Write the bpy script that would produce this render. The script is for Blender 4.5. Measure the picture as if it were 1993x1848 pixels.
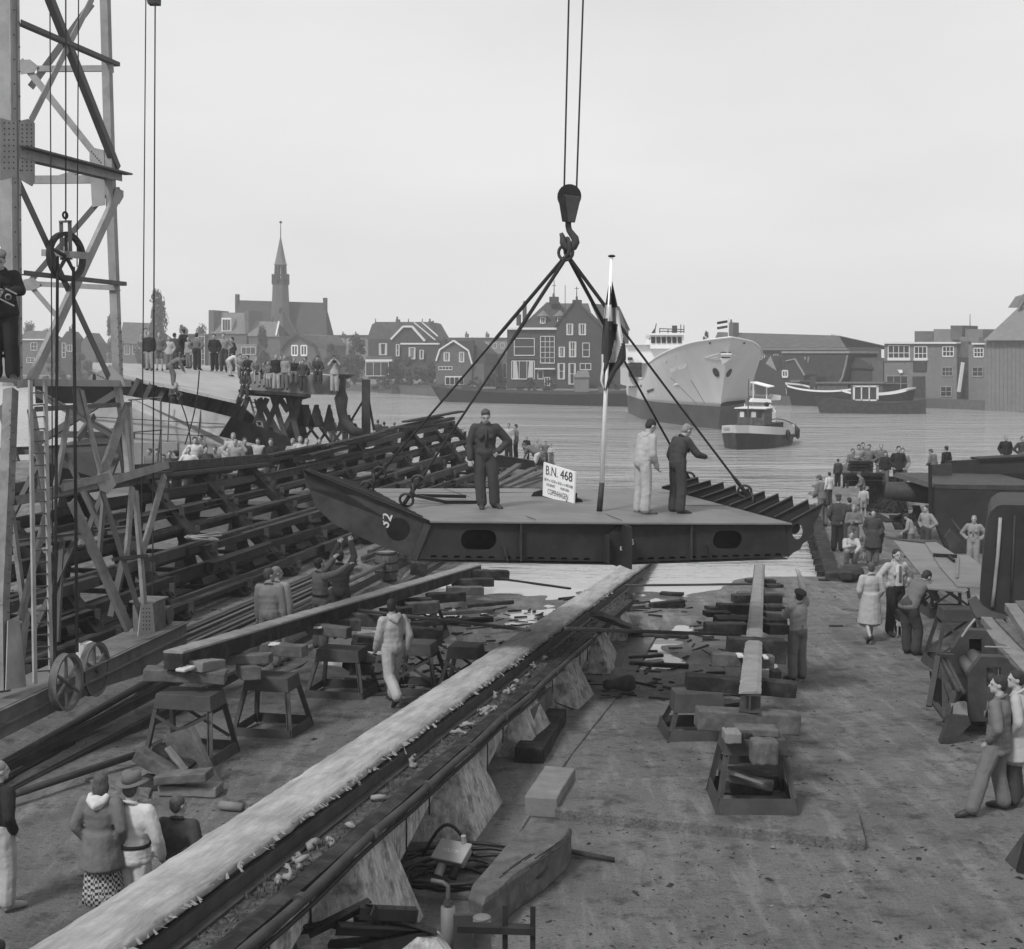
import bpy, math, random
import numpy as np
from mathutils import Vector, Matrix, noise
random.seed(7)
for o in list(bpy.data.objects): bpy.data.objects.remove(o)
SC = bpy.context.scene
COL = SC.collection
# ---------------------------------------------------------------- camera, world, sun, exposure
HC, FPX, CU, CV, HV = 5.8, 2700.0, 996.5, 924.0, 694.0
PITCH = math.atan((CV-HV)/FPX)
cam_d = bpy.data.cameras.new('camera'); cam = bpy.data.objects.new('camera', cam_d); COL.objects.link(cam)
cam_d.sensor_width = 36; cam_d.sensor_fit = 'HORIZONTAL'; cam_d.lens = 36*FPX/1993
cam_d.clip_start = .1; cam_d.clip_end = 3000
cam.location = (0, 0, HC); cam.rotation_euler = (math.pi/2-PITCH, 0, 0)
SC.camera = cam
SUN_EL, SUN_AZ = math.radians(48), math.radians(218)     # sun behind and left of the camera, veiled by cloud
world = bpy.data.worlds.new('World'); SC.world = world; world.use_nodes = True
nt = world.node_tree; nt.nodes.clear()
def wn(t, **k):
    n = nt.nodes.new(t)
    for a, b in k.items(): setattr(n, a, b)
    return n
sky = wn('ShaderNodeTexSky', sky_type='NISHITA', sun_disc=False, sun_elevation=SUN_EL, sun_rotation=SUN_AZ)
bw = wn('ShaderNodeRGBToBW'); nt.links.new(sky.outputs[0], bw.inputs[0])
tc = wn('ShaderNodeTexCoord'); mp = wn('ShaderNodeMapping'); mp.inputs['Scale'].default_value = (1, 1, 3.2)
nt.links.new(tc.outputs['Generated'], mp.inputs[0])
nz = wn('ShaderNodeTexNoise'); nz.inputs['Scale'].default_value = 1.6; nz.inputs['Detail'].default_value = 4
nt.links.new(mp.outputs[0], nz.inputs['Vector'])
mr = wn('ShaderNodeMapRange'); mr.inputs['From Min'].default_value = .3; mr.inputs['From Max'].default_value = .7
mr.inputs['To Min'].default_value = 6.3; mr.inputs['To Max'].default_value = 8.1
nt.links.new(nz.outputs[0], mr.inputs[0])
mx = wn('ShaderNodeMix', data_type='FLOAT'); mx.inputs[0].default_value = .88      # cloud layer covers the blue
nt.links.new(bw.outputs[0], mx.inputs[2]); nt.links.new(mr.outputs[0], mx.inputs[3])
bg = wn('ShaderNodeBackground'); bg.inputs[1].default_value = .1
wo = wn('ShaderNodeOutputWorld')
nt.links.new(mx.outputs[0], bg.inputs[0]); nt.links.new(bg.outputs[0], wo.inputs[0])
sd = bpy.data.lights.new('sun', 'SUN'); sd.energy = 2.5; sd.angle = math.radians(10); sd.color = (1, 1, 1)
sun = bpy.data.objects.new('sun', sd); COL.objects.link(sun)
sun.rotation_euler = (math.radians(42), 0, math.radians(-38))
SC.view_settings.view_transform = 'Standard'; SC.view_settings.look = 'None'
SC.view_settings.exposure = .14; SC.view_settings.gamma = 1; SC.view_settings.use_curve_mapping = False
SC.cycles.use_denoising = True; SC.cycles.max_bounces = 6; SC.cycles.volume_bounces = 2
SC.cycles.volume_step_rate = 4; SC.cycles.caustics_reflective = False; SC.cycles.caustics_refractive = False

# ---------------------------------------------------------------- geometry helpers
V = Vector
def ray(u, v):
    a = (u-CU)/FPX; b = -(v-CV)/FPX; ca, sa = math.cos(PITCH), math.sin(PITCH)
    return V((a, ca+b*sa, -sa+b*ca))
def P(u, v, Y):
    d = ray(u, v); return V((0, 0, HC)) + d*(Y/d.y)
def PZ(u, v, z):
    d = ray(u, v); return V((0, 0, HC)) + d*((z-HC)/d.z)
def PP(u, v, p0, n):
    d = ray(u, v); o = V((0, 0, HC)); return o + d*((p0-o).dot(n)/d.dot(n))
def sm(a, b, x):
    t = max(0, min(1, (x-a)/(b-a))); return t*t*(3-2*t)
WATER = -.6
def gh(x, y, fine=True):
    z = -.575*sm(17, 29, y)
    z += -1.0*sm(36.5, 44, y)
    if fine and 25 < y < 42: z += .13*noise.noise(V((x*.55, y*.4, 3)))*sm(25, 29, y) + .06*noise.noise(V((x*1.6, y*1.3, 9)))*sm(25, 29, y)
    L = sm(-3.6+.22*(y-33.4), -6+.22*(y-33.4), x)
    z = z*(1-L) + L*(.02 + .55*sm(44, 50, y)*sm(-8, -11, x+0))
    wall = 9.25+.18*(y-39)
    R = sm(4.6, 7.2, x) if y < 39.5 else (1 if x > wall else 0)
    z = z*(1-R) + R*(-.5*sm(17, 30, y))
    z *= 1
    sh = sm(70, 73, y) if x < 0 else sm(68, 70, y)
    z = z*(1-sh) - 2.5*sh
    if fine: z += .012*noise.noise(V((x*1.1, y*1.1, 0)))
    return z
def PG(u, v):
    d = ray(u, v); y = 13
    o = V((0, 0, HC)); t = (12-o.y)/d.y
    p = o + d*t
    while p.y < 75:
        if p.z <= gh(p.x, p.y, False): return V((p.x, p.y, gh(p.x, p.y, False)))
        t += .04/1; p = o + d*t
    return p
Z = V((0, 0, 1))
class MB:
    def __init__(s): s.v = []; s.f = []
    def add(s, vs, fs):
        n = len(s.v); s.v += [V(a) for a in vs]; s.f += [tuple(n+i for i in f) for f in fs]; return s
    def box(s, c, size, R=None):
        c = V(c); hx, hy, hz = [a/2 for a in size]; R = R or Matrix.Identity(3)
        vs = [c + R @ V((x*hx, y*hy, z*hz)) for z in (-1, 1) for y in (-1, 1) for x in (-1, 1)]
        return s.add(vs, [(0,2,3,1), (4,5,7,6), (0,1,5,4), (2,6,7,3), (0,4,6,2), (1,3,7,5)])
    def frame(s, p0, p1, up=Z):
        d = (V(p1)-V(p0)).normalized(); up = V(up)
        if abs(d.dot(up)) > .98: up = V((0, 1, 0)) if abs(d.y) < .9 else V((1, 0, 0))
        r = d.cross(up).normalized(); return d, r, r.cross(d).normalized()
    def beam(s, p0, p1, w, h, up=Z, w1=None, h1=None, off=(0, 0)):
        p0, p1 = V(p0), V(p1); d, r, u = s.frame(p0, p1, up); w1 = w1 or w; h1 = h1 or h
        vs = []
        for p, a, b in ((p0, w, h), (p1, w1, h1)):
            q = p + r*off[0] + u*off[1]
            vs += [q-r*a/2-u*b/2, q+r*a/2-u*b/2, q+r*a/2+u*b/2, q-r*a/2+u*b/2]
        return s.add(vs, [(3,2,1,0), (4,5,6,7), (0,1,5,4), (1,2,6,5), (2,3,7,6), (3,0,4,7)])
    def ibeam(s, p0, p1, w, h, t=.02, up=Z):
        s.beam(p0, p1, w, t, up, off=(0, h/2-t/2)); s.beam(p0, p1, w, t, up, off=(0, -h/2+t/2))
        return s.beam(p0, p1, t, h-2*t, up)
    def chan(s, p0, p1, w, h, t=.02, up=Z, side=1):
        s.beam(p0, p1, w, t, up, off=(0, h/2-t/2)); s.beam(p0, p1, w, t, up, off=(0, -h/2+t/2))
        return s.beam(p0, p1, t, h-2*t, up, off=(side*(w/2-t/2), 0))
    def angle(s, p0, p1, w, h, t=.015, up=Z, side=1):
        s.beam(p0, p1, w, t, up); return s.beam(p0, p1, t, h, up, off=(side*(w/2-t/2), -h/2-t/2))
    def tube(s, p0, p1, r0, r1=None, n=8, cap=True):
        r1 = r0 if r1 is None else r1; p0, p1 = V(p0), V(p1); d, r, u = s.frame(p0, p1)
        vs = []
        for p, q in ((p0, r0), (p1, r1)):
            for i in range(n):
                a = 2*math.pi*i/n; vs.append(p + (r*math.cos(a)+u*math.sin(a))*q)
        fs = [(i, (i+1) % n, n+(i+1) % n, n+i) for i in range(n)]
        if cap: fs += [tuple(range(n-1, -1, -1)), tuple(range(n, 2*n))]
        return s.add(vs, fs)
    def path(s, pts, r, n=6, closed=False):
        pts = [V(p) for p in pts]; m = len(pts); vs = []; prev = None
        for i, p in enumerate(pts):
            a = pts[(i-1) % m] if (closed or i) else p; b = pts[(i+1) % m] if (closed or i < m-1) else p
            d = (b-a).normalized()
            if prev is None:
                rr = d.cross(Z if abs(d.z) < .9 else V((1, 0, 0))).normalized()
            else: rr = (prev - d*prev.dot(d)).normalized()
            prev = rr; uu = rr.cross(d)
            q = r[i] if isinstance(r, (list, tuple)) else r
            vs += [p + (rr*math.cos(2*math.pi*k/n)+uu*math.sin(2*math.pi*k/n))*q for k in range(n)]
        fs = []
        for i in range(m if closed else m-1):
            j = (i+1) % m
            fs += [(i*n+k, i*n+(k+1) % n, j*n+(k+1) % n, j*n+k) for k in range(n)]
        if not closed: fs += [tuple(range(n-1, -1, -1)), tuple((m-1)*n+k for k in range(n))]
        return s.add(vs, fs)
    def prism(s, pts, ext):
        pts = [V(p) for p in pts]; n = len(pts); e = V(ext)
        return s.add(pts+[p+e for p in pts], [tuple(range(n-1, -1, -1)), tuple(range(n, 2*n))] + [(i, (i+1) % n, n+(i+1) % n, n+i) for i in range(n)])
    def sheet(s, pts, t):        # polygon given a thickness along its own normal
        pts = [V(p) for p in pts]; n = (pts[1]-pts[0]).cross(pts[2]-pts[0]).normalized()
        return s.prism(pts, n*t)
    def ell(s, c, r, nu=10, nv=7, R=None):
        c = V(c); R = R or Matrix.Identity(3); vs = [c+R @ V((0, 0, -r[2]))]
        for j in range(1, nv):
            t = -math.pi/2+math.pi*j/nv
            for i in range(nu):
                a = 2*math.pi*i/nu; vs.append(c+R @ V((r[0]*math.cos(t)*math.cos(a), r[1]*math.cos(t)*math.sin(a), r[2]*math.sin(t))))
        vs.append(c+R @ V((0, 0, r[2]))); fs = []
        for i in range(nu): fs.append((0, 1+(i+1) % nu, 1+i))
        for j in range(nv-2):
            for i in range(nu):
                a = 1+j*nu; fs.append((a+i, a+(i+1) % nu, a+nu+(i+1) % nu, a+nu+i))
        a = 1+(nv-2)*nu
        for i in range(nu): fs.append((a+i, a+(i+1) % nu, len(vs)-1))
        return s.add(vs, fs)
    def loft(s, rings, caps=True, closed=True):
        n = len(rings[0]); vs = [V(p) for r in rings for p in r]; fs = []
        for j in range(len(rings)-1):
            for i in range(n if closed else n-1):
                k = (i+1) % n; fs.append((j*n+i, j*n+k, (j+1)*n+k, (j+1)*n+i))
        if caps: fs += [tuple(range(n-1, -1, -1)), tuple((len(rings)-1)*n+i for i in range(n))]
        return s.add(vs, fs)
    def torus(s, c, R0, r, ax, n=14, m=6, sx=1):
        d = V(ax).normalized(); a = d.cross(Z if abs(d.z) < .9 else V((1, 0, 0))).normalized(); b = d.cross(a)
        return s.path([V(c)+a*R0*math.cos(2*math.pi*i/n)*sx+b*R0*math.sin(2*math.pi*i/n) for i in range(n)], r, m, True)
    def mesh(s, name, off=V((0, 0, 0)), smooth=False):
        me = bpy.data.meshes.new(name); me.from_pydata([tuple(p-off) for p in s.v], [], s.f)
        if smooth: me.polygons.foreach_set('use_smooth', [True]*len(me.polygons))
        me.update(); return me
ORG = {}
def link(o): COL.objects.link(o); return o
def tag(o, label=None, cat=None, group=None, kind=None):
    for k, v in (('label', label), ('category', cat), ('group', group), ('kind', kind)):
        if v: o[k] = v
    return o
def thing(name, label, cat, loc, group=None, rz=0):
    o = link(bpy.data.objects.new(name, None)); o.location = loc; o.rotation_euler = (0, 0, rz); o.empty_display_size = .2
    ORG[o.name] = V(loc) if rz == 0 else V((0, 0, 0))
    return tag(o, label, cat, group)
def part(name, mb, mat, parent, label=None, smooth=False, bevel=0, kind=None):
    off = ORG.get(parent.name, V((0, 0, 0))) if parent else V((0, 0, 0))
    me = mb if isinstance(mb, bpy.types.Mesh) else mb.mesh(name, off, smooth)
    o = link(bpy.data.objects.new(name, me))
    if mat and not me.materials: me.materials.append(mat)
    if parent: o.parent = parent; ORG[o.name] = off
    if label: o['label'] = label
    if kind: o['kind'] = kind
    if bevel:
        m = o.modifiers.new('bevel', 'BEVEL'); m.width = bevel; m.segments = 2; m.limit_method = 'ANGLE'
    return o
def solo(name, mb, mat, label, cat, group=None, smooth=False, bevel=0, kind=None):   # a thing that is one mesh, origin at its base
    lo = V((sum(p.x for p in mb.v)/len(mb.v), sum(p.y for p in mb.v)/len(mb.v), min(p.z for p in mb.v)))
    o = link(bpy.data.objects.new(name, mb.mesh(name, lo, smooth))); o.location = lo; o.data.materials.append(mat); ORG[o.name] = lo
    if bevel:
        m = o.modifiers.new('bevel', 'BEVEL'); m.width = bevel; m.segments = 2; m.limit_method = 'ANGLE'
    return tag(o, label, cat, group, kind)
def copytree(o, parent=None):
    c = o.copy(); COL.objects.link(c)
    if parent: c.parent = parent
    for ch in list(o.children): copytree(ch, c)
    return c
def rotz(a): return Matrix.Rotation(a, 3, 'Z')

# ---------------------------------------------------------------- materials (black-and-white photograph: all greys)
def mat(name, c, rough=.7, ns=3, na=.25, bump=.0, bs=None, metal=0, streak=None, dirt=0, dscale=1.2, dcol=None, spec=.3, rot=0):
    m = bpy.data.materials.new(name); m.use_nodes = True; t = m.node_tree; N = t.nodes; Lk = t.links
    b = N['Principled BSDF']; b.inputs['Roughness'].default_value = rough; b.inputs['Metallic'].default_value = metal
    b.inputs['Specular IOR Level'].default_value = spec
    co = N.new('ShaderNodeTexCoord'); oi = N.new('ShaderNodeObjectInfo')
    ad = N.new('ShaderNodeVectorMath'); ad.operation = 'MULTIPLY_ADD'
    cmb = N.new('ShaderNodeCombineXYZ')
    for i in range(3): Lk.new(oi.outputs['Random'], cmb.inputs[i])
    Lk.new(cmb.outputs[0], ad.inputs[0]); ad.inputs[1].default_value = (37, 53, 71); Lk.new(co.outputs['Object'], ad.inputs[2])
    mpn = N.new('ShaderNodeMapping'); Lk.new(ad.outputs[0], mpn.inputs[0])
    if streak: mpn.inputs['Scale'].default_value = streak
    if rot:
        mp0 = N.new('ShaderNodeMapping'); mp0.inputs['Rotation'].default_value = (0, 0, rot); Lk.new(ad.outputs[0], mp0.inputs[0]); Lk.new(mp0.outputs[0], mpn.inputs[0])
    n1 = N.new('ShaderNodeTexNoise'); n1.inputs['Scale'].default_value = ns; n1.inputs['Detail'].default_value = 6; n1.inputs['Roughness'].default_value = .65
    Lk.new(mpn.outputs[0], n1.inputs['Vector'])
    r = N.new('ShaderNodeMapRange'); r.inputs['From Min'].default_value = .3; r.inputs['From Max'].default_value = .7
    r.inputs['To Min'].default_value = c*(1-na); r.inputs['To Max'].default_value = c*(1+na); Lk.new(n1.outputs[0], r.inputs[0])
    out = r.outputs[0]
    if dirt:
        n2 = N.new('ShaderNodeTexNoise'); n2.inputs['Scale'].default_value = dscale; n2.inputs['Detail'].default_value = 8; n2.inputs['Roughness'].default_value = .7
        Lk.new(ad.outputs[0], n2.inputs['Vector'])
        r2 = N.new('ShaderNodeMapRange'); r2.inputs['From Min'].default_value = .48; r2.inputs['From Max'].default_value = .62
        r2.inputs['To Max'].default_value = dirt; Lk.new(n2.outputs[0], r2.inputs[0])
        mxx = N.new('ShaderNodeMix'); mxx.data_type = 'FLOAT'; Lk.new(r2.outputs[0], mxx.inputs[0]); Lk.new(out, mxx.inputs[2])
        mxx.inputs[3].default_value = c*.4 if dcol is None else dcol; out = mxx.outputs[0]
    cc = N.new('ShaderNodeCombineColor')
    for i in range(3): Lk.new(out, cc.inputs[i])
    Lk.new(cc.outputs[0], b.inputs['Base Color'])
    if bump:
        n3 = N.new('ShaderNodeTexNoise'); n3.inputs['Scale'].default_value = bs or ns*3; n3.inputs['Detail'].default_value = 5
        Lk.new(mpn.outputs[0], n3.inputs['Vector'])
        bp = N.new('ShaderNodeBump'); bp.inputs['Strength'].default_value = 1; bp.inputs['Distance'].default_value = bump
        Lk.new(n3.outputs[0], bp.inputs['Height']); Lk.new(bp.outputs[0], b.inputs['Normal'])
    return m
M = {}
def mm(k, *a, **kw): M[k] = mat(k, *a, **kw)
mm('soil', .15, .95, .5, .22, .02, 14, dirt=.4, dscale=2.5, dcol=.065, spec=.2)
mm('pad', .24, .9, 1.5, .15, .008, 20, dirt=.35, dscale=1, dcol=.15)
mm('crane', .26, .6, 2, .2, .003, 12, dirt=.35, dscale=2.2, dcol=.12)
mm('crane_shade', .085, .6, 2, .2, .003, 12, dirt=.4, dscale=2.2, dcol=.08)  # crane paint with shade mixed into the colour; elsewhere a plain dark grey
mm('steel_dark', .016, .65, 2.5, .35, .003, 14, dirt=.35, dscale=3, dcol=.045, spec=.15)
mm('steel_mid', .048, .65, 2.5, .35, .004, 14, dirt=.5, dscale=2, dcol=.025, spec=.2)
mm('rust', .04, .85, 5, .4, .006, 22, dirt=.5, dscale=2, dcol=.08, spec=.15)
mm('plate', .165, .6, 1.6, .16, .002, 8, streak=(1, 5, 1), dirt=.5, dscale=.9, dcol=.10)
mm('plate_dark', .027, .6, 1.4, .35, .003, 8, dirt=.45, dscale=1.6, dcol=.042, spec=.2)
mm('rope', .018, .8, 20, .3, .004, 60)
mm('trestle', .06, .7, 2.5, .3, .004, 14, dirt=.5, dscale=2, dcol=.035, spec=.2)
mm('timber', .10, .9, 4, .4, .008, 18, dirt=.5, dscale=3.5, dcol=.045, spec=.2)
mm('timber_light', .17, .85, 3, .25, .005, 20, dirt=.4, dscale=2.5, dcol=.15)
mm('timber_dark', .024, .9, 3, .5, .008, 16, dirt=.4, dscale=3, dcol=.08, spec=.15)
mm('tallow', .31, .8, 2.4, .38, .022, 7, streak=(3.2, .45, 1), rot=.213, dirt=.55, dscale=1.8, dcol=.2)
mm('tallow_grey', .22, .8, 3, .25, .015, 14, dirt=.4, dscale=2, dcol=.17)
mm('concrete', .34, .9, 3.2, .45, .014, 10, streak=(4.5, 4.5, .3), dirt=.75, dscale=4.2, dcol=.07)
mm('grass_moss', .045, .95, 8, .6, .05, 16, dirt=.5, dscale=6, dcol=.16)
mm('pole_white', .85, .5, 4, .04)
mm('white', .75, .5, 4, .05)
mm('black', .012, .5, 4, .2)
mm('glass', .03, .08, 4, .2)
mm('window_white', .62, .6, 4, .08)
mm('curtain', .45, .8, 9, .3)
mm('brick_mid', .10, .9, 2, .25, dirt=.4, dscale=.5, dcol=.06)
mm('brick_dark', .05, .9, 2, .3, dirt=.4, dscale=.5, dcol=.03)
mm('brick_light', .17, .9, 2, .14, dirt=.4, dscale=.4, dcol=.12)
mm('roof', .075, .85, 1.5, .25, dirt=.3, dscale=.8, dcol=.16)
mm('roof_dark', .045, .85, 1.5, .25, dirt=.3, dscale=.8, dcol=.07)
mm('roof_light', .14, .85, 1.5, .2, dirt=.3, dscale=.8, dcol=.11)
mm('leaf', .05, .8, .8, .5, spec=.2)
mm('bark', .05, .9, 4, .3, .02)
mm('ship_grey', .55, .5, .5, .06, dirt=.25, dscale=.25, dcol=.46, streak=(1, 1, .3))
mm('ship_boot', .065, .55, .6, .15, dirt=.3, dscale=.3, dcol=.11)
mm('ship_white', .74, .5, 2, .04)
mm('hull_patch', .24, .6, .8, .12, dirt=.35, dscale=.6, dcol=.16)
mm('hull_light', .34, .6, 1.2, .14, dirt=.4, dscale=1.1, dcol=.2)
mm('paint_white', .5, .5, 4, .08, dirt=.25, dscale=4, dcol=.3)
# ---------------------------------------------------------------- setting
def grid_ground():
    xs = list(np.arange(-34, -9, .8))+list(np.arange(-9, 13, .16))+list(np.arange(13, 40, .9)); ys = list(np.arange(6, 46, .16))+list(np.arange(46, 76, .5))
    vs = [(x, y, gh(x, y)+.012*noise.noise(V((x*3.5, y*3.5, 5)))) for y in ys for x in xs]; n = len(xs)
    fs = [(j*n+i, j*n+i+1, (j+1)*n+i+1, (j+1)*n+i) for j in range(len(ys)-1) for i in range(n-1)]
    me = bpy.data.meshes.new('ground'); me.from_pydata(vs, [], fs); me.polygons.foreach_set('use_smooth', [True]*len(me.polygons))
    o = link(bpy.data.objects.new('ground', me)); return tag(o, kind='structure')
m = bpy.data.materials.new('soil_ground'); m.use_nodes = True
t = m.node_tree; N = t.nodes; b = N['Principled BSDF']
geo = N.new('ShaderNodeNewGeometry'); sep = N.new('ShaderNodeSeparateXYZ'); t.links.new(geo.outputs['Position'], sep.inputs[0])
def nse(sc, det=8, ro=.65, vec=None, mpscale=None):
    n = N.new('ShaderNodeTexNoise'); n.inputs['Scale'].default_value = sc; n.inputs['Detail'].default_value = det; n.inputs['Roughness'].default_value = ro
    src = geo.outputs['Position']
    if mpscale:
        mpp = N.new('ShaderNodeMapping'); mpp.inputs['Scale'].default_value = mpscale; mpp.inputs['Rotation'].default_value = (0, 0, .25); t.links.new(src, mpp.inputs[0]); src = mpp.outputs[0]
    t.links.new(src, n.inputs['Vector']); return n.outputs[0]
def rng(x, a, b_, c, d):
    r = N.new('ShaderNodeMapRange'); t.links.new(x, r.inputs[0])
    for i, k in enumerate((a, b_, c, d)): r.inputs[i+1].default_value = k
    return r.outputs[0]
def mth(op, x, y):
    q = N.new('ShaderNodeMath'); q.operation = op
    for i, k in enumerate((x, y)):
        if isinstance(k, (int, float)): q.inputs[i].default_value = k
        else: t.links.new(k, q.inputs[i])
    return q.outputs[0]
base = rng(nse(.35, 8), .3, .7, .14, .23)
spots = rng(nse(2.2, 10, .72), .52, .66, 1, .45)
streaks = mth('MULTIPLY', rng(nse(1.5, 6, .6, mpscale=(3, .4, 1)), .5, .7, 1, 1.5), rng(nse(.9, 9, .7), .5, .66, 1, .68))
pits = rng(nse(7, 7, .75, mpscale=(1, 2.2, 1)), .55, .66, 1, .4)
gran = rng(nse(34, 6, .85), .3, .7, .7, 1.3)
col = mth('MULTIPLY', mth('MULTIPLY', mth('MULTIPLY', mth('MULTIPLY', base, spots), gran), streaks), pits)
wet = rng(mth('ADD', sep.outputs[2], mth('MULTIPLY', nse(3), .06)), -.58, -.50, .5, 1)
col = mth('MULTIPLY', col, wet)
cc = N.new('ShaderNodeCombineColor')
for i in range(3): t.links.new(col, cc.inputs[i])
t.links.new(cc.outputs[0], b.inputs['Base Color'])
t.links.new(rng(sep.outputs[2], -.6, -.52, .35, .95), b.inputs['Roughness']); b.inputs['Specular IOR Level'].default_value = .25
bp = N.new('ShaderNodeBump'); bp.inputs['Distance'].default_value = .05
hh = mth('ADD', mth('MULTIPLY', nse(6, 8, .7), 1.0), mth('MULTIPLY', nse(24, 5, .8), .8)); t.links.new(hh, bp.inputs['Height']); t.links.new(bp.outputs[0], b.inputs['Normal'])
M['soil_ground'] = m
g = grid_ground(); g.data.materials.append(m)
# water
m = bpy.data.materials.new('water'); m.use_nodes = True; t = m.node_tree; N = t.nodes; b = N['Principled BSDF']
b.inputs['Base Color'].default_value = (.3, .3, .3, 1); b.inputs['Roughness'].default_value = .05; b.inputs['IOR'].default_value = 1.42
geo = N.new('ShaderNodeNewGeometry'); sep = N.new('ShaderNodeSeparateXYZ'); t.links.new(geo.outputs['Position'], sep.inputs[0])
w1 = nse(1.25, 4, .6, mpscale=(.32, 1.0, 1)); w2 = nse(.4, 3, .6, mpscale=(.4, 1, 1)); w3 = nse(.045, 3, .6, mpscale=(.5, 1.3, 1))
calm = rng(sep.outputs[1], 38, 47, 0, 1)
hgt = mth('MULTIPLY', mth('ADD', mth('MULTIPLY', w1, .5), mth('MULTIPLY', w2, .5)), mth('MULTIPLY', calm, rng(w3, .35, .65, .35, 1.2)))
bp = N.new('ShaderNodeBump'); bp.inputs['Distance'].default_value = 1.2; t.links.new(hgt, bp.inputs['Height']); t.links.new(bp.outputs[0], b.inputs['Normal'])
M['water'] = m
w = MB().add([(-900, 24, WATER), (900, 24, WATER), (900, 420, WATER), (-900, 420, WATER)], [(0, 1, 2, 3)])
tag(part('river', w, m, None), kind='structure')
rb = MB().add([(-900, 74, -4), (900, 74, -4), (900, 420, -4), (-900, 420, -4)], [(0, 1, 2, 3)])
# far bank
bank = [(-330, 520), (-100, 345), (-26, 252), (0, 196), (49, 177), (61.5, 157), (75, 140), (420, 60)]
top, bot = [], []
mb = MB()
bx = [V((x, y, .45)) for x, y in bank]
mb.add(bx+[V((900, 60, .45)), V((900, 900, .45)), V((-330, 900, .45))], [tuple(range(len(bx)+3))[::-1]][:1])
tag(part('far_bank', mb, M['soil'], None), kind='structure')
mb = MB()
for a, c in zip(bx, bx[1:]):
    d = (c-a).normalized(); n = V((d.y, -d.x, 0))
    mb.prism([a+V((0, 0, .15)), c+V((0, 0, .15)), c+V((0, 0, -1.6)), a+V((0, 0, -1.6))], n*-.5 if False else V((0, .5, 0)))
solo('quay_wall', mb, M['brick_mid'], 'low stone quay wall edging the far bank of the river', 'quay wall')
# slip retaining wall on the right, where the yard meets the river
a, c = V((9.2, 38.6, 0)), V((12.0, 54.5, 0))
mb = MB(); d = (c-a).normalized(); n = V((-d.y, d.x, 0))
mb.prism([a+V((0, 0, -.42)), c+V((0, 0, -.2)), c+V((0, 0, -1.6)), a+V((0, 0, -1.6))], n*.35)
wl = solo('retaining_wall', mb, M['steel_mid'], 'dark timber faced wall where the right yard drops to the river', 'wall')
mb = MB(); mb.beam(a+V((0, 0, -.36))+n*.18, c+V((0, 0, -.1))+n*.18, .4, .14); part('capping_beam', mb, M['timber_dark'], wl)
for k in range(14):
    q = a.lerp(c, k/13)+n*.42; mb = MB(); mb.beam(q+V((0, 0, -1.5)), q+V((0, 0, -.45+.25*k/13)), .3, .12, up=d); part('sheet_pile', mb, M['timber_dark'], wl)
# ---------------------------------------------------------------- lifted double-bottom section
FL = P(835, 1014, 22.1); FR = P(1538, 1018, 23.8); BL = P(716, 951, 27.9); BR = P(1288, 951, 27.0)
EX = (FR-FL).normalized(); EY = ((BL+BR)/2-(FL+FR)/2).normalized(); EN = EX.cross(EY).normalized()
sec = thing('ship_section', 'dark steel double bottom section hanging from the crane hook over the slipway', 'ship section', P(1190, 1095, 24)-V((0, 0, .1)))
mid = P(1210, 1017, 22.9)
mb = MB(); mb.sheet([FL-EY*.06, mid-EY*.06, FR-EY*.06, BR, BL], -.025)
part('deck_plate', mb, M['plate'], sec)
def seam(a, c, w=.012):
    mb = MB(); mb.beam(a+EN*.032, c+EN*.032, w, .006, up=EN); part('weld_seam', mb, M['steel_mid'], sec)
seam(FL.lerp(BL, .42), FR.lerp(BR, .42)); seam(mid, BL.lerp(BR, .58)); seam(FL.lerp(BL, .8), FR.lerp(BR, .8)); seam(FL.lerp(FR, .28), BL.lerp(BR, .25))
# open manhole slots in the deck: raised dark coamings with a black hole in between
def slot(pts):
    ps = [PP(u, v, FL, EN)+EN*.03 for u, v in pts]; mb = MB()
    for a, c in zip(ps, ps[1:]): mb.beam(a, c, .03, .06, up=EN)
    part('coaming', mb, M['black'], sec)
slot([(799, 966), (868, 981), (932, 981)]); slot([(812, 968), (907, 970)]); slot([(1190, 969), (1235, 975), (1290, 977)]); slot([(1272, 983), (1318, 983)])
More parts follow.
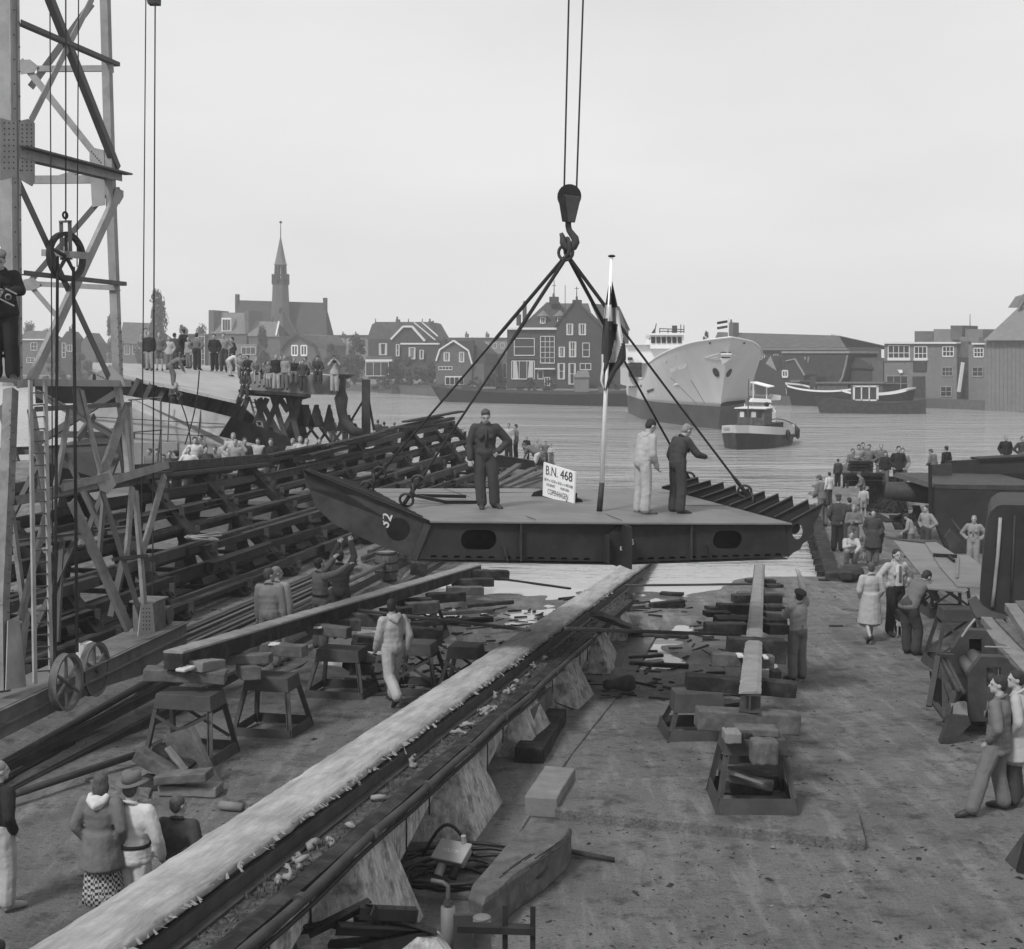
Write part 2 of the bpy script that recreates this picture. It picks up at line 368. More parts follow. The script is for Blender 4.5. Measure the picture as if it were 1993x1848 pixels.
# front floor plates with lightening holes (outline polygons with a hole, built as rim + hole wall)
DN = V((0, 0, -1))
def holed_plate(q, hc, hw, hh, mat_, name='floor_plate', th=.03, rnd=1.0, par=None):
    """q: 4 corners tl,tr,br,bl (3D, planar); hole centre and half sizes in fractions of the width / height vectors."""
    tl, tr, br, bl = q; n = (tr-tl).cross(bl-tl).normalized(); ex = (tr-tl).normalized(); ey = n.cross(ex); c = hc
    K = 32; inner, outer = [], []
    for i in range(K):
        a = 2*math.pi*i/K; ca, sa = math.cos(a), math.sin(a); p = 2/ (2+rnd)
        x = hw*math.copysign(abs(ca)**p, ca); y = hh*math.copysign(abs(sa)**(p if rnd else 1), sa)
        if hw > hh*1.3: x = (hw-hh)*math.copysign(1 if abs(ca) > 1e-6 else 0, ca) + hh*ca; y = hh*sa
        inner.append(c+ex*x+ey*y)
        # ray to the quad boundary
        d = (ex*x+ey*y).normalized(); best = 1e9
        cs = [tl, tr, br, bl]
        for j in range(4):
            a0, a1 = cs[j], cs[(j+1) % 4]; e = a1-a0
            den = d.cross(e).dot(n)
            if abs(den) < 1e-9: continue
            tt = (a0-c).cross(e).dot(n)/den; ss = (a0-c).cross(d).dot(n)/den
            if tt > 0 and -1e-6 <= ss <= 1+1e-6: best = min(best, tt)
        outer.append(c+d*best)
    for cr in (tl, tr, br, bl):       # snap nearest outer point to the corner
        k = min(range(K), key=lambda i: (outer[i]-cr).length); outer[k] = cr
    mb = MB(); vs = inner+outer+[p+n*th for p in inner]+[p+n*th for p in outer]; fs = []
    for i in range(K):
        j = (i+1) % K
        fs += [(i, K+i, K+j, j), (2*K+i, 2*K+j, 3*K+j, 3*K+i), (i, j, 2*K+j, 2*K+i), (K+i, 3*K+i, 3*K+j, K+j)]
    mb.add(vs, fs); return part(name, mb, mat_, par or sec)
BLc = P(815, 1089, 22.1); BMc = P(1208, 1099, 22.95); BRc = P(1533, 1085, 23.8)
PN = EX.cross(DN).normalized(); TCM = PN if PN.y < 0 else -PN
FLd = PP(1198, 1017, FL, PN); M2 = PP(1198, 1097, FL, PN)
def onpl(u, v): return PP(u, v, FL, PN)
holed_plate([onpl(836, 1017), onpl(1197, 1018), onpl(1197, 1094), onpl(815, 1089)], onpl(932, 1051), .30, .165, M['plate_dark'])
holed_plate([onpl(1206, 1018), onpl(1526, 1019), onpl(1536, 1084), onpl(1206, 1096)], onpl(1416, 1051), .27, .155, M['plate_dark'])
# bottom plate following the underside
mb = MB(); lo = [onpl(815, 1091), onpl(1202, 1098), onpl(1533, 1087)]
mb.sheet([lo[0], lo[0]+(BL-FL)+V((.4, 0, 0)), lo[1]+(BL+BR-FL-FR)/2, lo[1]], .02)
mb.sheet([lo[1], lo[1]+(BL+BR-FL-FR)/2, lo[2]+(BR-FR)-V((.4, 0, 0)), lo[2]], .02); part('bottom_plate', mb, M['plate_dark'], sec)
# rat holes along the floor plates' bottom edge: raised black patches for their darkness
M['void'] = mat('void', .002, .9, 4, .1, spec=0)
for u in [843+22.5*k for k in range(6)]+[987+22*k for k in range(8)]+[1245+20.6*k for k in range(14)]:
    vv = 1085.5 if u < 1200 else 1085.5-.0000*(u)
    vv = (1083.5+.018*(u-815)) if u < 1200 else (1090-.03*(u-1206))
    pts = [onpl(u-6.5, vv), onpl(u-4, vv-3.6), onpl(u+4, vv-3.6), onpl(u+6.5, vv)]
    mb = MB(); mb.prism([p+TCM*.034 for p in pts], TCM*.008); part('scallop', mb, M['void'], sec)
# centre keel girder standing proud + stiffeners
for (u0, v0, u1, v1, w, d_) in ((1208, 1019, 1208, 1100, .035, .5), (1177, 1040, 1177, 1094, .03, .2), (1012, 1018, 1012, 1092, .02, .08), (978, 1062, 986, 1092, .02, .1), (1343, 1019, 1343, 1089, .02, .08), (1375, 1060, 1381, 1087, .02, .1)):
    a, c = onpl(u0, v0), onpl(u1, v1); mb = MB(); q = V((EX.y, -EX.x, 0)).normalized()
    mb.prism([a-EX*w/2, a+EX*w/2, c+EX*w/2, c-EX*w/2], q*(d_ if u0 == 1208 else d_))
    part('stiffener', mb, M['plate_dark' if u0 in (1208, 1177) else 'steel_mid'], sec)
mb = MB(); q = V((EX.y, -EX.x, 0)).normalized()
mb.prism([onpl(1178, 1043)+q*.01, onpl(1206, 1020)+q*.01, onpl(1206, 1098)+q*.01, onpl(1198, 1102)+q*.01, onpl(1176, 1093)+q*.01], q*.05); part('keel_bracket', mb, M['plate_dark'], sec)
# inner floors behind the first one, seen through the holes as darkness
for k in (.12, .45, .8):
    mb = MB(); o1 = (BL-FL)*k; o2 = (BR-FR)*k
    mb.sheet([onpl(836, 1021)+o1, onpl(1526, 1022)+o2, lo[2]+o2+V((0, 0, .04)), lo[0]+o1+V((0, 0, .04))], .02); part('inner_floor', mb, M['plate_dark'], sec)
# bilge brackets, left: ten stacked behind each other
def wing_left(k):
    if k == 0:
        q = [(590, 912), (836, 1013), (817, 1090), (748, 1066), (706, 1048), (650, 1021), (612, 985), (596, 950)]
        c0 = P(775, 1031, 21.95); pl = (FL-EX*0); pn = V((-.10, 1, 0)).normalized()
        return [PP(u, v, FL, pn) for u, v in q], pn
    r = (836-13*k, 1013-7*k); tp = (590+13*k, 912+3.3*k); Yk = 22.1+.62*k; c0 = P(r[0], r[1], Yk); pn = V((-.10, 1, 0)).normalized()
    w = 1-.045*k
    q = [tp, r, (r[0]-18*w, r[1]+66*w), (r[0]-110*w, r[1]+40*w), (tp[0]+30*w, tp[1]+60*w)]
    return [PP(u, v, c0, pn) for u, v in q], pn
for k in range(0, 10):
    q, pn = wing_left(k)
    if k == 0:
        c = PP(775, 1031, FL, pn); n = len(q); K = 28; rr = .19
        # plate with a round lightening hole: fan between hole rim and outline
        ex = (q[1]-q[0]).normalized(); ey = pn.cross(ex); inner, outer = [], []
        for i in range(K):
            a = 2*math.pi*i/K; d = ex*math.cos(a)+ey*math.sin(a); best = 9
            for j in range(n):
                a0, a1 = q[j], q[(j+1) % n]; e = a1-a0; den = d.cross(e).dot(pn)
                if abs(den) < 1e-9: continue
                tt = (a0-c).cross(e).dot(pn)/den; ss = (a0-c).cross(d).dot(pn)/den
                if tt > 0 and -1e-6 <= ss <= 1+1e-6: best = min(best, tt)
            inner.append(c+d*rr); outer.append(c+d*best)
        used = set()
        for cr in q:
            k2 = min((i for i in range(K) if i not in used), key=lambda i: -(outer[i]-c).normalized().dot((cr-c).normalized())); outer[k2] = cr; used.add(k2)
        mb = MB(); th = pn*.02; vs = inner+outer+[p+th for p in inner]+[p+th for p in outer]; fs = []
        for i in range(K):
            j = (i+1) % K; fs += [(i, j, K+j, K+i), (2*K+i, 3*K+i, 3*K+j, 2*K+j), (i, 2*K+i, 2*K+j, j), (K+i, K+j, 3*K+j, 3*K+i)]
        mb.add(vs, fs); b = part('bilge_bracket', mb, M['steel_mid'], sec, 'large front bilge bracket with the chalked 32 and a round hole')
        mb = MB(); fr = -pn*.07
        mb.prism([q[0], q[1], q[1]+V((0, 0, -.02)), q[0]+V((0, 0, -.02))], fr); part('flange', mb, M['steel_dark'], b)
        a0, a1 = PP(832, 1020, FL, pn), PP(805, 1088, FL, pn); mb = MB(); mb.beam(a0-pn*.03, a1-pn*.03, .11, .02, up=pn); part('flange', mb, M['steel_mid'], b)
    else:
        mb = MB(); mb.prism(q, pn*.015); b = part('bilge_bracket', mb, M['steel_dark'], sec)
        mb = MB(); mb.beam(q[0], q[1], .08, .018); part('flange', mb, M['steel_dark'], b)
# right: ten brackets fanned out
tips = [(1603, 980), (1573, 974), (1542, 967), (1515, 962), (1488, 957), (1458, 952), (1432, 946), (1408, 940), (1383, 936), (1359, 930)]
for k, tp in enumerate(tips):
    f = k/9; r0 = FR.lerp(BR, f*1.0); pn = V((.1, 1, 0)).normalized()
    t0 = PP(tp[0], tp[1], r0, pn); root = r0; L = t0-root
    if k == 0:
        q = [P(1528, 1020, 23.8), P(1603, 980, 23.9)]
        q = [PP(u, v, FR, pn) for u, v in ((1524, 1021), (1540, 1013), (1603, 979), (1602, 988), (1583, 1022), (1587, 1034), (1577, 1040), (1574, 1052), (1562, 1058), (1560, 1068), (1537, 1080), (1535, 1085))]
        mb = MB(); n = len(q); c = PP(1552, 1035, FR, pn); rx = .09; ry = .135; K = 24; ex = V((1, -.1, 0)).normalized(); inner = []; outer = []
        for i in range(K):
            a = 2*math.pi*i/K; d = ex*math.cos(a)*rx+Z*math.sin(a)*ry; dd = d.normalized(); best = 9
            for j in range(n):
                a0, a1 = q[j], q[(j+1) % n]; e = a1-a0; den = dd.cross(e).dot(pn)
                if abs(den) < 1e-9: continue
                tt = (a0-c).cross(e).dot(pn)/den; ss = (a0-c).cross(dd).dot(pn)/den
                if tt > 0 and -1e-6 <= ss <= 1+1e-6: best = min(best, tt)
            inner.append(c+d); outer.append(c+dd*best)
        for cr in (q[2], q[0], q[-1]):
            k2 = min(range(K), key=lambda i: -(outer[i]-c).normalized().dot((cr-c).normalized())); outer[k2] = cr
        th = pn*.02; vs = inner+outer+[p+th for p in inner]+[p+th for p in outer]; fs = []
        for i in range(K):
            j = (i+1) % K; fs += [(i, j, K+j, K+i), (2*K+i, 3*K+i, 3*K+j, 2*K+j), (i, 2*K+i, 2*K+j, j), (K+i, K+j, 3*K+j, 3*K+i)]
        mb.add(vs, fs); b = part('bilge_bracket', mb, M['plate_dark'], sec, 'front right bilge bracket with scalloped edge and a crescent of light in its hole')
        mb = MB(); mb.beam(q[1], q[2], .07, .018); part('flange', mb, M['steel_mid'], b)
        mb = MB(); cc_ = PP(1547, 1028, FR, pn)+pn*.09; mb.prism([cc_+ex*math.cos(i*.3927)*.10+Z*math.sin(i*.3927)*.12 for i in range(16)], pn*.02); part('hole_backing', mb, M['plate_dark'], sec)  # dark ellipse added behind the hole to leave a crescent of light
        continue
    mb = MB(); mb.prism([root+V((0, 0, .02)), t0, t0+V((.03, 0, -.17)), root.lerp(t0, .45)+V((0, 0, -.30)), root+V((0, 0, -.5))], pn*.015)
    b = part('bilge_bracket', mb, M['plate_dark'], sec)
    mb = MB(); mb.beam(root+V((0, 0, .03)), t0+V((0, 0, .01)), .09, .016); part('flange', mb, M['steel_mid'], b)
# chalk marks
def text(s, name, mat_, parent, o, ex, ey, h, w=None, label=None, align='CENTER'):
    c = bpy.data.curves.new('lettering', 'FONT'); c.body = s; c.size = 1; c.align_x = align; c.extrude = 0; c.offset = .012 if name == 'chalk_mark' else 0
    ob = bpy.data.objects.new('tmp', c); COL.objects.link(ob); bpy.context.view_layer.update()
    me = bpy.data.meshes.new_from_object(ob.evaluated_get(bpy.context.evaluated_depsgraph_get())); bpy.data.objects.remove(ob)
    xs = [v.co.x for v in me.vertices]; ys = [v.co.y for v in me.vertices]; W = max(xs)-min(xs); H = max(ys)-min(ys)
    x0 = (min(xs)+max(xs))/2; y0 = min(ys); sx = (w/W) if w else h/H; sy = h/H; off = ORG.get(parent.name, V((0, 0, 0)))
    for v in me.vertices: v.co = o + ex*((v.co.x-x0)*sx) + ey*((v.co.y-y0)*sy) - off
    me.materials.clear(); me.materials.append(mat_)
    return part(name, me, None, parent, label)
M['chalk'] = mat('chalk', .5, .9, 30, .5)
M['ink'] = mat('ink', .015, .6, 5, .1)
q0, pn = wing_left(0)
s32 = -pn*.012
text('32', 'chalk_mark', M['chalk'], sec, PP(760, 1016, FL, pn)+s32, V((.35, 0, .94)).normalized(), V((-.9, 0, .35)).normalized(), .16, .22)
text('32', 'chalk_mark', M['chalk'], sec, onpl(1219, 1046)+TCM*.04, EX, Z, .12, .17)
text('SB', 'chalk_mark', M['chalk'], sec, onpl(1223, 1061)+TCM*.04, EX, Z, .11, .17)
text('K', 'chalk_mark', M['chalk'], sec, onpl(1204, 1063)+V((0, -.56, 0)), EX, Z, .07, .04)
# ---------------------------------------------------------------- sign on the deck
zd = lambda u, v: PP(u, v, FL, EN)
sb = zd(1115, 985); st = thing('name_board', 'white board lettered B.N. 468 and COPENHAGEN standing on the lifted deck', 'sign', sb)
tl, tr, br, bl = P(1058, 900, 25.6), P(1119, 919, 24.6), P(1116, 984, 24.6), P(1056, 965, 25.6)
n_ = (tr-tl).cross(bl-tl).normalized(); n_ = -n_ if n_.y > 0 else n_
mb = MB(); mb.prism([bl, br, tr, tl], -n_*.03); pnl = part('panel', mb, M['white'], st)
bx_ = (br-bl).normalized(); up_ = (tl-bl).normalized()
def sg(s, fu, fv, h, w):
    o = bl+(br-bl)*fu+(tl-bl)*fv+n_*.004; text(s, 'lettering', M['ink'], pnl, o, bx_, up_, h, w)
Wd = (br-bl).length; Hg = (tl-bl).length
sg('B.N.', .285, .66, Hg*.27, Wd*.38); sg('468', .75, .655, Hg*.27, Wd*.38)
sg('38 M x 10.50 x 8.65 x 4.40/3.08', .5, .47, Hg*.085, Wd*.92); sg('REDERIET', .27, .335, Hg*.075, Wd*.28); sg('NORTHSEA', .72, .335, Hg*.075, Wd*.28)
sg('COPENHAGEN', .5, .10, Hg*.16, Wd*.66)
for (u0, v0, w, dd) in ((1117, 987, .40, -.02), (1060, 971, .46, .06)):
    c = zd(u0, v0) if w == .40 else zd(1054, 972); mb = MB(); dx = V((1, -.05, 0))
    pts = [c-dx*w/1.0*.5, c+dx*w*.5, c+dx*w*.36+Z*.13, c+dx*.02+Z*.18, c-dx*w*.32+Z*.13]; mb.prism(pts, V((0, .05, 0))); part('foot', mb, M['black'], st)
mb = MB(); mb.beam(P(1120, 984, 24.75), P(1122, 960, 24.75), .03, .03); mb.beam(P(1119, 965, 24.65), zd(1128, 983)+V((0, .3, .02)), .03, .03); part('prop', mb, M['timber_dark'], st)
# ---------------------------------------------------------------- flagpole and flag
fb = zd(1166, 1001); YF = fb.y
fp = thing('flagpole', 'white flagpole with a dark base standing on the lifted section', 'flagpole', fb)
def pole(u0, v0, u1, v1, r0, r1, m_, nm):
    mb = MB(); mb.tube(P(u0, v0, YF), P(u1, v1, YF), r0, r1, 12); part(nm, mb, m_, fp, smooth=True)
pole(1166, 1001, 1171.5, 940, .052, .047, M['steel_mid'], 'base'); pole(1171.5, 940, 1190, 503, .043, .026, M['pole_white'], 'pole')
mb = MB(); mb.ell(P(1190.5, 499, YF), (.065, .065, .025), 14, 8); part('finial', mb, M['steel_dark'], fp, smooth=True)
# limp flag: dark with a pale cross, folds as geometry
fo = V((P(1187, 560, YF).x+.02, YF, P(1187, 560, YF).z))
NU, NVv = 26, 40; vs = []; cols = []
Lw = [(0, .02), (.15, .11), (.5, .21), (.75, .24), (1, .17)]
def lerp_tab(t, tab):
    for (a, x), (c, y) in zip(tab, tab[1:]):
        if t <= c: return x+(y-x)*(t-a)/(c-a)
    return tab[-1][1]
# outline from the photograph at the pole's depth: left and right edges by height
Ledge = [(545, 1186), (600, 1177), (650, 1172), (690, 1171), (715, 1171), (742, 1168), (760, 1176)]
Redge = [(545, 1191), (600, 1203), (640, 1209), (675, 1217), (700, 1218), (725, 1198), (760, 1181)]
for j in range(NVv+1):
    v = 545+215*j/NVv; uL = lerp_tab(v, Ledge); uR = lerp_tab(v, Redge)
    for i in range(NU+1):
        s = i/NU; u = uL+(uR-uL)*s; wob = .13*min(1, j/8)
        y = YF+.05+wob*math.sin(s*10+j*.09)+.04*math.sin(s*23+1-j*.12)
        vs.append(P(u, v, y))
fs = []; fm = []
for j in range(NVv):
    for i in range(NU):
        a = j*(NU+1)+i; fs.append((a, a+1, a+NU+2, a+NU+1)); s = i/NU; tv = j/NVv
        w = (abs(tv-(.34+.10*s)) < .065) if s > .0 else False
        u = lerp_tab(545+215*tv, Ledge)+(lerp_tab(545+215*tv, Redge)-lerp_tab(545+215*tv, Ledge))*s; vv = 545+215*tv
        a1 = 592+(u-1186)*.45 < vv < 622+(u-1186)*.55                       # cross arm that droops right
        a2 = abs((u-1200)-(-(vv-655)*.25+4)) < 7.5 and 622 < vv < 702       # upright of the cross in the fold
        a3 = u < 1174.5 and vv > 690                                       # pale far corner
        fm.append(1 if (a1 or a2 or a3) else 0)
mb = MB(); mb.v = vs; mb.f = fs
M['flag_dark'] = mat('flag_dark', .035, .85, 3, .2, .002, 30); M['flag_white'] = mat('flag_white', .55, .85, 3, .08, .002, 30)
lo_ = P(1178, 760, YF); me = mb.mesh('flag', lo_, True); me.materials.append(M['flag_dark']); me.materials.append(M['flag_white']); me.polygons.foreach_set('material_index', fm)
fl = link(bpy.data.objects.new('flag', me)); fl.location = lo_
so = fl.modifiers.new('thick', 'SOLIDIFY'); so.thickness = .006
tag(fl, 'dark flag with a pale cross hanging limp from the white pole', 'flag')
# ---------------------------------------------------------------- hook, block and slings
YH = 24.7
hb = thing('hook_block', 'dark crane hook block with sheave hanging above the section', 'crane hook', P(1105, 500, YH))
mb = MB()
def hp(x, v, dy=0): return P(x, v, YH+dy)
mb.loft([[hp(1086, 378, -.12), hp(1131, 383, -.12), hp(1131, 383, .14), hp(1086, 378, .14)], [hp(1094, 432, -.10), hp(1119, 434, -.10), hp(1119, 434, .1), hp(1094, 432, .1)]]); part('housing', mb, M['steel_mid'], hb, bevel=.01)
mb = MB(); mb.prism([hp(1085, 376, -.15), hp(1098, 380, -.15), hp(1104, 431, -.13), hp(1094, 431, -.13)], V((0, .02, 0))); part('cheek_plate', mb, M['steel_dark'], hb)
c = hp(1108, 383); mb = MB(); n = 24
for rr, y0, y1 in ((.21, -.06, -.03), (.17, -.03, .03), (.21, .03, .06)): mb.tube(c+V((0, y0, 0)), c+V((0, y1, 0)), rr, rr, n)
part('sheave', mb, M['steel_dark'], hb)
hk = [(1106, 432), (1106, 440), (1108, 449), (1113, 456), (1119, 464), (1120, 472), (1116, 480), (1108, 484), (1100, 480), (1096, 472), (1095, 462), (1092, 454)]
mb = MB(); mb.path([hp(u, v) for u, v in hk], [.055, .055, .055, .06, .07, .08, .08, .08, .075, .065, .05, .035], 10); part('hook', mb, M['steel_mid'], hb, smooth=True)
mb = MB(); mb.torus(hp(1104, 482), .16, .035, (1, .4, 0), 16, 8, .6); mb.torus(hp(1101, 492), .13, .03, (.3, 1, 0), 16, 8); part('shackle_ring', mb, M['steel_mid'], hb, smooth=True)
for (u0, u1) in ((1098, 1108.5), (1122, 1137)):
    a = P(u0, 372, YH); c = P(u1, -60, YH+.2); mb = MB(); mb.tube(a, c, .016, .016, 6)
    solo('hoist_cable', mb, M['rope'], ('left' if u0 < 1110 else 'right')+' of the two hoist cables running up from the hook block', 'cable', 'hoist cables above the hook block')
apex = P(1103, 500, YH)
A1, A2, A3, A4 = zd(785, 983), zd(708, 957), zd(1479, 996), zd(1358, 963)
def sling(a, c, splice, lab):
    r = thing('sling', lab, 'sling', c, 'slings carrying the section')
    d = (c-a); L = d.length; pts = []; rad = []
    for i in range(41):
        t = i/40; p = a+d*t + V((0, 0, -.02*math.sin(math.pi*t))); pts.append(p); rad.append(.038 if (t < .12 or .12 < t < splice) else (.05 if t < splice+.05 else .024))
    rad = [.034 if i/40 < splice else .021 for i in range(41)]
    rad[-6:] = [.036]*6
    mb = MB(); mb.path(pts, rad, 8); part('rope', mb, M['rope'], r, smooth=True)
    for k in range(3):
        q = c-d.normalized()*(.1+.19*k)+V((0, 0, .0)); ax = V((1, .2, 0)) if k % 2 else V((.2, 1, .4)); mb = MB(); mb.torus(q, .12, .024, ax, 16, 8); part('shackle', mb, M['steel_mid'], r, smooth=True)
sling(apex, A1, .35, 'left front wire sling from the hook to the near left deck edge')
sling(apex+V((-.03, .1, 0)), A2, .35, 'left rear wire sling from the hook to the far left deck corner')
sling(apex+V((.03, 0, 0)), A3, .3, 'right front wire sling reaching the near right deck edge')
sling(apex+V((.03, .1, 0)), A4, .3, 'right rear wire sling passing behind the flag to the bracket row')
# ---------------------------------------------------------------- central slipway
SD = V((.216, 1, -.063)); S0 = V((-2.99, 11, 1.58))
def SP(s, a, z=0): return S0+SD*(s-11)+V((a, 0, z))     # s = distance along Y, a = metres right of the left top edge
slip = thing('slipway_track', 'long concrete launching way with pale greased top running down to the water', 'slipway', V((-2.6, 14, 0)))
def strip(nm, m_, s0, s1, prof, step=.12, jag=0, seed=1, **k):
    rings = []; s = s0; rnd = random.Random(seed)
    while s <= s1+1e-6:
        ring = []
        for i, (a, z) in enumerate(prof):
            ja = jag*(noise.noise(V((s*2.2, i*3.1, seed)))+.5*noise.noise(V((s*6, i*5.7, seed)))) if abs(a) > -9 else 0
            ring.append(SP(s, a+ja, z+ja*.15))
        rings.append(ring); s += step
    mb = MB(); mb.loft(rings); return part(nm, mb, m_, slip, **k)
strip('greased_top', M['tallow'], 8.2, 44, [(0, -.02), (.02, .02), (.15, .045), (.3, .05), (.46, .04), (.6, .015), (.63, -.05), (.3, -.06), (0, -.05)], .1, .035, 3, smooth=True)
strip('timber_baulk', M['timber_dark'], 8.25, 42, [(.03, -.06), (.59, -.06), (.57, -.2), (.03, -.2)], .5)
strip('steel_rail', M['steel_mid'], 8.25, 40, [(.60, -.10), (.655, -.10), (.655, -.22), (.60, -.22)], .5, smooth=False)
strip('rail_flange', M['steel_mid'], 8.25, 36, [(.60, -.225), (.74, -.225), (.74, -.245), (.60, -.245)], .5)
strip('concrete_ledge', M['grass_moss'], 8.25, 33, [(-.02, -.2), (.6, -.26), (.78, -.25), (1.0, -.25), (1.12, -.27), (1.12, -.42), (-.02, -.42)], .15, .02, 8, smooth=False)
strip('kerb', M['timber_dark'], 8.25, 33, [(.95, -.24), (1.06, -.19), (1.17, -.21), (1.17, -.33), (.98, -.33)], .2, .012, 5)
# ragged tallow tatters hanging over the edge: one mass nobody could count
rnd = random.Random(5); mb = MB()
for i in range(420):
    s = rnd.uniform(8.4, 33); a = rnd.choice([.62, .63, .65, .66]) if rnd.random() < .82 else -.01
    p = SP(s, a, rnd.uniform(-.02, .03)); L = rnd.uniform(.008, .035)*(3 if rnd.random() < .06 else 1)
    o = V((rnd.uniform(0, .05)*(1 if a > .3 else -1), rnd.uniform(-.06, .06), -L)); w = (SD.normalized()+V((rnd.uniform(-.8, .8), 0, rnd.uniform(-.6, .6))))*rnd.uniform(.004, .02)
    mb.add([p-w, p+w, p+o+w*.5+V((.02, 0, 0)), p+o-w*.6], [(0, 1, 2, 3)])
part('tallow_tatters', mb, M['tallow_grey'], slip, kind='stuff')
mb = MB()
for i in range(2600):
    s = rnd.uniform(8.4, 34); p = SP(s, rnd.uniform(.74, .98), -.25); h = rnd.uniform(.015, .06)*(2.2 if noise.noise(p*1.7) > .15 else .7); w = rnd.uniform(.006, .015); an = rnd.uniform(0, 6.3)
    dx = V((math.cos(an), math.sin(an), 0)); lean = V((rnd.uniform(-.03, .03), rnd.uniform(-.03, .03), h)); mb.add([p-dx*w, p+dx*w, p+lean], [(0, 1, 2)])
part('dry_weeds', mb, M['timber'], slip, kind='stuff')
# rags of cloth and tallow lying on the ledge
for k in range(26):
    s = rnd.uniform(10.2, 26); c = SP(s, rnd.uniform(.76, .95), -.22); mb = MB(); pts = [c]
    for i in range(6): pts.append(pts[-1]+SD.normalized()*rnd.uniform(-.02, .09)*rnd.choice([1, 1, -1])+V((rnd.uniform(-.05, .05), 0, rnd.uniform(-.02, .03))))
    mb.path(pts, [.01+.03*rnd.random() for _ in pts], 5); part('rag', mb, M['tallow_grey'], slip, smooth=True)
# concrete buttresses and fascia panels between them
FA = 1.12
legs = [5.9, 9.6, 13.4, 17.1, 20.9, 24.6, 28.2, 31.6]
for i, s in enumerate(legs):
    gz = gh(SP(s, 1.4).x, s, False)-.05
    t0, t1 = s-.62, s+.28; b0, b1 = s-1.0, s+.55
    tz = lambda q: SP(q, 0).z-.3
    top0, top1 = SP(t0, FA, -.3), SP(t1, FA, -.3); bo = .35 if SP(s, 0).z > .4 else .2
    B0, B1 = V((SP(b0, FA+bo).x, b0, gz)), V((SP(b1, FA+bo).x, b1, gz))
    I0, I1 = V((SP(b0, .1).x, b0, gz)), V((SP(b1, .1).x, b1, gz)); ti0, ti1 = SP(t0, .1, -.43), SP(t1, .1, -.43)
    mb = MB(); mb.add([I0, B0, B1, I1, ti0, top0, top1, ti1], [(3, 2, 1, 0), (4, 5, 6, 7), (0, 1, 5, 4), (1, 2, 6, 5), (2, 3, 7, 6), (3, 0, 4, 7)])
    part('buttress', mb, M['concrete'], slip, bevel=.02)
    if i < len(legs)-1:
        e = legs[i+1]-.62; a, c = SP(t1, FA-.03, -.3), SP(e, FA-.03, -.3); h = min(.8, max(.12, a.z-gz-.1))
        mb = MB(); mb.prism([a, c, c+V((0, 0, -.12)), a.lerp(c, .80)+V((0, 0, -.16)), a.lerp(c, .0)+V((0, 0, -h))], V((-.14, 0, 0)))
        part('fascia_panel', mb, M['concrete'], slip, bevel=.012)
        for f in (.3, .62):      # board joints
            q = a.lerp(c, f); hh = h*(1-f)+.1; mb = MB(); mb.beam(q+V((.004, 0, -.01)), q+V((.004, 0, -hh)), .02, .02); part('joint_strip', mb, M['timber_dark'], slip)
        # sleeper walls of stacked timber in the shade behind the opening
        mb = MB(); q = a.lerp(c, .5); mb.beam(V((q.x-.75, t1, (a.z+gz)/2-.25)), V((q.x-.45, e, (c.z+gz)/2-.3)), .3, max(.2, q.z-gz-.5)); part('sleeper_wall', mb, M['timber_dark'], slip)
# foundation slab
mb = MB(); rings = []
for s in np.arange(9.5, 34, 1.0):
    g0 = gh(SP(s, 1).x, s, False); rings.append([V((SP(s, -.5).x, s, g0+.02)), V((SP(s, 1.9).x, s, g0+.03)), V((SP(s, 1.95).x, s, g0-.1)), V((SP(s, -.5).x, s, g0-.1))])
mb.loft(rings); part('foundation', mb, M['soil_ground'], slip)
# pipes along the ledge
def pipe(nm, lab, a, z, r, s0, s1, m_, cl):
    p = thing(nm, lab, 'pipe', SP(s0, a, z-.1)); mb = MB(); pts = [SP(s, a+.012*math.sin(s*1.3), z+.01*math.sin(s*2.1)) for s in np.arange(s0, s1, .6)]
    mb.path(pts, r, 10); part('pipe', mb, m_, p, smooth=True)
    s = s0+.9
    while s < s1 and cl:
        q = SP(s, a, z); mb = MB(); mb.tube(q-SD.normalized()*.045, q+SD.normalized()*.045, r*1.35, r*1.35, 12); part('collar', mb, m_, p); s += cl
pipe('air_pipe', 'rusty pipe with collars clamped along the edge of the launching way', 1.22, -.24, .042, 8.3, 27, M['steel_mid'], 1.9)
pipe('conduit', 'thin dark conduit running just under the collared pipe', 1.24, -.335, .022, 8.3, 22, M['steel_dark'], 0)
# ---------------------------------------------------------------- left and right launching beams with their trestles
def rough_beam(nm, lab, p0, p1, w0, h0, w1, h1, mtop, mside, cat='beam', n=90, jag=.012):
    r = thing(nm, lab, cat, p0-Z*(h0)); d = (p1-p0); rt = d.cross(Z).normalized(); up = rt.cross(d).normalized(); ra, rb_ = [], []
    for i in range(n+1):
        t = i/n; c = p0+d*t; w = w0+(w1-w0)*t; h = h0+(h1-h0)*t; j = [jag*noise.noise(V((i*.9, k*4.4, w0*31)))+jag*.7*noise.noise(V((i*3.1, k*4.4, 2))) for k in range(6)]
        ra.append([c-rt*(w/2+j[0]), c-rt*w/3+up*(.02+j[1]), c+rt*w/3+up*(.02+j[2]), c+rt*(w/2+j[3])+up*j[4]*.3, c+rt*(w/2+.004)-up*.03, c-rt*(w/2+.004)-up*.03])
        rb_.append([c-rt*w*.49-up*.03, c+rt*w*.49-up*.03, c+rt*w*.48-up*(h+j[5]*.4), c-rt*w*.48-up*(h+j[1]*.4)])
    if mtop: mb = MB(); mb.loft(ra); part('tallow_layer', mb, mtop, r, smooth=False)
    mb = MB(); mb.loft(rb_); part('timber', mb, mside, r); return r
LB0, LB1 = P(337, 1268, 19.8), P(925, 1099, 37.5)
rough_beam('launching_beam', 'long dark timber launching beam with a pale greased top left of the slipway', LB0, LB1, .30, .27, .34, .27, M['tallow_grey'], M['timber_dark'])
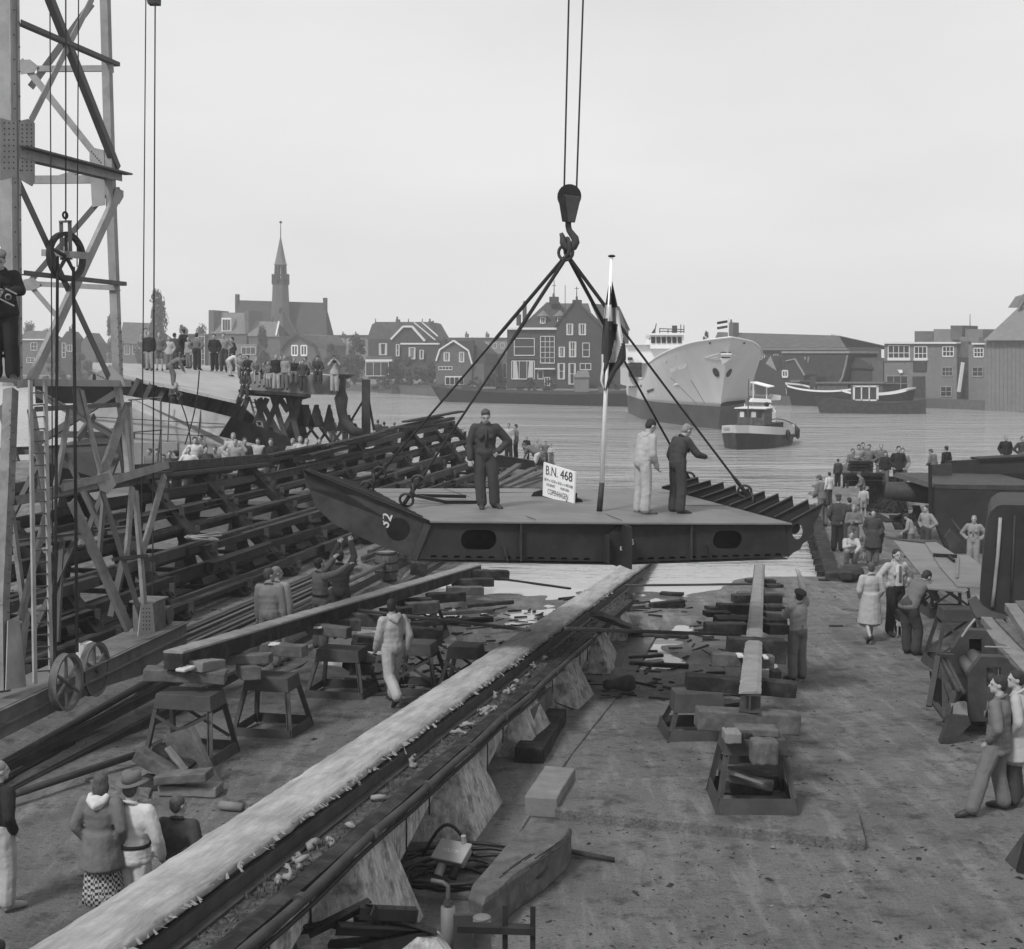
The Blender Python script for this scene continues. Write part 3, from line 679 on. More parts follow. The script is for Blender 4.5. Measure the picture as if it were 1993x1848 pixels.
RB0, RB1 = P(1459.5, 1348, 18.1), P(1478.5, 1098, 37.5)
rb = thing('launching_girder', 'steel I girder with a pale greased top standing on blocks right of the slipway', 'girder', RB0-Z*.26)
mb = MB(); d = RB1-RB0; mb.ibeam(RB0-Z*.15, RB1-Z*.15, .28, .25, .025); part('girder', mb, M['steel_mid'], rb)
rings = []
for i in range(120):
    t = i/119; c = RB0+d*t; j = .012*noise.noise(V((i*1.1, 3, 3))); j2 = .012*noise.noise(V((i*1.3, 9, 3))); w = .15-.03*t
    rings.append([c+V((-w+j, 0, -.02)), c+V((-w*.6, 0, .012+j)), c+V((w*.6, 0, .012+j2)), c+V((w+j2, 0, -.02))])
mb = MB(); mb.loft(rings); part('tallow_layer', mb, M['tallow_grey'], rb)
# steel trestle (local coordinates, origin at base centre): plate cap, four raking legs, skirt plates
def trestle(lab, c, rz, H, wt, wb, dt, db, brace=True, skirt=.16, cap=.22, grp='steel trestles under the launching beams', m_='trestle'):
    r = thing('steel_trestle', lab, 'trestle', c, grp, rz); ORG[r.name] = V((0, 0, 0))
    mb = MB(); mb.loft([[V((-wt/2-.03, -dt/2-.03, H-cap)), V((wt/2+.03, -dt/2-.03, H-cap)), V((wt/2+.03, dt/2+.03, H-cap)), V((-wt/2-.03, dt/2+.03, H-cap))], [V((-wt/2, -dt/2, H)), V((wt/2, -dt/2, H)), V((wt/2, dt/2, H)), V((-wt/2, dt/2, H))]])
    part('cap_box', mb, M[m_], r, bevel=.01)
    for sx in (-1, 1):
        for sy in (-1, 1):
            mb = MB(); a = V((sx*(wt/2+.0), sy*dt/2, H-cap)); b_ = V((sx*wb/2, sy*db/2, 0))
            mb.beam(a, b_, .075, .014, up=V((0, 1, 0)), off=(0, 0)); mb.beam(a+V((-sx*.03, 0, 0)), b_+V((-sx*.03, 0, 0)), .014, .075, up=V((0, 1, 0)), off=(0, 0)); part('leg', mb, M[m_], r)
    for sy in (-1, 1):
        f = skirt/H; x0 = wb/2+(wt/2-wb/2)*f; mb = MB(); y = sy*(db/2+.01); mb.prism([V((-wb/2-.02, y, 0)), V((wb/2+.02, y, 0)), V((x0, y-sy*.02, skirt)), V((-x0, y-sy*.02, skirt))], V((0, sy*.012, 0))); part('skirt_plate', mb, M[m_], r)
    for sx in (-1, 1):
        x = sx*(wb/2+.01); mb = MB(); mb.prism([V((x, -db/2, 0)), V((x, db/2, 0)), V((x-sx*.03, db/2, skirt)), V((x-sx*.03, -db/2, skirt))], V((sx*.012, 0, 0))); part('skirt_plate', mb, M[m_], r)
    if brace:
        for sy in (-1, 1):
            mb = MB(); y = sy*(db/2*.5+dt/2*.5); mb.beam(V((-wt/2, y, H-cap-.05)), V((wb/2*.85, y, skirt+.1)), .05, .012, up=V((0, 1, 0))); part('brace', mb, M[m_], r)
            mb = MB(); mb.beam(V((wt/2, y+.014*sy, H-cap-.05)), V((-wb/2*.85, y+.014*sy, skirt+.1)), .05, .012, up=V((0, 1, 0))); part('brace', mb, M[m_], r)
    return r
def ground(u, v): return PG(u, v)
def log(nm, lab, p0, p1, w, h, m_='timber', cat='timber', grp=None, bev=.015, roll=0):
    mb = MB(); up = Z if not roll else (Z+V((roll, 0, 0))).normalized(); n = 8; rd = random.Random(hash((round(p0.x*50), round(p0.y*50))) & 255)
    d, r, u = mb.frame(p0, p1, up); rings = []
    for i in range(n+1):
        c = p0.lerp(p1, i/n); e = lambda: rd.uniform(-.03, .03)*min(w, h)+rd.uniform(-.004, .004)
        rings.append([c-r*(w/2+e())-u*(h/2+e()), c+r*(w/2+e())-u*(h/2+e()), c+r*(w/2+e())+u*(h/2+e()), c-r*(w/2+e())+u*(h/2+e())])
    mb.loft(rings); return solo(nm, mb, M[m_], lab, cat, grp, bevel=bev)
TI = 'loose timbers and baulks about the slipway'
# left beam trestles
a = .0
def gp(x, y): return V((x, y, gh(x, y, False)))
tr = [((-4.72, 20.0), 1.0, 'near left trestle carrying the end of the dark launching beam, chalk curve on its cap', True, .85, 1.05),
      ((-3.85, 21.9), .93, 'second trestle from the near end of the dark launching beam, wide skirt plate', False, .72, .98),
      ((-3.15, 25.3), .88, 'third trestle under the dark launching beam, left of the hooded worker', False, .8, 1.1),
      ((-1.75, 25.6), .95, 'trestle just right of the hooded worker', True, .6, .95),
      ((-.85, 25.2), .95, 'open trestle frame beside the concrete way right of the hooded worker', True, .55, .9),
      ((-2.0, 31.0), .85, 'farther trestle under the dark launching beam among scattered blocks', True, .6, .9)]
for (xy, H, lab, br_, wt, wb) in tr:
    trestle(lab, gp(*xy), -.22, H, wt, wb, .5, .95, br_)
log('timber_block', 'thick weathered baulk lying across the near left trestle', P(282, 1310, 20.0)+V((0, 0, 0)), P(440, 1318, 20.1), .34, .17, 'timber', grp=TI)
log('timber_block', 'pale sawn wedge block beside the end of the dark beam', P(380, 1298, 19.9), P(425, 1292, 20.4), .26, .15, 'timber_light', grp=TI)
log('timber_block', 'small white sawn chock under the end of the dark beam', P(350, 1306, 19.65), P(372, 1298, 19.9), .16, .05, 'paint_white', grp=TI)
log('timber_block', 'square ended baulk with light end pointing right under the dark beam', P(515, 1262, 22.3), P(594, 1268, 22.0), .22, .19, 'timber', grp=TI)
log('timber_block', 'dark baulk below the light ended one', P(430, 1283, 21.8), P(528, 1281, 21.7), .25, .15, 'timber', grp=TI)
log('timber_block', 'end grain block on the second trestle', P(475, 1302, 22.2), P(490, 1312, 21.0), .28, .2, 'timber', grp=TI)
log('timber_block', 'dark baulk crossing under the beam by the third trestle', P(600, 1222, 25.2), P(680, 1232, 24.9), .22, .19, 'timber', grp=TI)
log('timber_block', 'thin white chock on the baulk by the third trestle', P(611, 1221, 25.0), P(628, 1221, 25.0), .2, .03, 'paint_white', grp=TI)
log('timber_block', 'thin white chock on the square ended baulk', P(524, 1254, 22.2), P(545, 1254, 22.2), .2, .03, 'paint_white', grp=TI)
for i, (u0, v0, u1, v1, Y, w, h) in enumerate([(672, 1205, 742, 1206, 27, .3, .25), (690, 1245, 728, 1248, 25.8, .25, .14), (688, 1257, 728, 1260, 25.7, .3, .14), (678, 1274, 722, 1280, 25.4, .5, .14), (674, 1296, 720, 1300, 25.3, .5, .16), (740, 1195, 800, 1190, 29, .25, .2), (790, 1185, 850, 1182, 30, .3, .25), (830, 1165, 905, 1160, 32, .3, .22), (760, 1175, 840, 1172, 31, .25, .2), (870, 1150, 940, 1150, 33.5, .3, .2), (880, 1135, 960, 1133, 35, .3, .2), (900, 1118, 990, 1120, 36.5, .3, .25), (860, 1195, 960, 1188, 30, .1, .08), (800, 1215, 960, 1205, 28.5, .2, .1), (910, 1180, 1000, 1172, 31, .12, .08), (640, 1215, 700, 1216, 26.5, .3, .22), (770, 1232, 860, 1240, 26.5, .25, .3)]):
    c = P(u0, v0, Y); e = P(u1, v1, Y+.2); zg = gh(c.x, c.y, False)
    log('timber_baulk', ['short thick baulk', 'weathered baulk', 'dark wet baulk', 'split timber', 'squared timber', 'blackened block'][i % 6]+' in the heap, '+['nearest the third trestle', 'second lowest of the stack by the worker', 'in the middle of the stack by the worker', 'broad one in the stack by the worker', 'lowest of the stack by the worker', 'just behind the hooded worker', 'right of the hooded workers head', 'halfway up the heap', 'beside the flat board', 'near the bright puddle', 'close under the section', 'farthest up the heap', 'thin one slanting over the heap', 'long one lying in front of the heap', 'thin one reaching toward the puddle', 'behind the third trestle', 'propped in front of the dark opening'][i], c, e, w, h, 'timber_dark' if i % 3 else 'timber', grp=TI)
# boards spanning to the concrete way
log('tie_bar', 'long flat bar running from the dark beam to the concrete way behind the hooded worker', P(680, 1186, 27.5), P(1030, 1227, 23), .08, .05, 'steel_mid', 'bar', 'flat bars across the slip')
log('tie_bar', 'long flat bar from the concrete way to the right girder across the puddles', P(1100, 1224, 23), P(1440, 1236, 25.5), .08, .06, 'steel_mid', 'bar', 'flat bars across the slip')
log('tie_bar', 'farther thin bar from the concrete way to the right girder near the water', P(1215, 1140, 33.5), P(1470, 1137, 33.5), .08, .05, 'steel_mid', 'bar', 'flat bars across the slip')
log('tie_bar', 'thin bar slanting over the bright puddle below the section', P(975, 1127, 34.5), P(1110, 1146, 31.5), .07, .05, 'steel_dark', 'bar', 'flat bars across the slip')
# right girder: trestle, cross timbers, blocks
t1 = trestle('open fronted steel trestle nearest the camera under the right girder', gp(3.05, 17.25)+V((.0, 0, .14)), -.02, .89, .74, .98, .55, .95, False, .2, .2)
log('timber_block', 'split pale block lying on the near trestle left of its gap', P(1408, 1432, 16.95), P(1440, 1432, 16.95), .3, .13, 'timber_light', grp=TI)
log('timber_block', 'square block lying on the near trestle right of its gap', P(1461, 1462, 16.7), P(1512, 1463, 16.7), .25, .3, 'timber', grp=TI, bev=.03)
log('timber_block', 'flat pale board over the gap of the near trestle', P(1430, 1421, 17.2), P(1512, 1423, 17.2), .3, .1, 'timber', grp=TI)
log('cross_timber', 'heavy squared timber lying crosswise under the end of the right girder', P(1355, 1397, 18.25), P(1553, 1407, 18.3), .34, .27, 'timber', grp=TI, bev=.02)
log('cross_timber', 'rotten split baulk crosswise behind the heavy squared timber', P(1335, 1325, 20.3), P(1547, 1342, 20.3), .28, .22, 'timber_dark', grp=TI)
log('cross_timber', 'weathered baulk with a jagged end crossing under the right girder', P(1385, 1282, 21.6), P(1505, 1288, 21.6), .25, .2, 'timber', grp=TI)
log('cross_timber', 'large dark plate faced block right of the girder by the capped worker', P(1415, 1262, 23.0), P(1528, 1268, 23.0), .3, .38, 'timber_dark', grp=TI)
log('timber_block', 'thin white chock left of the girder on the jagged baulk', P(1434, 1276, 21.5), P(1446, 1276, 21.5), .25, .03, 'paint_white', grp=TI)
log('timber_block', 'thin white chock right of the girder on the jagged baulk', P(1484, 1279, 21.5), P(1493, 1279, 21.5), .25, .03, 'paint_white', grp=TI)
log('timber_block', 'round topped post stub right of the girder', P(1500, 1320, 20.9), P(1518, 1320, 20.9), .28, .25, 'timber_dark', grp=TI)
trestle('low broad plated trestle left of the right girder beside the puddle', gp(2.93, 21.6), .05, .72, .75, 1.05, .45, .95, False, .2, .3)
trestle('second trestle under the right girder behind the heavy timber', gp(3.35, 19.3), .0, .7, .62, .8, .4, .6, True, .14, .2)
trestle('third trestle under the right girder beside the capped worker', gp(3.75, 23.3), .0, .6, .7, .9, .4, .6, True, .14, .2)
where = ['just beyond the plated trestle', 'left of the girder beside the capped worker', 'beside the capped workers knee', 'level with the capped workers belt', 'level with the capped workers hand', 'left and low among the farther blocks', 'dark one in the farther blocks', 'third farthest under the girder', 'second farthest under the girder', 'farthest under the girder', 'right of the girder, far end', 'right of the girder near the capped workers elbow', 'short one left of the girder', 'long thin one left of the girder']
for i, (u0, u1, v, Y, h, dv) in enumerate([(1372, 1452, 1223, 25.4, .2, 0), (1395, 1455, 1212, 26.2, .18, 1), (1490, 1530, 1224, 25.3, .18, 0), (1486, 1527, 1212, 26.0, .15, 0), (1487, 1530, 1196, 27.6, .1, 2), (1371, 1420, 1195, 27.3, .1, 0), (1396, 1460, 1184, 28.5, .2, 2), (1425, 1520, 1165, 30.2, .18, 0), (1436, 1524, 1157, 31.2, .1, 0), (1452, 1508, 1131, 34.5, .08, 0), (1489, 1521, 1140, 33.5, .08, 0), (1485, 1525, 1184, 28.7, .1, 0), (1376, 1400, 1184, 28.6, .08, 0), (1391, 1465, 1206, 26.9, .15, 1)]):
    log('cross_block', ['dark block', 'wet baulk', 'squared block', 'stub of timber', 'thin board'][i % 5]+' crossing under the right girder, '+where[i], P(u0, v, Y), P(u1, v+dv, Y+.1), .28, h, 'timber_dark' if i % 4 else 'timber', grp='cross blocks under the right girder')
log('trestle_board', 'board lying inside the near trestle under its cap', P(1405, 1508, 17.3), P(1505, 1530, 17.2), .2, .1, 'timber', grp=TI)
log('trestle_board', 'pale slat slanting inside the near trestle', P(1412, 1500, 17.1), P(1486, 1526, 17.0), .08, .03, 'timber_light', grp=TI)
log('trestle_board', 'dark baulk on the slab behind the near trestle', P(1400, 1520, 17.7), P(1500, 1524, 17.7), .3, .25, 'timber_dark', grp=TI)
log('timber_block', 'broken stub jammed beside the pale split block', P(1440, 1440, 17.1), P(1462, 1441, 17.1), .2, .2, 'timber_dark', grp=TI)
# concrete pads
M['pad_top'] = M['soil_ground'].copy(); M['pad_top'].name = 'pad_top'
mb = MB(); q = [ground(1085, 1583), ground(1690, 1652), ground(1655, 1585), ground(1480, 1395), ground(1330, 1390), ground(1130, 1530)]
mb.prism([V((p.x, p.y, gh(p.x, p.y, False)+.14)) for p in [ground(1080, 1598), ground(1684, 1658), ground(1668, 1592), ground(1560, 1560), ground(1330, 1530), ground(1095, 1540)]], V((0, 0, -.3)))
solo('concrete_pad', mb, M['pad_top'], 'low concrete slab under the near trestle of the right girder', 'slab', bevel=.02)
mb = MB(); mb.prism([V((p.x, p.y, p.z+.07)) for p in [ground(440, 1560), ground(545, 1592), ground(640, 1510), ground(600, 1490), ground(455, 1490)]], V((0, 0, -.2)))
solo('concrete_pad', mb, M['pad_top'], 'low concrete slab behind the boy at the left edge of the way', 'slab', bevel=.02)
mb = MB(); mb.prism([V((p.x, p.y, p.z+.05)) for p in [ground(150, 1520), ground(290, 1555), ground(330, 1470), ground(215, 1462)]], V((0, 0, -.2)))
solo('concrete_pad', mb, M['pad_top'], 'pale slab under the leaning pole at the left', 'slab', bevel=.02)
# timbers right of the way
def gl(nm, lab, u0, v0, u1, v1, w, h, m_='timber', lift=0, bev=.02, cat='timber'):
    a, c = ground(u0, v0), ground(u1, v1); return log(nm, lab, a+Z*(h/2+lift), c+Z*(h/2+lift), w, h, m_, cat, TI, bev)
gl('timber_block', 'clean squared block lying beside the slab edge', 1052, 1592, 1090, 1530, .42, .27, 'timber_light')
gl('timber_block', 'dark block leaning against the third buttress', 1010, 1458, 1050, 1405, .45, .3, 'timber', .3)
gl('timber_block', 'long dark block on the ground by the third buttress', 1030, 1490, 1078, 1408, .42, .25, 'timber_dark')
tp_ = [PZ(u, v, .42) for u, v in ((912, 1741), (916, 1722), (954, 1678), (991, 1637), (1025, 1604), (1060, 1598), (1113, 1606), (1106, 1622), (1059, 1664), (998, 1705), (974, 1729), (940, 1752))]
mb = MB(); n_p = len(tp_); rings = []
for z_, k_ in ((.02, .97), (.12, 1.0), (.25, .99), (.37, 1.0), (.42, .95)):
    cen = sum(tp_, V())/n_p; rings.append([V((cen.x+(p.x-cen.x)*k_+.025*noise.noise(V((i*3.3, z_*9, 1))), cen.y+(p.y-cen.y)*k_+.03*noise.noise(V((i*2.1, z_*7, 5))), z_+.015*noise.noise(V((i*5.1, z_*3, 2))))) for i, p in enumerate(tp_)])
mb.loft(rings); wb_ = solo('weathered_baulk', mb, M['timber'], 'huge weathered bent baulk in front of the junction box', 'timber', TI, bevel=.012)
rd_ = random.Random(9)
for k in range(9):
    a_ = tp_[1].lerp(tp_[6], rd_.uniform(.1, .9))+V((rd_.uniform(.05, .3), rd_.uniform(-.15, .0), .003)); mb = MB(); mb.beam(a_, a_+V((.55, 1, 0)).normalized()*rd_.uniform(.15, .5), .012, .008); part('split', mb, M['timber_dark'], wb_)
gl('plank', 'short dark board lying on the flat right yard', 1614, 1220, 1640, 1220, .1, .03, 'timber_dark', bev=0)
gl('plank', 'pale thin board near the retaining wall', 1642, 1186, 1670, 1190, .2, .02, 'timber', bev=0)
gl('timber_block', 'cube shaped block standing in the puddle right of the way', 1216, 1172, 1236, 1172, .3, .22, 'timber')
gl('timber_block', 'long low block lying right of the cube shaped one', 1266, 1187, 1330, 1180, .2, .17, 'timber_dark')
gl('timber_block', 'flat dark board beyond the cube shaped block', 1285, 1158, 1330, 1160, .25, .08, 'timber_dark')
gl('timber_block', 'dark sunk baulk in the puddle, upper', 1225, 1285, 1290, 1279, .12, .07, 'timber_dark')
gl('timber_block', 'dark sunk baulk in the puddle, lower', 1225, 1296, 1340, 1302, .14, .09, 'timber_dark')
gl('timber_block', 'long dark baulk at the puddles upper edge', 1100, 1240, 1340, 1243, .16, .08, 'timber_dark')
for k, (u, v) in enumerate([(1020, 1117), (990, 1114), (1055, 1122), (1085, 1136), (1150, 1126), (1065, 1149), (1240, 1240), (1125, 1135)]):
    gl('debris_block', 'small dark block lying in the bright puddle '+['below the keel, right one', 'below the keel, left one', 'near the middle of the left puddle', 'beside the slanting bar', 'against the far end of the way', 'alone left of the way', 'beside the tilted white plank', 'between bar and way'][k], u-9, v, u+9, v, .2, .12, 'timber_dark')
p = ground(1203, 1300); log('plank', 'tilted pale perforated plank standing in the puddle', p, p+V((.1, .3, .32)), .17, .03, 'timber_light', grp=TI, bev=0)
p = ground(1150, 1288); log('plank', 'pale raking strut against the fourth buttress', p, p+V((.35, .5, .5)), .13, .05, 'timber_light', grp=TI, bev=0)
p = ground(1240, 1232); log('strut', 'dark raking strut beside the far buttress', p+V((.0, 0, .05)), P(1160, 1195, 25.0), .25, .08, 'timber', grp=TI, bev=0)
# rod, cable heap, vase-like pot
mb = MB(); mb.tube(ground(1090, 1665)+Z*.06, ground(1195, 1681)+Z*.04, .035, .03, 8); solo('iron_rod', mb, M['rust'], 'short rusty rod sticking out from under the huge baulk', 'rod', smooth=True)
c = ground(1205, 1350); mb = MB(); rings = []
for t, r in ((0, .07), (.06, .10), (.18, .085), (.3, .12), (.48, .16), (.56, .13), (.57, .0)):
    ctr = c+V((-.28+t, .05+t*.35, .14)); rings.append([ctr+V((-.33*math.sin(a)*r, .94*math.sin(a)*r*.9, math.cos(a)*r)) for a in [2*math.pi*i/14 for i in range(14)]])
mb.loft(rings); mb.tube(c+V((-.33, 0, .03)), c+V((.0, -.05, .02)), .03, .03, 6); solo('ventilator_cowl', mb, M['rust'], 'dark cowl shaped casting lying on the ground right of the way', 'casting', smooth=True)
# scrap by the buttress
rnd = random.Random(11)
for k in range(7):
    c = ground(1120+rnd.uniform(-28, 25), 1372+rnd.uniform(-30, 12)); an = rnd.uniform(0, 3); L = rnd.uniform(.15, .35); d = V((math.cos(an)*L, math.sin(an)*L, rnd.uniform(0, .15)))
    mb = MB(); mb.angle(c-d+Z*.1, c+d+Z*.1, .06, .05); solo('scrap_iron', mb, M['rust'], ['longest', 'shortest', 'leftmost', 'rightmost', 'nearest', 'farthest', 'tilted'][k]+' piece of rusty scrap beside the fourth buttress', 'scrap', 'scrap pieces by the fourth buttress')
# junction box with cables
c = P(882, 1665, 14.9); jb = thing('junction_box', 'grey cast electrical junction box with cables beside the second buttress', 'junction box', c-Z*.35)
R = Matrix.Rotation(-.5, 3, 'Z') @ Matrix.Rotation(.55, 3, 'X'); 
mb = MB(); mb.box(c, (.36, .24, .10), R); part('body', mb, M['crane'], jb, bevel=.02)
mb = MB(); mb.box(c+R @ V((0, 0, .065)), (.40, .28, .035), R); ld = part('lid', mb, M['crane'], jb, bevel=.012)
text('MAXIM', 'lettering', M['chalk'], ld, c+R @ V((0, -.03, .088)), R @ V((1, 0, 0)), R @ V((0, 1, 0)), .045, .2)
for sx in (-.09, .09):
    mb = MB(); mb.tube(c+R @ V((sx, -.12, -.03)), c+R @ V((sx, -.25, -.07)), .05, .05, 10); part('socket', mb, M['crane'] if sx < 0 else M['steel_dark'], jb)
mb = MB(); mb.tube(c+R @ V((.1, .12, .05)), c+R @ V((.1, .16, .16)), .03, .03, 8); part('gland', mb, M['crane'], jb)
for k in range(7):
    mb = MB(); o = c+V((.05*k-.1, -.05, -.3)); pts = []
    for i in range(22):
        a = i/21*math.pi*(1.1+.12*k)-.8+.3*k; rr = .32+.05*k; pts.append(V((c.x+.1+rr*1.5*math.cos(a), c.y-.1+rr*1.0*math.sin(a), gh(c.x, c.y, False)+.06+.03*k+.03*math.sin(i))))
    mb.path(pts, .022, 6); solo('cable', mb, M['black'], ['innermost', 'second', 'third', 'fourth', 'fifth', 'sixth', 'outermost'][k]+' loop of black cable coiled about the junction box', 'cable', 'cables coiled by the junction box', smooth=True)
mb = MB(); pts = [c+V((-.35+.04*i, .25, -.1+.36*math.sin(math.pi*i/14))) for i in range(15)]; mb.path(pts, .02, 6); solo('cable', mb, M['black'], 'black cable looping up behind the junction box', 'cable', smooth=True)
# foreground scrap angles
rnd = random.Random(3)
SCR = [(600, 1812, 720, 1752, .10), (700, 1765, 812, 1770, .1), (640, 1790, 800, 1830, .09), (690, 1782, 812, 1786, .1), (660, 1800, 810, 1806, .12), (700, 1840, 830, 1812, .1), (780, 1790, 850, 1815, .12), (640, 1835, 780, 1822, .1), (590, 1805, 670, 1788, .08), (720, 1760, 740, 1782, .1)]
wsc = ['lying crossed on top', 'at the upper right', 'slanting down in front', 'flat in the middle', 'under the crossed one', 'lowest at the right', 'against the buttress foot', 'lowest at the left', 'sticking out left', 'short one on top']
for k, (u0, v0, u1, v1, w) in enumerate(SCR):
    Y = 11.5; mb = MB(); a, c = P(u0, v0, Y+.1*k % .4), P(u1, v1, Y+.25); mb.angle(a, c, w, w*.9, .012, side=1 if k % 2 else -1)
    s = solo('angle_iron', mb, M['steel_dark'], 'dark drilled angle iron in the heap at the bottom, '+wsc[k], 'angle iron', 'angle irons heaped by the near buttress')
    for f in (.2, .4, .6, .8):
        q = a.lerp(c, f); mb = MB(); mb.tube(q+Z*.008, q+Z*.014, .012, .012, 6); part('bolt_hole', mb, M['black'], s)
mb = MB(); mb.prism([P(575, 1830, 11.9), P(660, 1800, 12.0), P(850, 1830, 11.6), P(900, 1900, 11.3), P(600, 1900, 11.3)], V((0, .3, -.05))); mb.v = [p+V((0, 0, 0)) for p in mb.v]; solo('stone_block', mb, M['concrete'], 'rough pale stone block under the angle iron heap', 'stone')
M['portal2'] = mat('pipe_grey', .15, .6, 3, .3, .003, 12, dirt=.5, dscale=3, dcol=.06)
# post with valve, rolling tackle at the bottom edge
pb = P(873, 1848, 12.9); po = thing('hydrant', 'grey standpipe with a bent valve beside the angle iron heap', 'standpipe', V((pb.x, pb.y, 0)))
mb = MB(); mb.tube(V((pb.x, pb.y, 0)), P(872, 1765, 12.9), .075, .07, 12); part('pipe', mb, M['portal2'], po, smooth=True)
q = P(872, 1765, 12.9); mb = MB(); mb.path([q, q+Z*.12, q+V((.0, 0, .2)), q+V((-.05, 0, .24)), q+V((-.16, .05, .24))], .022, 8); part('valve', mb, M['crane_shade'], po, smooth=True)
mb = MB(); mb.tube(q+Z*.02, q+Z*.06, .05, .04, 10); part('collar', mb, M['steel_mid'], po)
ra = thing('pipe_stand', 'pipe standing through a slotted steel cross bar at the bottom edge', 'stand', V((P(940, 1848, 12.6).x, 12.6, 0)))
mb = MB(); a = P(938, 1786, 12.6); mb.tube(V((a.x, a.y, 0)), a, .09, .085, 14); part('pipe', mb, M['portal2'], ra, smooth=True)
mb = MB(); mb.ell(a, (.09, .09, .02), 14, 6); part('pipe_cap', mb, M['portal2'], ra, smooth=True)
mb = MB(); a, c = P(890, 1805, 12.4), P(1040, 1810, 12.4); mb.beam(a, c, .12, .06); part('cross_bar', mb, M['steel_dark'], ra)
for f in (.62, .98):
    q = a.lerp(c, f); mb = MB(); mb.beam(q+V((0, 0, -.25)), q+V((0, 0, .22)), .05, .012); part('upright', mb, M['steel_dark'], ra)
mb = MB(); q = P(905, 1800, 12.75); mb.beam(q+V((0, 0, -.6)), q+V((0, 0, .1)), .22, .05, up=V((0, 1, 0))); part('web_plate', mb, M['steel_mid'], ra)

# trodden chips, splinters and small scrap all over the yard: one mass nobody could count
rnd = random.Random(77); mb = MB(); CH = {}
for i in range(5200):
    y = 13+26*rnd.random()**1.6; x = rnd.uniform(-.33, .40)*y
    if gh(x, y, False) < -.56 or noise.noise(V((x*.6, y*.6, 1)))+rnd.uniform(-.3, .5) < 0: continue
    z = gh(x, y)+.006; a = rnd.uniform(0, 6.28); L = rnd.uniform(.006, .028)*(2.5 if rnd.random() < .04 else 1); w = L*rnd.uniform(.15, .6); d = V((math.cos(a), math.sin(a), rnd.uniform(-.1, .25)))*L; n = V((-math.sin(a), math.cos(a), 0))*w; c = V((x, y, z))
    mb.add([c-d-n, c+d-n, c+d+n, c-d+n, c+V((0, 0, w*.8))], [(0, 1, 4), (1, 2, 4), (2, 3, 4), (3, 0, 4)])
o = solo('wood_chips', mb, M['timber_dark'], 'trodden wood chips and splinters strewn over the yard ground', 'debris', kind='stuff')
o.data.materials.append(M['timber_light']); o.data.polygons.foreach_set('material_index', [1 if (p // 4) % 5 == 0 else 0 for p in range(len(o.data.polygons))])

rnd = random.Random(78); mb = MB()
for i in range(420):
    if i % 3: x, y = rnd.uniform(-3.2, 1.6), rnd.uniform(24.5, 35)
    else: x, y = rnd.uniform(1.4, 4.6), rnd.uniform(24.5, 36)
    z = max(gh(x, y), WATER)+.02; a = rnd.gauss(0, .7); L = rnd.uniform(.05, .38)*rnd.random()+.04; d = V((math.cos(a), math.sin(a), rnd.uniform(-.05, .12)))*L; w = rnd.uniform(.02, .07); c = V((x, y, z)); mb.beam(c-d, c+d, w, w*rnd.uniform(.3, 1))
solo('driftwood', mb, M['timber_dark'], 'wet driftwood and broken timber strewn over the flooded slip floor', 'debris', kind='stuff')
# ---------------------------------------------------------------- travelling crane, left
CA0, CA1 = V((-7.57, 21.5, 0)), V((-6.95, 24.5, 0)); ad_ = (CA1-CA0).normalized(); an_ = V((ad_.y, -ad_.x, 0))
bn_ = V((.19, 1, 0)).normalized()
def A(u, v, o=0): return PP(u, v, CA0, an_)+an_*o
def B(u, v, o=0): return PP(u, v, CA1, bn_)-bn_*o
T0, T1, G0 = V((-7.57, 21.5, 5.31)), V((-6.95, 24.5, 5.31)), V((-6.15, 24.0, .95)); tn_ = (T1-T0).cross(G0-T0).normalized(); tn_ = tn_ if tn_.x > 0 else -tn_
def T(u, v, o=0): return PP(u, v, T0, tn_)+tn_*o
def B2(u, v, o=0): return PP(u, v, V((-6.6, 25.6, 0)), bn_)
crane = thing('tower_crane', 'pale lattice tower of a travelling yard crane filling the left edge', 'crane', V((-7.0, 22.5, 0)))
def mem(nm, f, u0, v0, u1, v1, w, m_='crane', d=.07, o=0, kind='angle', side=1):
    a, c = f(u0, v0, o), f(u1, v1, o); nrm = {A: an_, B: -bn_, T: tn_, B2: -bn_}[f]; mb = MB()
    if kind == 'angle': mb.beam(a, c, w, .014, up=nrm); mb.beam(a, c, .014, d, up=nrm, off=(side*(w/2-.007), -d/2-.007))
    elif kind == 'I': mb.beam(a, c, w, .014, up=nrm); mb.beam(a, c, .014, d, up=nrm, off=(0, -d/2-.007)); mb.beam(a, c, w, .014, up=nrm, off=(0, -d-.02))
    else: mb.beam(a, c, w, d, up=nrm)
    p = part(nm, mb, M[m_], crane); return p
def rivets(f, pts, o, parent):
    mb = MB()
    for (u, v) in pts: mb.ell(f(u, v, o), (.014, .014, .014), 6, 4)
    part('rivets', mb, M['crane_shade'], parent, kind='stuff')
def column(f, pts, w, d, m_='crane', nm='leg_column'):
    mb = MB(); ps = [f(u, v) for u, v in pts]
    nrm = {A: an_, B: -bn_, T: tn_, B2: -bn_}[f]
    for a, c in zip(ps, ps[1:]): mb.beam(a, c, w, d, up=nrm, off=(0, -d/2))
    return part(nm, mb, M[m_], crane)
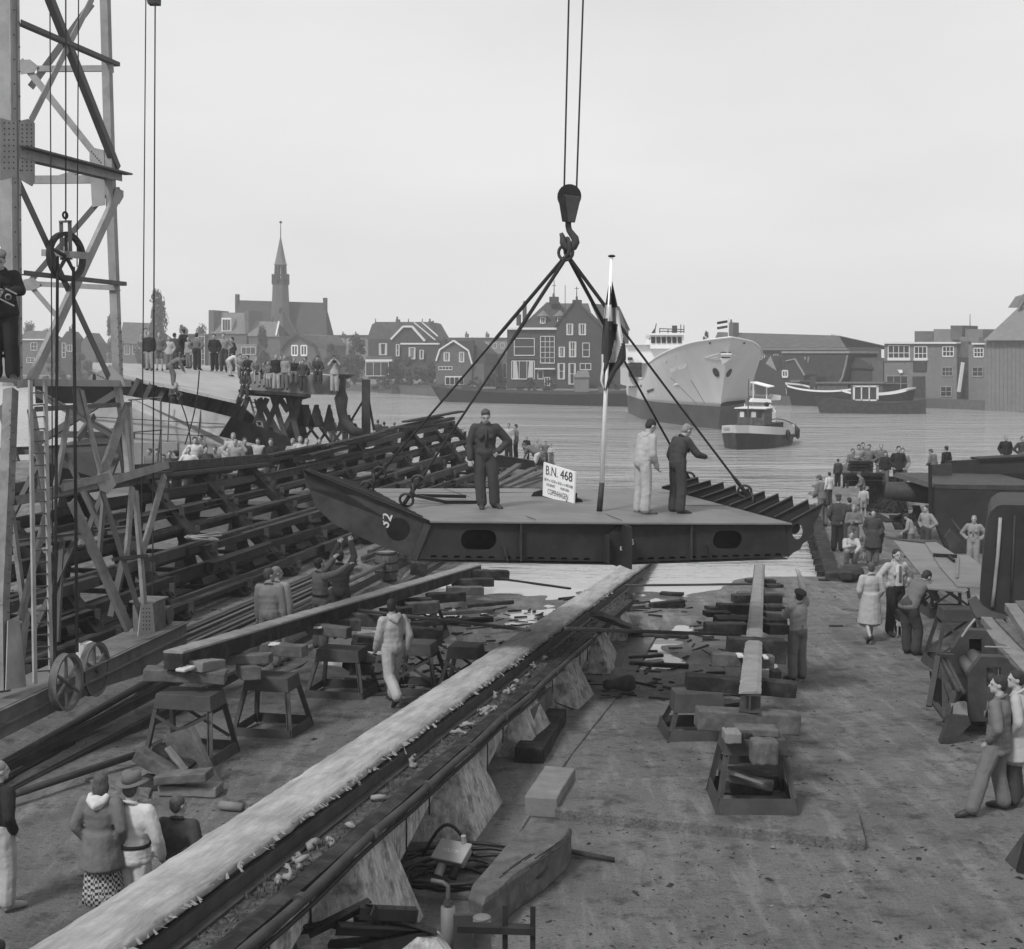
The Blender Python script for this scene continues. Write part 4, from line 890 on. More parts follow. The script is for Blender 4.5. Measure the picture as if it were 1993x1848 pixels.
# main columns with cover angles and rivets
c1 = column(A, [(26, -40), (29, 350), (33, 752)], .16, .2)
for off in (-.10, .10):
    mb = MB(); a, c = A(26, -40, .012), A(33, 752, .012); mb.beam(a+ad_*off, c+ad_*off, .06, .02, up=an_); part('cover_angle', mb, M['crane'], crane)
rivets(A, [(24+(i % 2)*10+i*.15, 20+i*24) for i in range(30)], .03, c1)
c2 = column(A, [(211, -40), (217, 180), (222, 350), (230, 560), (237, 752)], .13, .14)
rivets(A, [(227+i*.4+(i % 2)*6, 620+i*9) for i in range(14)], .012, c2)
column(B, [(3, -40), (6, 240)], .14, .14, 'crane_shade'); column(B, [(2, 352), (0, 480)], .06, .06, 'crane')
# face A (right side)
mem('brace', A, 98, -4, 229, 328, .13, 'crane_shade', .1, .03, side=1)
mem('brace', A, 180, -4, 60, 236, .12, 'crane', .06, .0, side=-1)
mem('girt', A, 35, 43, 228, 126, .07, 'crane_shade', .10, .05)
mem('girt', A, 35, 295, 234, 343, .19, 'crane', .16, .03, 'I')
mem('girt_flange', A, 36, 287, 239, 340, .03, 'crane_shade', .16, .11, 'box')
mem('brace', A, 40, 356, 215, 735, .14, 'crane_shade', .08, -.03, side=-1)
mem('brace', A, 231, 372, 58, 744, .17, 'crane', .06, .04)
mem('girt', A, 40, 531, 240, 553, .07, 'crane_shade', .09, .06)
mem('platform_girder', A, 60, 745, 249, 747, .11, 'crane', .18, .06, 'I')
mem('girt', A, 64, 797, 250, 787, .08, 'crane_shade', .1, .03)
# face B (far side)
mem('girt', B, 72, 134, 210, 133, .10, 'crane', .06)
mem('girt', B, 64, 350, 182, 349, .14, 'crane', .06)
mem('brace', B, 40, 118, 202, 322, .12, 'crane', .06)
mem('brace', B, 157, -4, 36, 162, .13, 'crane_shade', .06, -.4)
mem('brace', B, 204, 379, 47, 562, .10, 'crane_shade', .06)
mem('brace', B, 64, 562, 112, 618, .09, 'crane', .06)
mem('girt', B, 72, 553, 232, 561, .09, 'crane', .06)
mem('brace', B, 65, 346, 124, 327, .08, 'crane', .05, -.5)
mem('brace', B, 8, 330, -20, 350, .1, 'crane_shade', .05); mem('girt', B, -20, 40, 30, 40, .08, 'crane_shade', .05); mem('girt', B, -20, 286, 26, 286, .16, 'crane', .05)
def gus(f, pts, m_='crane', o=.02, riv=()):
    mb = MB(); ps = [f(u, v, o) for u, v in pts]; n = {A: an_, B: -bn_, T: tn_, B2: -bn_}[f]; mb.prism(ps, n*.014); p = part('gusset_plate', mb, M[m_], crane)
    if riv: rivets(f, riv, o+.018, p)
gus(A, [(35, 236), (52, 232), (65, 240), (65, 355), (60, 363), (34, 348)], o=.012, riv=[(40+9*(i % 3), 244+8*(i//3)) for i in range(36)])
gus(A, [(-5, 230), (26, 238), (28, 345), (-5, 352)], o=.03, riv=[(3+9*(i % 3), 240+11*(i//3)) for i in range(27)])
gus(B, [(176, 290), (182, 288), (204, 293), (206, 400), (181, 404), (176, 310)], riv=[(180+3.6*i, 296+4.2*i) for i in range(6)])
gus(B, [(40, 118), (60, 117), (76, 130), (68, 142), (42, 146)]); gus(B, [(200, 128), (222, 127), (223, 143), (210, 140)])
gus(B, [(47, 545), (66, 541), (80, 553), (78, 560), (64, 566), (46, 566)]); gus(B, [(188, 728), (216, 710), (240, 735), (246, 752), (190, 752)], riv=[(192+5*i, 730+2.5*i) for i in range(6)])
gus(A, [(222, 366), (236, 372), (236, 384), (228, 398), (214, 392)], o=.03); gus(A, [(28, 742), (60, 735), (72, 752), (30, 756)], o=.02)
# portal (splayed lower part)
M['portal'] = mat('portal', .17, .6, 2, .3, .003, 12, dirt=.5, dscale=2.5, dcol=.07)  # crane paint darkened: the portal's shade is put into the colour
pl = column(T, [(30, 758), (22, 960), (12, 1180), (14, 1345)], .17, .16, 'portal'); rivets(T, [(18+(i % 2)*8-i*.1, 800+i*14) for i in range(38)], .012, pl)
for k, (u0, v0, u1, v1) in enumerate([(31, 748, 38, 1335), (60, 748, 70, 1322)]):
    mb = MB(); mb.beam(T(u0, v0, .25), T(u1, v1, .25), .085, .03, up=tn_)
    if k == 0: lad = thing('crane_ladder', 'steel ladder with round rungs fixed to the crane leg at the left', 'ladder', T(50, 1330, .25))
    part('stile', mb, M['crane'], lad)
for k in range(24):
    v = 770+23.5*k; f = (v-748)/587; mb = MB(); mb.tube(T(31+7*f, v+2, .25), T(60+10*f, v, .25), .012, .012, 6); part('rung', mb, M['crane_shade'], lad)
lad.parent = None
column(T, [(234, 752), (246, 830), (256, 925)], .12, .1)
column(T, [(255, 792), (261, 925)], .07, .07)
mem('brace', T, 246, 793, 196, 937, .16, 'portal', .06, .02); mem('brace', T, 215, 803, 183, 850, .1, 'crane_shade', .05, -.3); mem('brace', T, 240, 826, 256, 920, .12, 'steel_mid', .05, -.1)
mem('brace', T, 138, 798, 111, 948, .075, 'portal', .05); mem('brace', T, 157, 760, 199, 937, .12, 'portal', .08, .02, side=-1)
mem('brace', T, 65, 796, 98, 975, .10, 'portal', .08, .0)
mem('post', T, 152, 755, 158, 806, .2, 'portal', .05); 
mem('lower_girder', T, 30, 975, 196, 942, .14, 'portal', .12, .02, 'I'); mem('lower_girder', T, 196, 942, 326, 905, .14, 'portal', .12, .02, 'I')
mem('girt', T, 110, 952, 200, 930, .12, 'portal', .05, .1, 'box')
mem('brace', T, 98, 980, 42, 1207, .10, 'portal', .05); mem('brace', T, 42, 990, 72, 1215, .09, 'portal', .05, -.15); mem('brace', T, 55, 1190, 40, 1330, .08, 'portal', .05)
mem('brace', T, 155, 970, 266, 1222, .2, 'portal', .06, -.12); mem('brace', T, 198, 958, 274, 1205, .13, 'crane_shade', .08, .02, side=-1)
mem('brace', T, 259, 948, 248, 1088, .10, 'portal', .04); mem('brace', T, 266, 955, 284, 1188, .11, 'portal', .05, .0); mem('brace', T, 322, 926, 276, 1086, .12, 'portal', .04)
mem('girt', T, 215, 1090, 280, 1083, .06, 'steel_mid', .06, .05, 'box'); mem('brace', T, 235, 960, 225, 1090, .09, 'crane_shade', .04, -.3)
gus(T, [(180, 930), (210, 915), (222, 945), (206, 962), (190, 955)], o=.03); gus(T, [(268, 1180), (290, 1175), (296, 1235), (262, 1240)], o=.05, riv=[(272+6*(i % 3), 1186+8*(i//3)) for i in range(18)])
gus(T, [(8, 1210), (30, 1200), (44, 1338), (4, 1345)], o=.05)
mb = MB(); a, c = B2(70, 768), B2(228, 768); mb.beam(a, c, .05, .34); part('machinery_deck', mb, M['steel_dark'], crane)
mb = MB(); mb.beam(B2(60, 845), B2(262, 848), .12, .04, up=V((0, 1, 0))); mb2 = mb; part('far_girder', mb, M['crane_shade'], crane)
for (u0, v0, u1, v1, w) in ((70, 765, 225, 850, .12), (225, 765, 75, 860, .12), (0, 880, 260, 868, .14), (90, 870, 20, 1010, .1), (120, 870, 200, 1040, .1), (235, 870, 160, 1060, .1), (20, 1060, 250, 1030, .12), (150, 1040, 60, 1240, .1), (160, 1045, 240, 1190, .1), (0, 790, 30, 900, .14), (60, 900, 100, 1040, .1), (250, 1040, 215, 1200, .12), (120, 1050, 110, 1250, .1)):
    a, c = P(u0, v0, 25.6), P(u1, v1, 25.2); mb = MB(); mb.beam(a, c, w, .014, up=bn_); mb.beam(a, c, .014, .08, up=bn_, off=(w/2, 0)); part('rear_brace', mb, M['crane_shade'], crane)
# base girder on the rail
M['girder'] = mat('girder', .13, .6, 2, .3, .003, 12, dirt=.6, dscale=2.2, dcol=.06)  # same paint darker still, shade of the crane base in the colour
gA, gB = V((-7.12, 18.4, .95)), V((-5.97, 25.1, .95)); gd = (gB-gA).normalized(); gn = V((gd.y, -gd.x, 0))
mb = MB()
a, c = gA-gd*2, gB
mb.beam(a-gn*.35, c-gn*.35, .7, .02, up=Z); mb.prism([a+V((0, 0, -.01)), c+V((0, 0, -.01)), c+V((0, 0, -.42)), a.lerp(c, .78)+V((0, 0, -.55)), a.lerp(c, .62)+V((0, 0, -.42)), a+V((0, 0, -.42))], -gn*.02)
mb.beam(a+V((0, 0, -.21))+gn*.04, c+V((0, 0, -.21))+gn*.04, .08, .02, up=Z); mb.beam(a+V((0, 0, -.01))-gn*.0, c+V((0, 0, -.01)), .1, .02, up=Z)
mb.prism([c, c-gn*.7, c-gn*.7+V((0, 0, -.42)), c+V((0, 0, -.42))], gd*.015); part('base_girder', mb, M['girder'], crane)
mb = MB(); bx0 = gB-gd*1.05-gn*.35; mb.prism([bx0+gn*.2, bx0+gn*.2+gd*.5, bx0-gn*.2+gd*.5, bx0-gn*.2], V((0, 0, .52))); part('motor_housing', mb, M['girder'], crane, bevel=.01)
mb = MB(); mb.prism([bx0+gn*.24-gd*.04+V((0, 0, .53)), bx0+gn*.24+gd*.54+V((0, 0, .53)), bx0-gn*.24+gd*.54+V((0, 0, .53)), bx0-gn*.24-gd*.04+V((0, 0, .53))], V((0, 0, .03))); part('housing_lid', mb, M['girder'], crane)
mb = MB(); q = bx0+gd*.75+V((0, 0, .18)); mb.tube(q-gn*.18, q+gn*.18, .16, .16, 16); part('gear_case', mb, M['crane_shade'], crane)
# travelling wheels with six spokes
for (u, v, Yw, lab) in ((129, 1328, 20.2, 'front'), (184, 1303, 21.6, 'rear')):
    c = P(u, v, Yw); r = .43; w = thing('hand_wheel', lab+' of two big spoked wheels hanging on the crane base, '+('left one' if lab == 'front' else 'right one'), 'wheel', c-Z*r, 'spoked wheels on the crane base')
    ax = gn; e1 = gd; mb = MB(); rings = []
    for i in range(40):
        a = 2*math.pi*i/40; q = e1*math.cos(a)+Z*math.sin(a); rings.append([c+q*(r-.05)-ax*.05, c+q*r-ax*.06, c+q*(r-.02)-ax*.0, c+q*r+ax*.06, c+q*(r-.05)+ax*.05])
    rings.append(rings[0]); mb.loft(rings, caps=False); part('rim', mb, M['girder'], w)
    mb = MB(); mb.tube(c-ax*.09, c+ax*.09, .06, .06, 12); part('hub', mb, M['crane_shade'], w)
    for i in range(6):
        a = 2*math.pi*i/6+.5; q = e1*math.cos(a)+Z*math.sin(a); mb = MB(); mb.tube(c+q*.05, c+q*(r-.04), .03, .022, 6); part('spoke', mb, M['girder'], w)
# paint tin on the girder
c = gB-gd*3.35-gn*.3; tin = thing('paint_tin', 'dripping paint tin standing on the crane base girder', 'tin', c+Z*.01); mb = MB(); mb.tube(c+Z*.01, c+Z*.3, .13, .13, 14); part('can', mb, M['paint_white'], tin, smooth=False)
mb = MB(); mb.beam(c+Z*.33-gd*.15, c+Z*.33+gd*.2, .03, .03); part('brush', mb, M['timber_dark'], tin)
# big return sheave in the tower
c = P(129, 500, 22.6); r = .40; sh = thing('return_sheave', 'large dark grooved pulley hanging inside the crane tower', 'pulley', c-Z*r); sx = V((.9, -.43, 0)).normalized(); e1 = V((.43, .9, 0)).normalized()
mb = MB(); rings = []
for i in range(40):
    a = 2*math.pi*i/40; q = e1*math.cos(a)+Z*math.sin(a); rings.append([c+q*(r-.07)-sx*.04, c+q*r-sx*.05, c+q*(r-.04), c+q*r+sx*.05, c+q*(r-.07)+sx*.04])
rings.append(rings[0]); mb.loft(rings, caps=False); part('rim', mb, M['steel_mid'], sh)
for i in range(5):
    a = 2*math.pi*i/5+.3; q = e1*math.cos(a)+Z*math.sin(a); mb = MB(); mb.tube(c, c+q*(r-.06), .035, .025, 6); part('spoke', mb, M['steel_mid'], sh)
mb = MB(); mb.beam(c-sx*.5+V((0, 0, .08)), c+sx*.45+V((0, 0, -.0)), .06, .11); part('cross_bar', mb, M['crane'], sh)
mb = MB()
for o in (-.09, .09): mb.beam(c+sx*o-Z*.05, c+sx*o+Z*.56, .06, .015)
mb.beam(c-sx*.11+Z*.56, c+sx*.11+Z*.56, .06, .03); part('strap', mb, M['crane_shade'], sh)
mb = MB(); mb.torus(c+Z*.66, .05, .018, sx, 12, 6); part('eye', mb, M['steel_dark'], sh)
def cable(lab, u0, v0, u1, v1, Y0, Y1, r, m_='rope'):
    mb = MB(); mb.tube(P(u0, v0, Y0), P(u1, v1, Y1), r, r, 6); solo('wire_rope', mb, M[m_], lab, 'cable', 'wire ropes of the crane')
cable('thin wire rope running down the left of the tower', 97, -20, 104, 1300, 22.0, 20.6, .010)
cable('wire rope holding the big pulley', 128, -20, 128, 432, 22.6, 22.6, .012)
cable('thin wire rope on the right of the tower', 153, -20, 150, 520, 22.6, 22.6, .010)
cable('thick rope from the left of the pulley down to the wheels', 112, 500, 107, 1290, 22.4, 20.6, .024)
cable('thick rope from the right of the pulley down to the wheels', 143, 520, 150, 1270, 22.4, 21.2, .026)
cable('long thin rope hanging outside the tower, left one', 284, -20, 274, 1190, 26, 25, .011)
cable('long thin rope hanging outside the tower, right one', 302, 5, 297, 1180, 26, 25, .013)
mb = MB(); mb.prism([P(280, -30, 26), P(309, -30, 26), P(308, 7, 26), P(287, 7, 26)], V((0, .2, 0))); solo('cable_block', mb, M['steel_mid'], 'small dark block at the top edge from which two ropes hang', 'pulley block')
# handrail at the tower's right
hr = thing('handrail', 'thin tube handrail behind the crane tower on the staging', 'handrail', P(256, 900, 30))
for (u0, v0, u1, v1) in ((255, 920, 255, 778), (313, 900, 313, 774), (250, 779, 316, 774), (256, 842, 316, 837), (313, 837, 306, 905)):
    mb = MB(); mb.tube(P(u0, v0, 30), P(u1, v1, 30), .02, .02, 6); part('tube', mb, M['crane_shade'], hr)
# ---------------------------------------------------------------- ground rails, pipes and bars at the left
def railthing(nm, lab, p0, p1, kind, m_='steel_mid', w=.07, h=.12, grp='rails and pipes lying along the crane track'):
    mb = MB(); z0 = gh(p0.x, p0.y, False); z1 = gh(p1.x, p1.y, False); a = V((p0.x, p0.y, z0+h/2+.005)); c = V((p1.x, p1.y, z1+h/2+.005))
    if kind == 'rail': mb.beam(a, c, w*.6, h); mb.beam(a, c, w*1.6, .02, off=(0, -h/2+.01)); mb.beam(a, c, w, .03, off=(0, h/2-.015))
    elif kind == 'pipe': mb.tube(a, c, h/2, h/2, 10)
    else: mb.beam(a, c, w, h)
    return solo(nm, mb, M[m_], lab, nm.split('_')[-1], grp, smooth=(kind == 'pipe'))
td = V((.19, 1, 0)).normalized()
def offl(p, o, s0, s1): q = p+V((td.y, -td.x, 0))*o; return q+td*s0, q+td*s1
g0 = V((-6.55, 19.5, 0))
railthing('crane_rail', 'inner crane rail running under the spoked wheels', *offl(g0, -.5, -8, 38), 'rail', 'steel_mid', .09, .15)
railthing('crane_rail', 'outer crane rail beside the round pipe', *offl(g0, .05, -8, 38), 'rail', 'steel_mid', .09, .15)
railthing('timber_kerb', 'broad timber lying along the outer crane rail', *offl(g0, .38, -8, 30), 'bar', 'timber', .3, .1)
a, c = ground(20, 1490), ground(310, 1322); railthing('long_pipe', 'long round pipe on the ground just right of the crane rails', a-(c-a)*.3, c, 'pipe', 'steel_mid', .1, .13)
a, c = ground(20, 1517), ground(141, 1450); railthing('flat_bar', 'dark flat bar lying near the pipe at the left edge', a-(c-a)*.4, c, 'bar', 'steel_dark', .1, .05)
a, c = ground(172, 1420), ground(208, 1401); railthing('short_rod', 'short pale rod on the ground left of the near trestle', a, c, 'bar', 'crane', .03, .03)
mb = MB(); a, c = P(-20, 1562, 17.2), P(262, 1470, 19.4); mb.tube(a, c, .05, .05, 10); solo('leaning_pole', mb, M['steel_mid'], 'long round pole resting on the timber heap at the left', 'pole', smooth=True)
# timber heap in front of the near trestle
HP = [('big squared baulk at the bottom of the heap', 295, 1568, 435, 1580, .5, .36, 'timber', 18.2), ('pale squared block on the big baulk', 315, 1533, 428, 1537, .32, .13, 'timber_light', 18.1), ('flat timber topmost at the front of the heap', 307, 1515, 408, 1508, .3, .12, 'timber', 18.0), ('split wedge lying left in the heap', 268, 1466, 350, 1515, .24, .18, 'timber', 18.5), ('squared block beside the split wedge', 300, 1460, 370, 1500, .28, .2, 'timber_dark', 18.7), ('short dark block under the split wedge', 275, 1522, 330, 1535, .3, .18, 'timber_dark', 18.4), ('broad board leaning steeply on the near trestle', 345, 1425, 405, 1535, .5, .07, 'timber', 18.6), ('narrow pale slat leaning beside the broad board', 325, 1455, 362, 1500, .12, .05, 'timber_light', 18.5), ('long plank edge leaning right of the broad board', 372, 1415, 440, 1560, .1, .05, 'timber', 18.4)]
for (lab, u0, v0, u1, v1, w, h, m_, Y) in HP:
    st = abs(v1-v0) > 90; log('heap_timber', lab, P(u0, v0, Y+(.35 if st else 0)), P(u1, v1, Y-(.0 if st else .1)), w, h, m_, 'timber', 'timbers heaped before the near left trestle', .015, .0)
mb = MB(); a = ground(430, 1578); mb.tube(a+V((0, 0, .06)), a+V((.3, -.1, .06)), .06, .06, 10); solo('log_end', mb, M['timber_light'], 'short pale round stub beside the big baulk', 'stub', smooth=True)
# barrel
bc = ground(752, 1132); br = thing('barrel', 'weathered wooden barrel with iron hoops by the left end of the section', 'barrel', bc)
R0 = .32; prof = [(0, .88), (.25, 1), (.5, 1.03), (.75, 1), (1, .9)]; n = 20
for i in range(n):
    mb = MB(); a0, a1 = 2*math.pi*(i+.04)/n, 2*math.pi*(i+.96)/n; rings = []
    for t, k in prof:
        rings.append([bc+V((R0*k*math.cos(a)*q, R0*k*math.sin(a)*q, t*.85)) for a, q in ((a0, 1), (a1, 1), (a1, .93), (a0, .93))])
    mb.loft(rings); part('stave', mb, M['timber'], br)
for t, k in ((.06, .92), (.36, 1.04), (.64, 1.04), (.93, .93)): mb = MB(); mb.tube(bc+Z*(t*.85-.02), bc+Z*(t*.85+.02), R0*k+.012, R0*k+.012, 24, cap=False); part('hoop', mb, M['steel_dark'], br)
mb = MB(); mb.tube(bc+Z*.81, bc+Z*.83, R0*.87, R0*.87, 20); part('lid', mb, M['timber_light'], br)
log('timber_block', 'dark block right of the barrel under the section', P(800, 1105, 35), P(830, 1108, 35), .4, .3, 'timber_dark', grp=TI)
# ---------------------------------------------------------------- stepped steel stock rack
RDv = V((.225, 1, 0)).normalized(); RN = V((RDv.y, -RDv.x, 0)); RT0 = V((-9.9, 30.5, 3.0))
def rk(s, off, z): # s along from Y=30.5
    p = RT0+RDv*s+RN*off; f = .95-.10*sm(1, 8, s)+.06*sm(18, 26, s); return V((p.x, p.y, z*(1-(1-f)*min(1, max(0, z)/3)**2)))
TIER = [(0, 3.0), (.35, 2.5), (.75, 2.08), (1.15, 1.62), (1.6, 1.15), (2.05, .7), (2.5, .3)]
bays = [-9.5, -6.2, -3.0, .2, 3.4, 6.6, 9.8, 13.0, 16.2, 19.4, 22.6, 25.8, 29.0, 32.2]
rack = thing('stock_rack', 'long stepped dark steel rack holding rolled sections behind the crane', 'rack', rk(0, 1.5, 0))
rnd = random.Random(21)
for i, s in enumerate(bays):
    gz = 0 if s < 14 else .1
    mb = MB(); mb.beam(rk(s, .1, 3.05), rk(s, 2.75, 0), .42, .22); part('raking_post', mb, M['steel_dark'], rack)
    mb = MB(); mb.beam(rk(s+.1, .0, 3.0), rk(s+.1, -.5, 0), .4, .26); part('rear_post', mb, M['steel_dark'], rack)
    mb = MB(); mb.beam(rk(s+.15, .9, 2.2), rk(s+.9, 1.1, 0), .24, .2, up=RDv); part('mid_post', mb, M['steel_dark'], rack)
    for (o, z) in TIER[1:]:
        mb = MB(); mb.beam(rk(s, -.15, z-.1), rk(s, o+.42, z-.1), .12, .1); part('arm', mb, M['steel_dark'], rack)
        if i < len(bays)-1:
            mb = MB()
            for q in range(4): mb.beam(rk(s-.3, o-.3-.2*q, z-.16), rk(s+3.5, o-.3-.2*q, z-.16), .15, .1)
            part('dark_gap_stock', mb, M['black'], rack, kind='stuff')  # added bars, blackened to stand for the shade in the rack gaps
        mb = MB(); mb.beam(rk(s, o+.40, z-.1), rk(s, o+.40, z+.14), .12, .05, up=RDv); part('arm_stop', mb, M['steel_mid'], rack)
    mb = MB(); mb.beam(rk(s, .2, 2.9), rk(s+1.5, .6, 1.3), .06, .06); part('diagonal', mb, M['steel_mid'], rack)
tn = ['top', 'second', 'third', 'fourth', 'fifth', 'sixth', 'lowest']; bn = ['behind the crane leg', 'behind the ladder', 'behind the crane tower', 'right of the crane', 'left of the three workers', 'above the two workers', 'behind the section tip', 'left of the slings', 'between the slings', 'right of the slings', 'behind the man on deck', 'near the river end']
kinds = ['I beam', 'channel', 'flat bundle', 'angle bar', 'square bar']
cnt = 0; seen = set()
for j, (o, z) in enumerate(TIER):
    for i in range(0, 13, 1):
        if rnd.random() < .12 and j > 0: continue
        nn = rnd.choice([1, 1, 2]) if j else rnd.choice([2, 3])
        for q in range(nn):
            s0 = bays[i]+rnd.uniform(-1.2, .2); L = rnd.choice([3.6, 4.5, 6.5, 7.5, 8.5]); s1 = min(s0+L, 34.5); k = rnd.choice([0, 1, 1, 2, 3, 4]); w = rnd.uniform(.13, .24); h = rnd.uniform(.12, .3)
            off = o+.02+q*.17; zb = z-.04+(rnd.uniform(0, .22) if q == 1 and j == 0 else 0)
            skew = rnd.uniform(-.06, .06)
            a, c = rk(s0, off+skew, zb+h/2), rk(s1, off-skew, zb+h/2+rnd.uniform(-.02, .02)); mb = MB()
            if k == 0: mb.ibeam(a, c, w, h, .018)
            elif k == 1: mb.chan(a, c, w, h, .018, side=rnd.choice([-1, 1]))
            elif k == 2:
                for t in range(3): mb.beam(a+Z*(t*.035-.03), c+Z*(t*.035-.03), w*1.3, .03, off=(rnd.uniform(-.03, .03), 0))
            elif k == 3: mb.angle(a+Z*h*.4, c+Z*h*.4, w, h*.8, .018)
            else: mb.beam(a, c, w*.8, h*.8)
            cnt += 1
            for adj in ('dark', 'longer dark', 'outer dark', 'inner dark', 'shorter dark', 'tilted dark', 'rust stained'):
                lb_ = f'{adj} {kinds[k]} on the {tn[j]} tier of the rack, {bn[min(i, 11)]}'
                if lb_ not in seen and len(lb_.split()) < 17: break
            seen.add(lb_)
            solo('steel_section', mb, M[rnd.choice(['steel_mid', 'steel_mid', 'rust', 'steel_dark'])], lb_, 'steel bar', 'rolled steel sections lying on the stepped rack')
# planks and rope coil on top of the rack
for (lab, s0, s1, o, z, w, h) in (('long plank topmost on the rack beside the crowd', 9, 15.5, .1, 3.32, .3, .05), ('loose plank sticking out over the rack middle', 15, 21.5, .25, 3.34, .32, .05), ('board slanting across the rack top near the middle', 13.5, 16.5, .6, 3.2, .25, .04), ('two boards on the river end of the rack', 22, 30, .1, 3.4, .3, .06), ('upper plank at the river end of the rack', 25, 33, .2, 3.55, .3, .07), ('beam crossing the top of the rack at its river end', 24, 31, .35, 3.3, .22, .12)):
    log('plank', lab, rk(s0, o, z), rk(s1, o+.15, z+.1), w, h, 'timber_dark', 'plank', 'planks lying on top of the rack', 0)
mb = MB()
for k in range(6): mb.torus(rk(2.4, 2.2, 1.5+.02*k)+V((rnd.uniform(-.1, .1), rnd.uniform(-.3, .3), .05)), .35, .02, (rnd.uniform(-.2, .2), .1, 1), 18, 5, 1.6)
solo('rope_coil', mb, M['crane'], 'untidy coil of pale rope lying on the rack right of the crane', 'rope', smooth=True)
# long pipes and rails on the ground before the rack
PB = ['nearest the dark beam', 'second from the dark beam', 'third from the dark beam', 'in the middle of the bundle', 'third from the rack', 'second from the rack', 'nearest the rack']
for k in range(7):
    o = 4.55-.21*k; s0, s1 = rnd.uniform(-4, -2.5), rnd.uniform(5.5, 9.5); z = .07; mb = MB()
    if k % 3 == 0: mb.tube(rk(s0, o, z), rk(s1, o, z), .065, .065, 8)
    else: mb.ibeam(rk(s0, o, z), rk(s1, o, z), .1, .13, .02)
    solo('ground_bar', mb, M['steel_mid' if k % 2 else 'crane_shade'], 'long steel bar on the ground before the rack, '+PB[k], 'steel bar', 'long bars lying before the rack')
for k in range(9):
    o = 3.4+.22*k; s0 = rnd.uniform(9, 12); mb = MB(); mb.beam(rk(s0, o, .06-.05*k/9), rk(s0+rnd.uniform(10, 16), o+.1, .04), .14, .12)
    solo('ground_bar', mb, M['rust' if k % 2 else 'steel_mid'], ['first', 'second', 'third', 'fourth', 'fifth', 'sixth', 'seventh', 'eighth', 'outermost'][k]+' rusty bar beyond the barrel, counted from the rack', 'steel bar', 'rusty bars on the ground beyond the barrel')
# ---------------------------------------------------------------- coaster lying in the river
from mathutils.bvhtree import BVHTree
YE = 158; XC = 18.2
def stemY(z): t = max(0, min(1, (z+1.6)/8.9)); return 122.5-6.5*t**1.5
RIM = [(115.5, 7.35), (119, 7.0), (122, 6.5), (126, 5.85), (130, 5.25), (131.5, 5.1), (133.5, 4.1), (136, 3.55), (158, 3.4)]
def rimz(y):
    for (a, p), (c, q) in zip(RIM, RIM[1:]):
        if y <= c: return p+(q-p)*max(0, (y-a)/(c-a))
    return RIM[-1][1]
def hullpt(s, t, side, lo=None, hi=None):
    yt = 115.5+s*(YE-115.5); rz = rimz(yt)
    z = (-1.6 if lo is None else lo)+t*((rz if hi is None else hi)-(-1.6 if lo is None else lo))
    ys = stemY(z); y = ys+s*(YE-ys); d = y-ys; k = max(0, min(1, (z+.6)/7.5))
    Lt = 22-5*k; p = 1.55+1.3*k; w = 5.2*(1-(1-min(1, d/Lt))**p)
    w *= 1-.05*max(0, 1-k*3)
    return V((XC+side*w, y, z))
ship = thing('coaster', 'grey coaster with white bridge lying bow on in the river', 'ship', V((XC, 135, WATER)))
S = [((i/44)**1.6) for i in range(45)]
def shell(lo, hi, nt_, nm, m_):
    mb = MB()
    rings = [[hullpt(s, j/nt_, -1, lo, hi) for j in range(nt_, -1, -1)]+[hullpt(s, j/nt_, 1, lo, hi) for j in range(1, nt_+1)] for s in S]
    mb.loft(rings, caps=False, closed=False)
    return mb, part(nm, mb, m_, ship, smooth=True)
mtop, top_ = shell(1.42, None, 14, 'topsides', M['ship_grey'])
_, boot = shell(-1.6, 1.42, 5, 'boot_topping', M['ship_boot'])
mb = MB(); mb.loft([[hullpt(s, .9, -1), hullpt(s, .9, 1)] for s in S], caps=False, closed=False); part('deck', mb, M['ship_grey'], ship)
for sd_ in (-1, 1):
    mb = MB(); mb.path([hullpt(s, 1, sd_)+V((0, 0, .04)) for s in S], .09, 6); part('bulwark_rail', mb, M['window_white'], ship)
bvh = BVHTree.FromPolygons([tuple(v) for v in mtop.v], mtop.f)
def hit(bv, u, v, o=.04):
    org = V((0, 0, HC)); d = ray(u, v).normalized(); r = bv.ray_cast(org, d)
    if r[0] is None: return None
    n = r[1] if r[1].dot(d) < 0 else -r[1]; return r[0]+n*o, n
def decal(nm, pts, m_, par, bv=bvh, o=.03, ext=.03):
    hs = [hit(bv, u, v, o) for u, v in pts]
    if any(h is None for h in hs): return None
    n = sum((h[1] for h in hs), V()).normalized(); mb = MB(); mb.prism([h[0] for h in hs], n*ext); return part(nm, mb, m_, par)
import math as _m
for (cx, cy, rx, ry, tilt) in ((1394, 725, 5.2, 9.5, -.5), (1418.5, 726, 3.4, 9, .5)):
    decal('hawse_pipe', [(cx+rx*_m.cos(a)*_m.cos(tilt)-ry*_m.sin(a)*_m.sin(tilt), cy+rx*_m.cos(a)*_m.sin(tilt)+ry*_m.sin(a)*_m.cos(tilt)) for a in [2*_m.pi*i/16 for i in range(16)]], M['black'], ship)
for pts in ([(1402, 687), (1370, 695), (1377, 696.5), (1403, 690)], [(1403, 692), (1381, 697.5), (1389, 699), (1404, 694)], [(1404, 696), (1391, 700), (1394, 701.3), (1405, 699)]):
    decal('wing_stripe', pts, M['window_white'], ship)
for pts in ([(1422, 688), (1441, 697), (1436, 697.3), (1421, 691)], [(1421, 693), (1435, 699), (1430, 699.6), (1420, 696)], [(1420, 697.5), (1428, 700.6), (1424, 701.5), (1419, 699.5)]):
    decal('wing_stripe', pts, M['window_white'], ship)
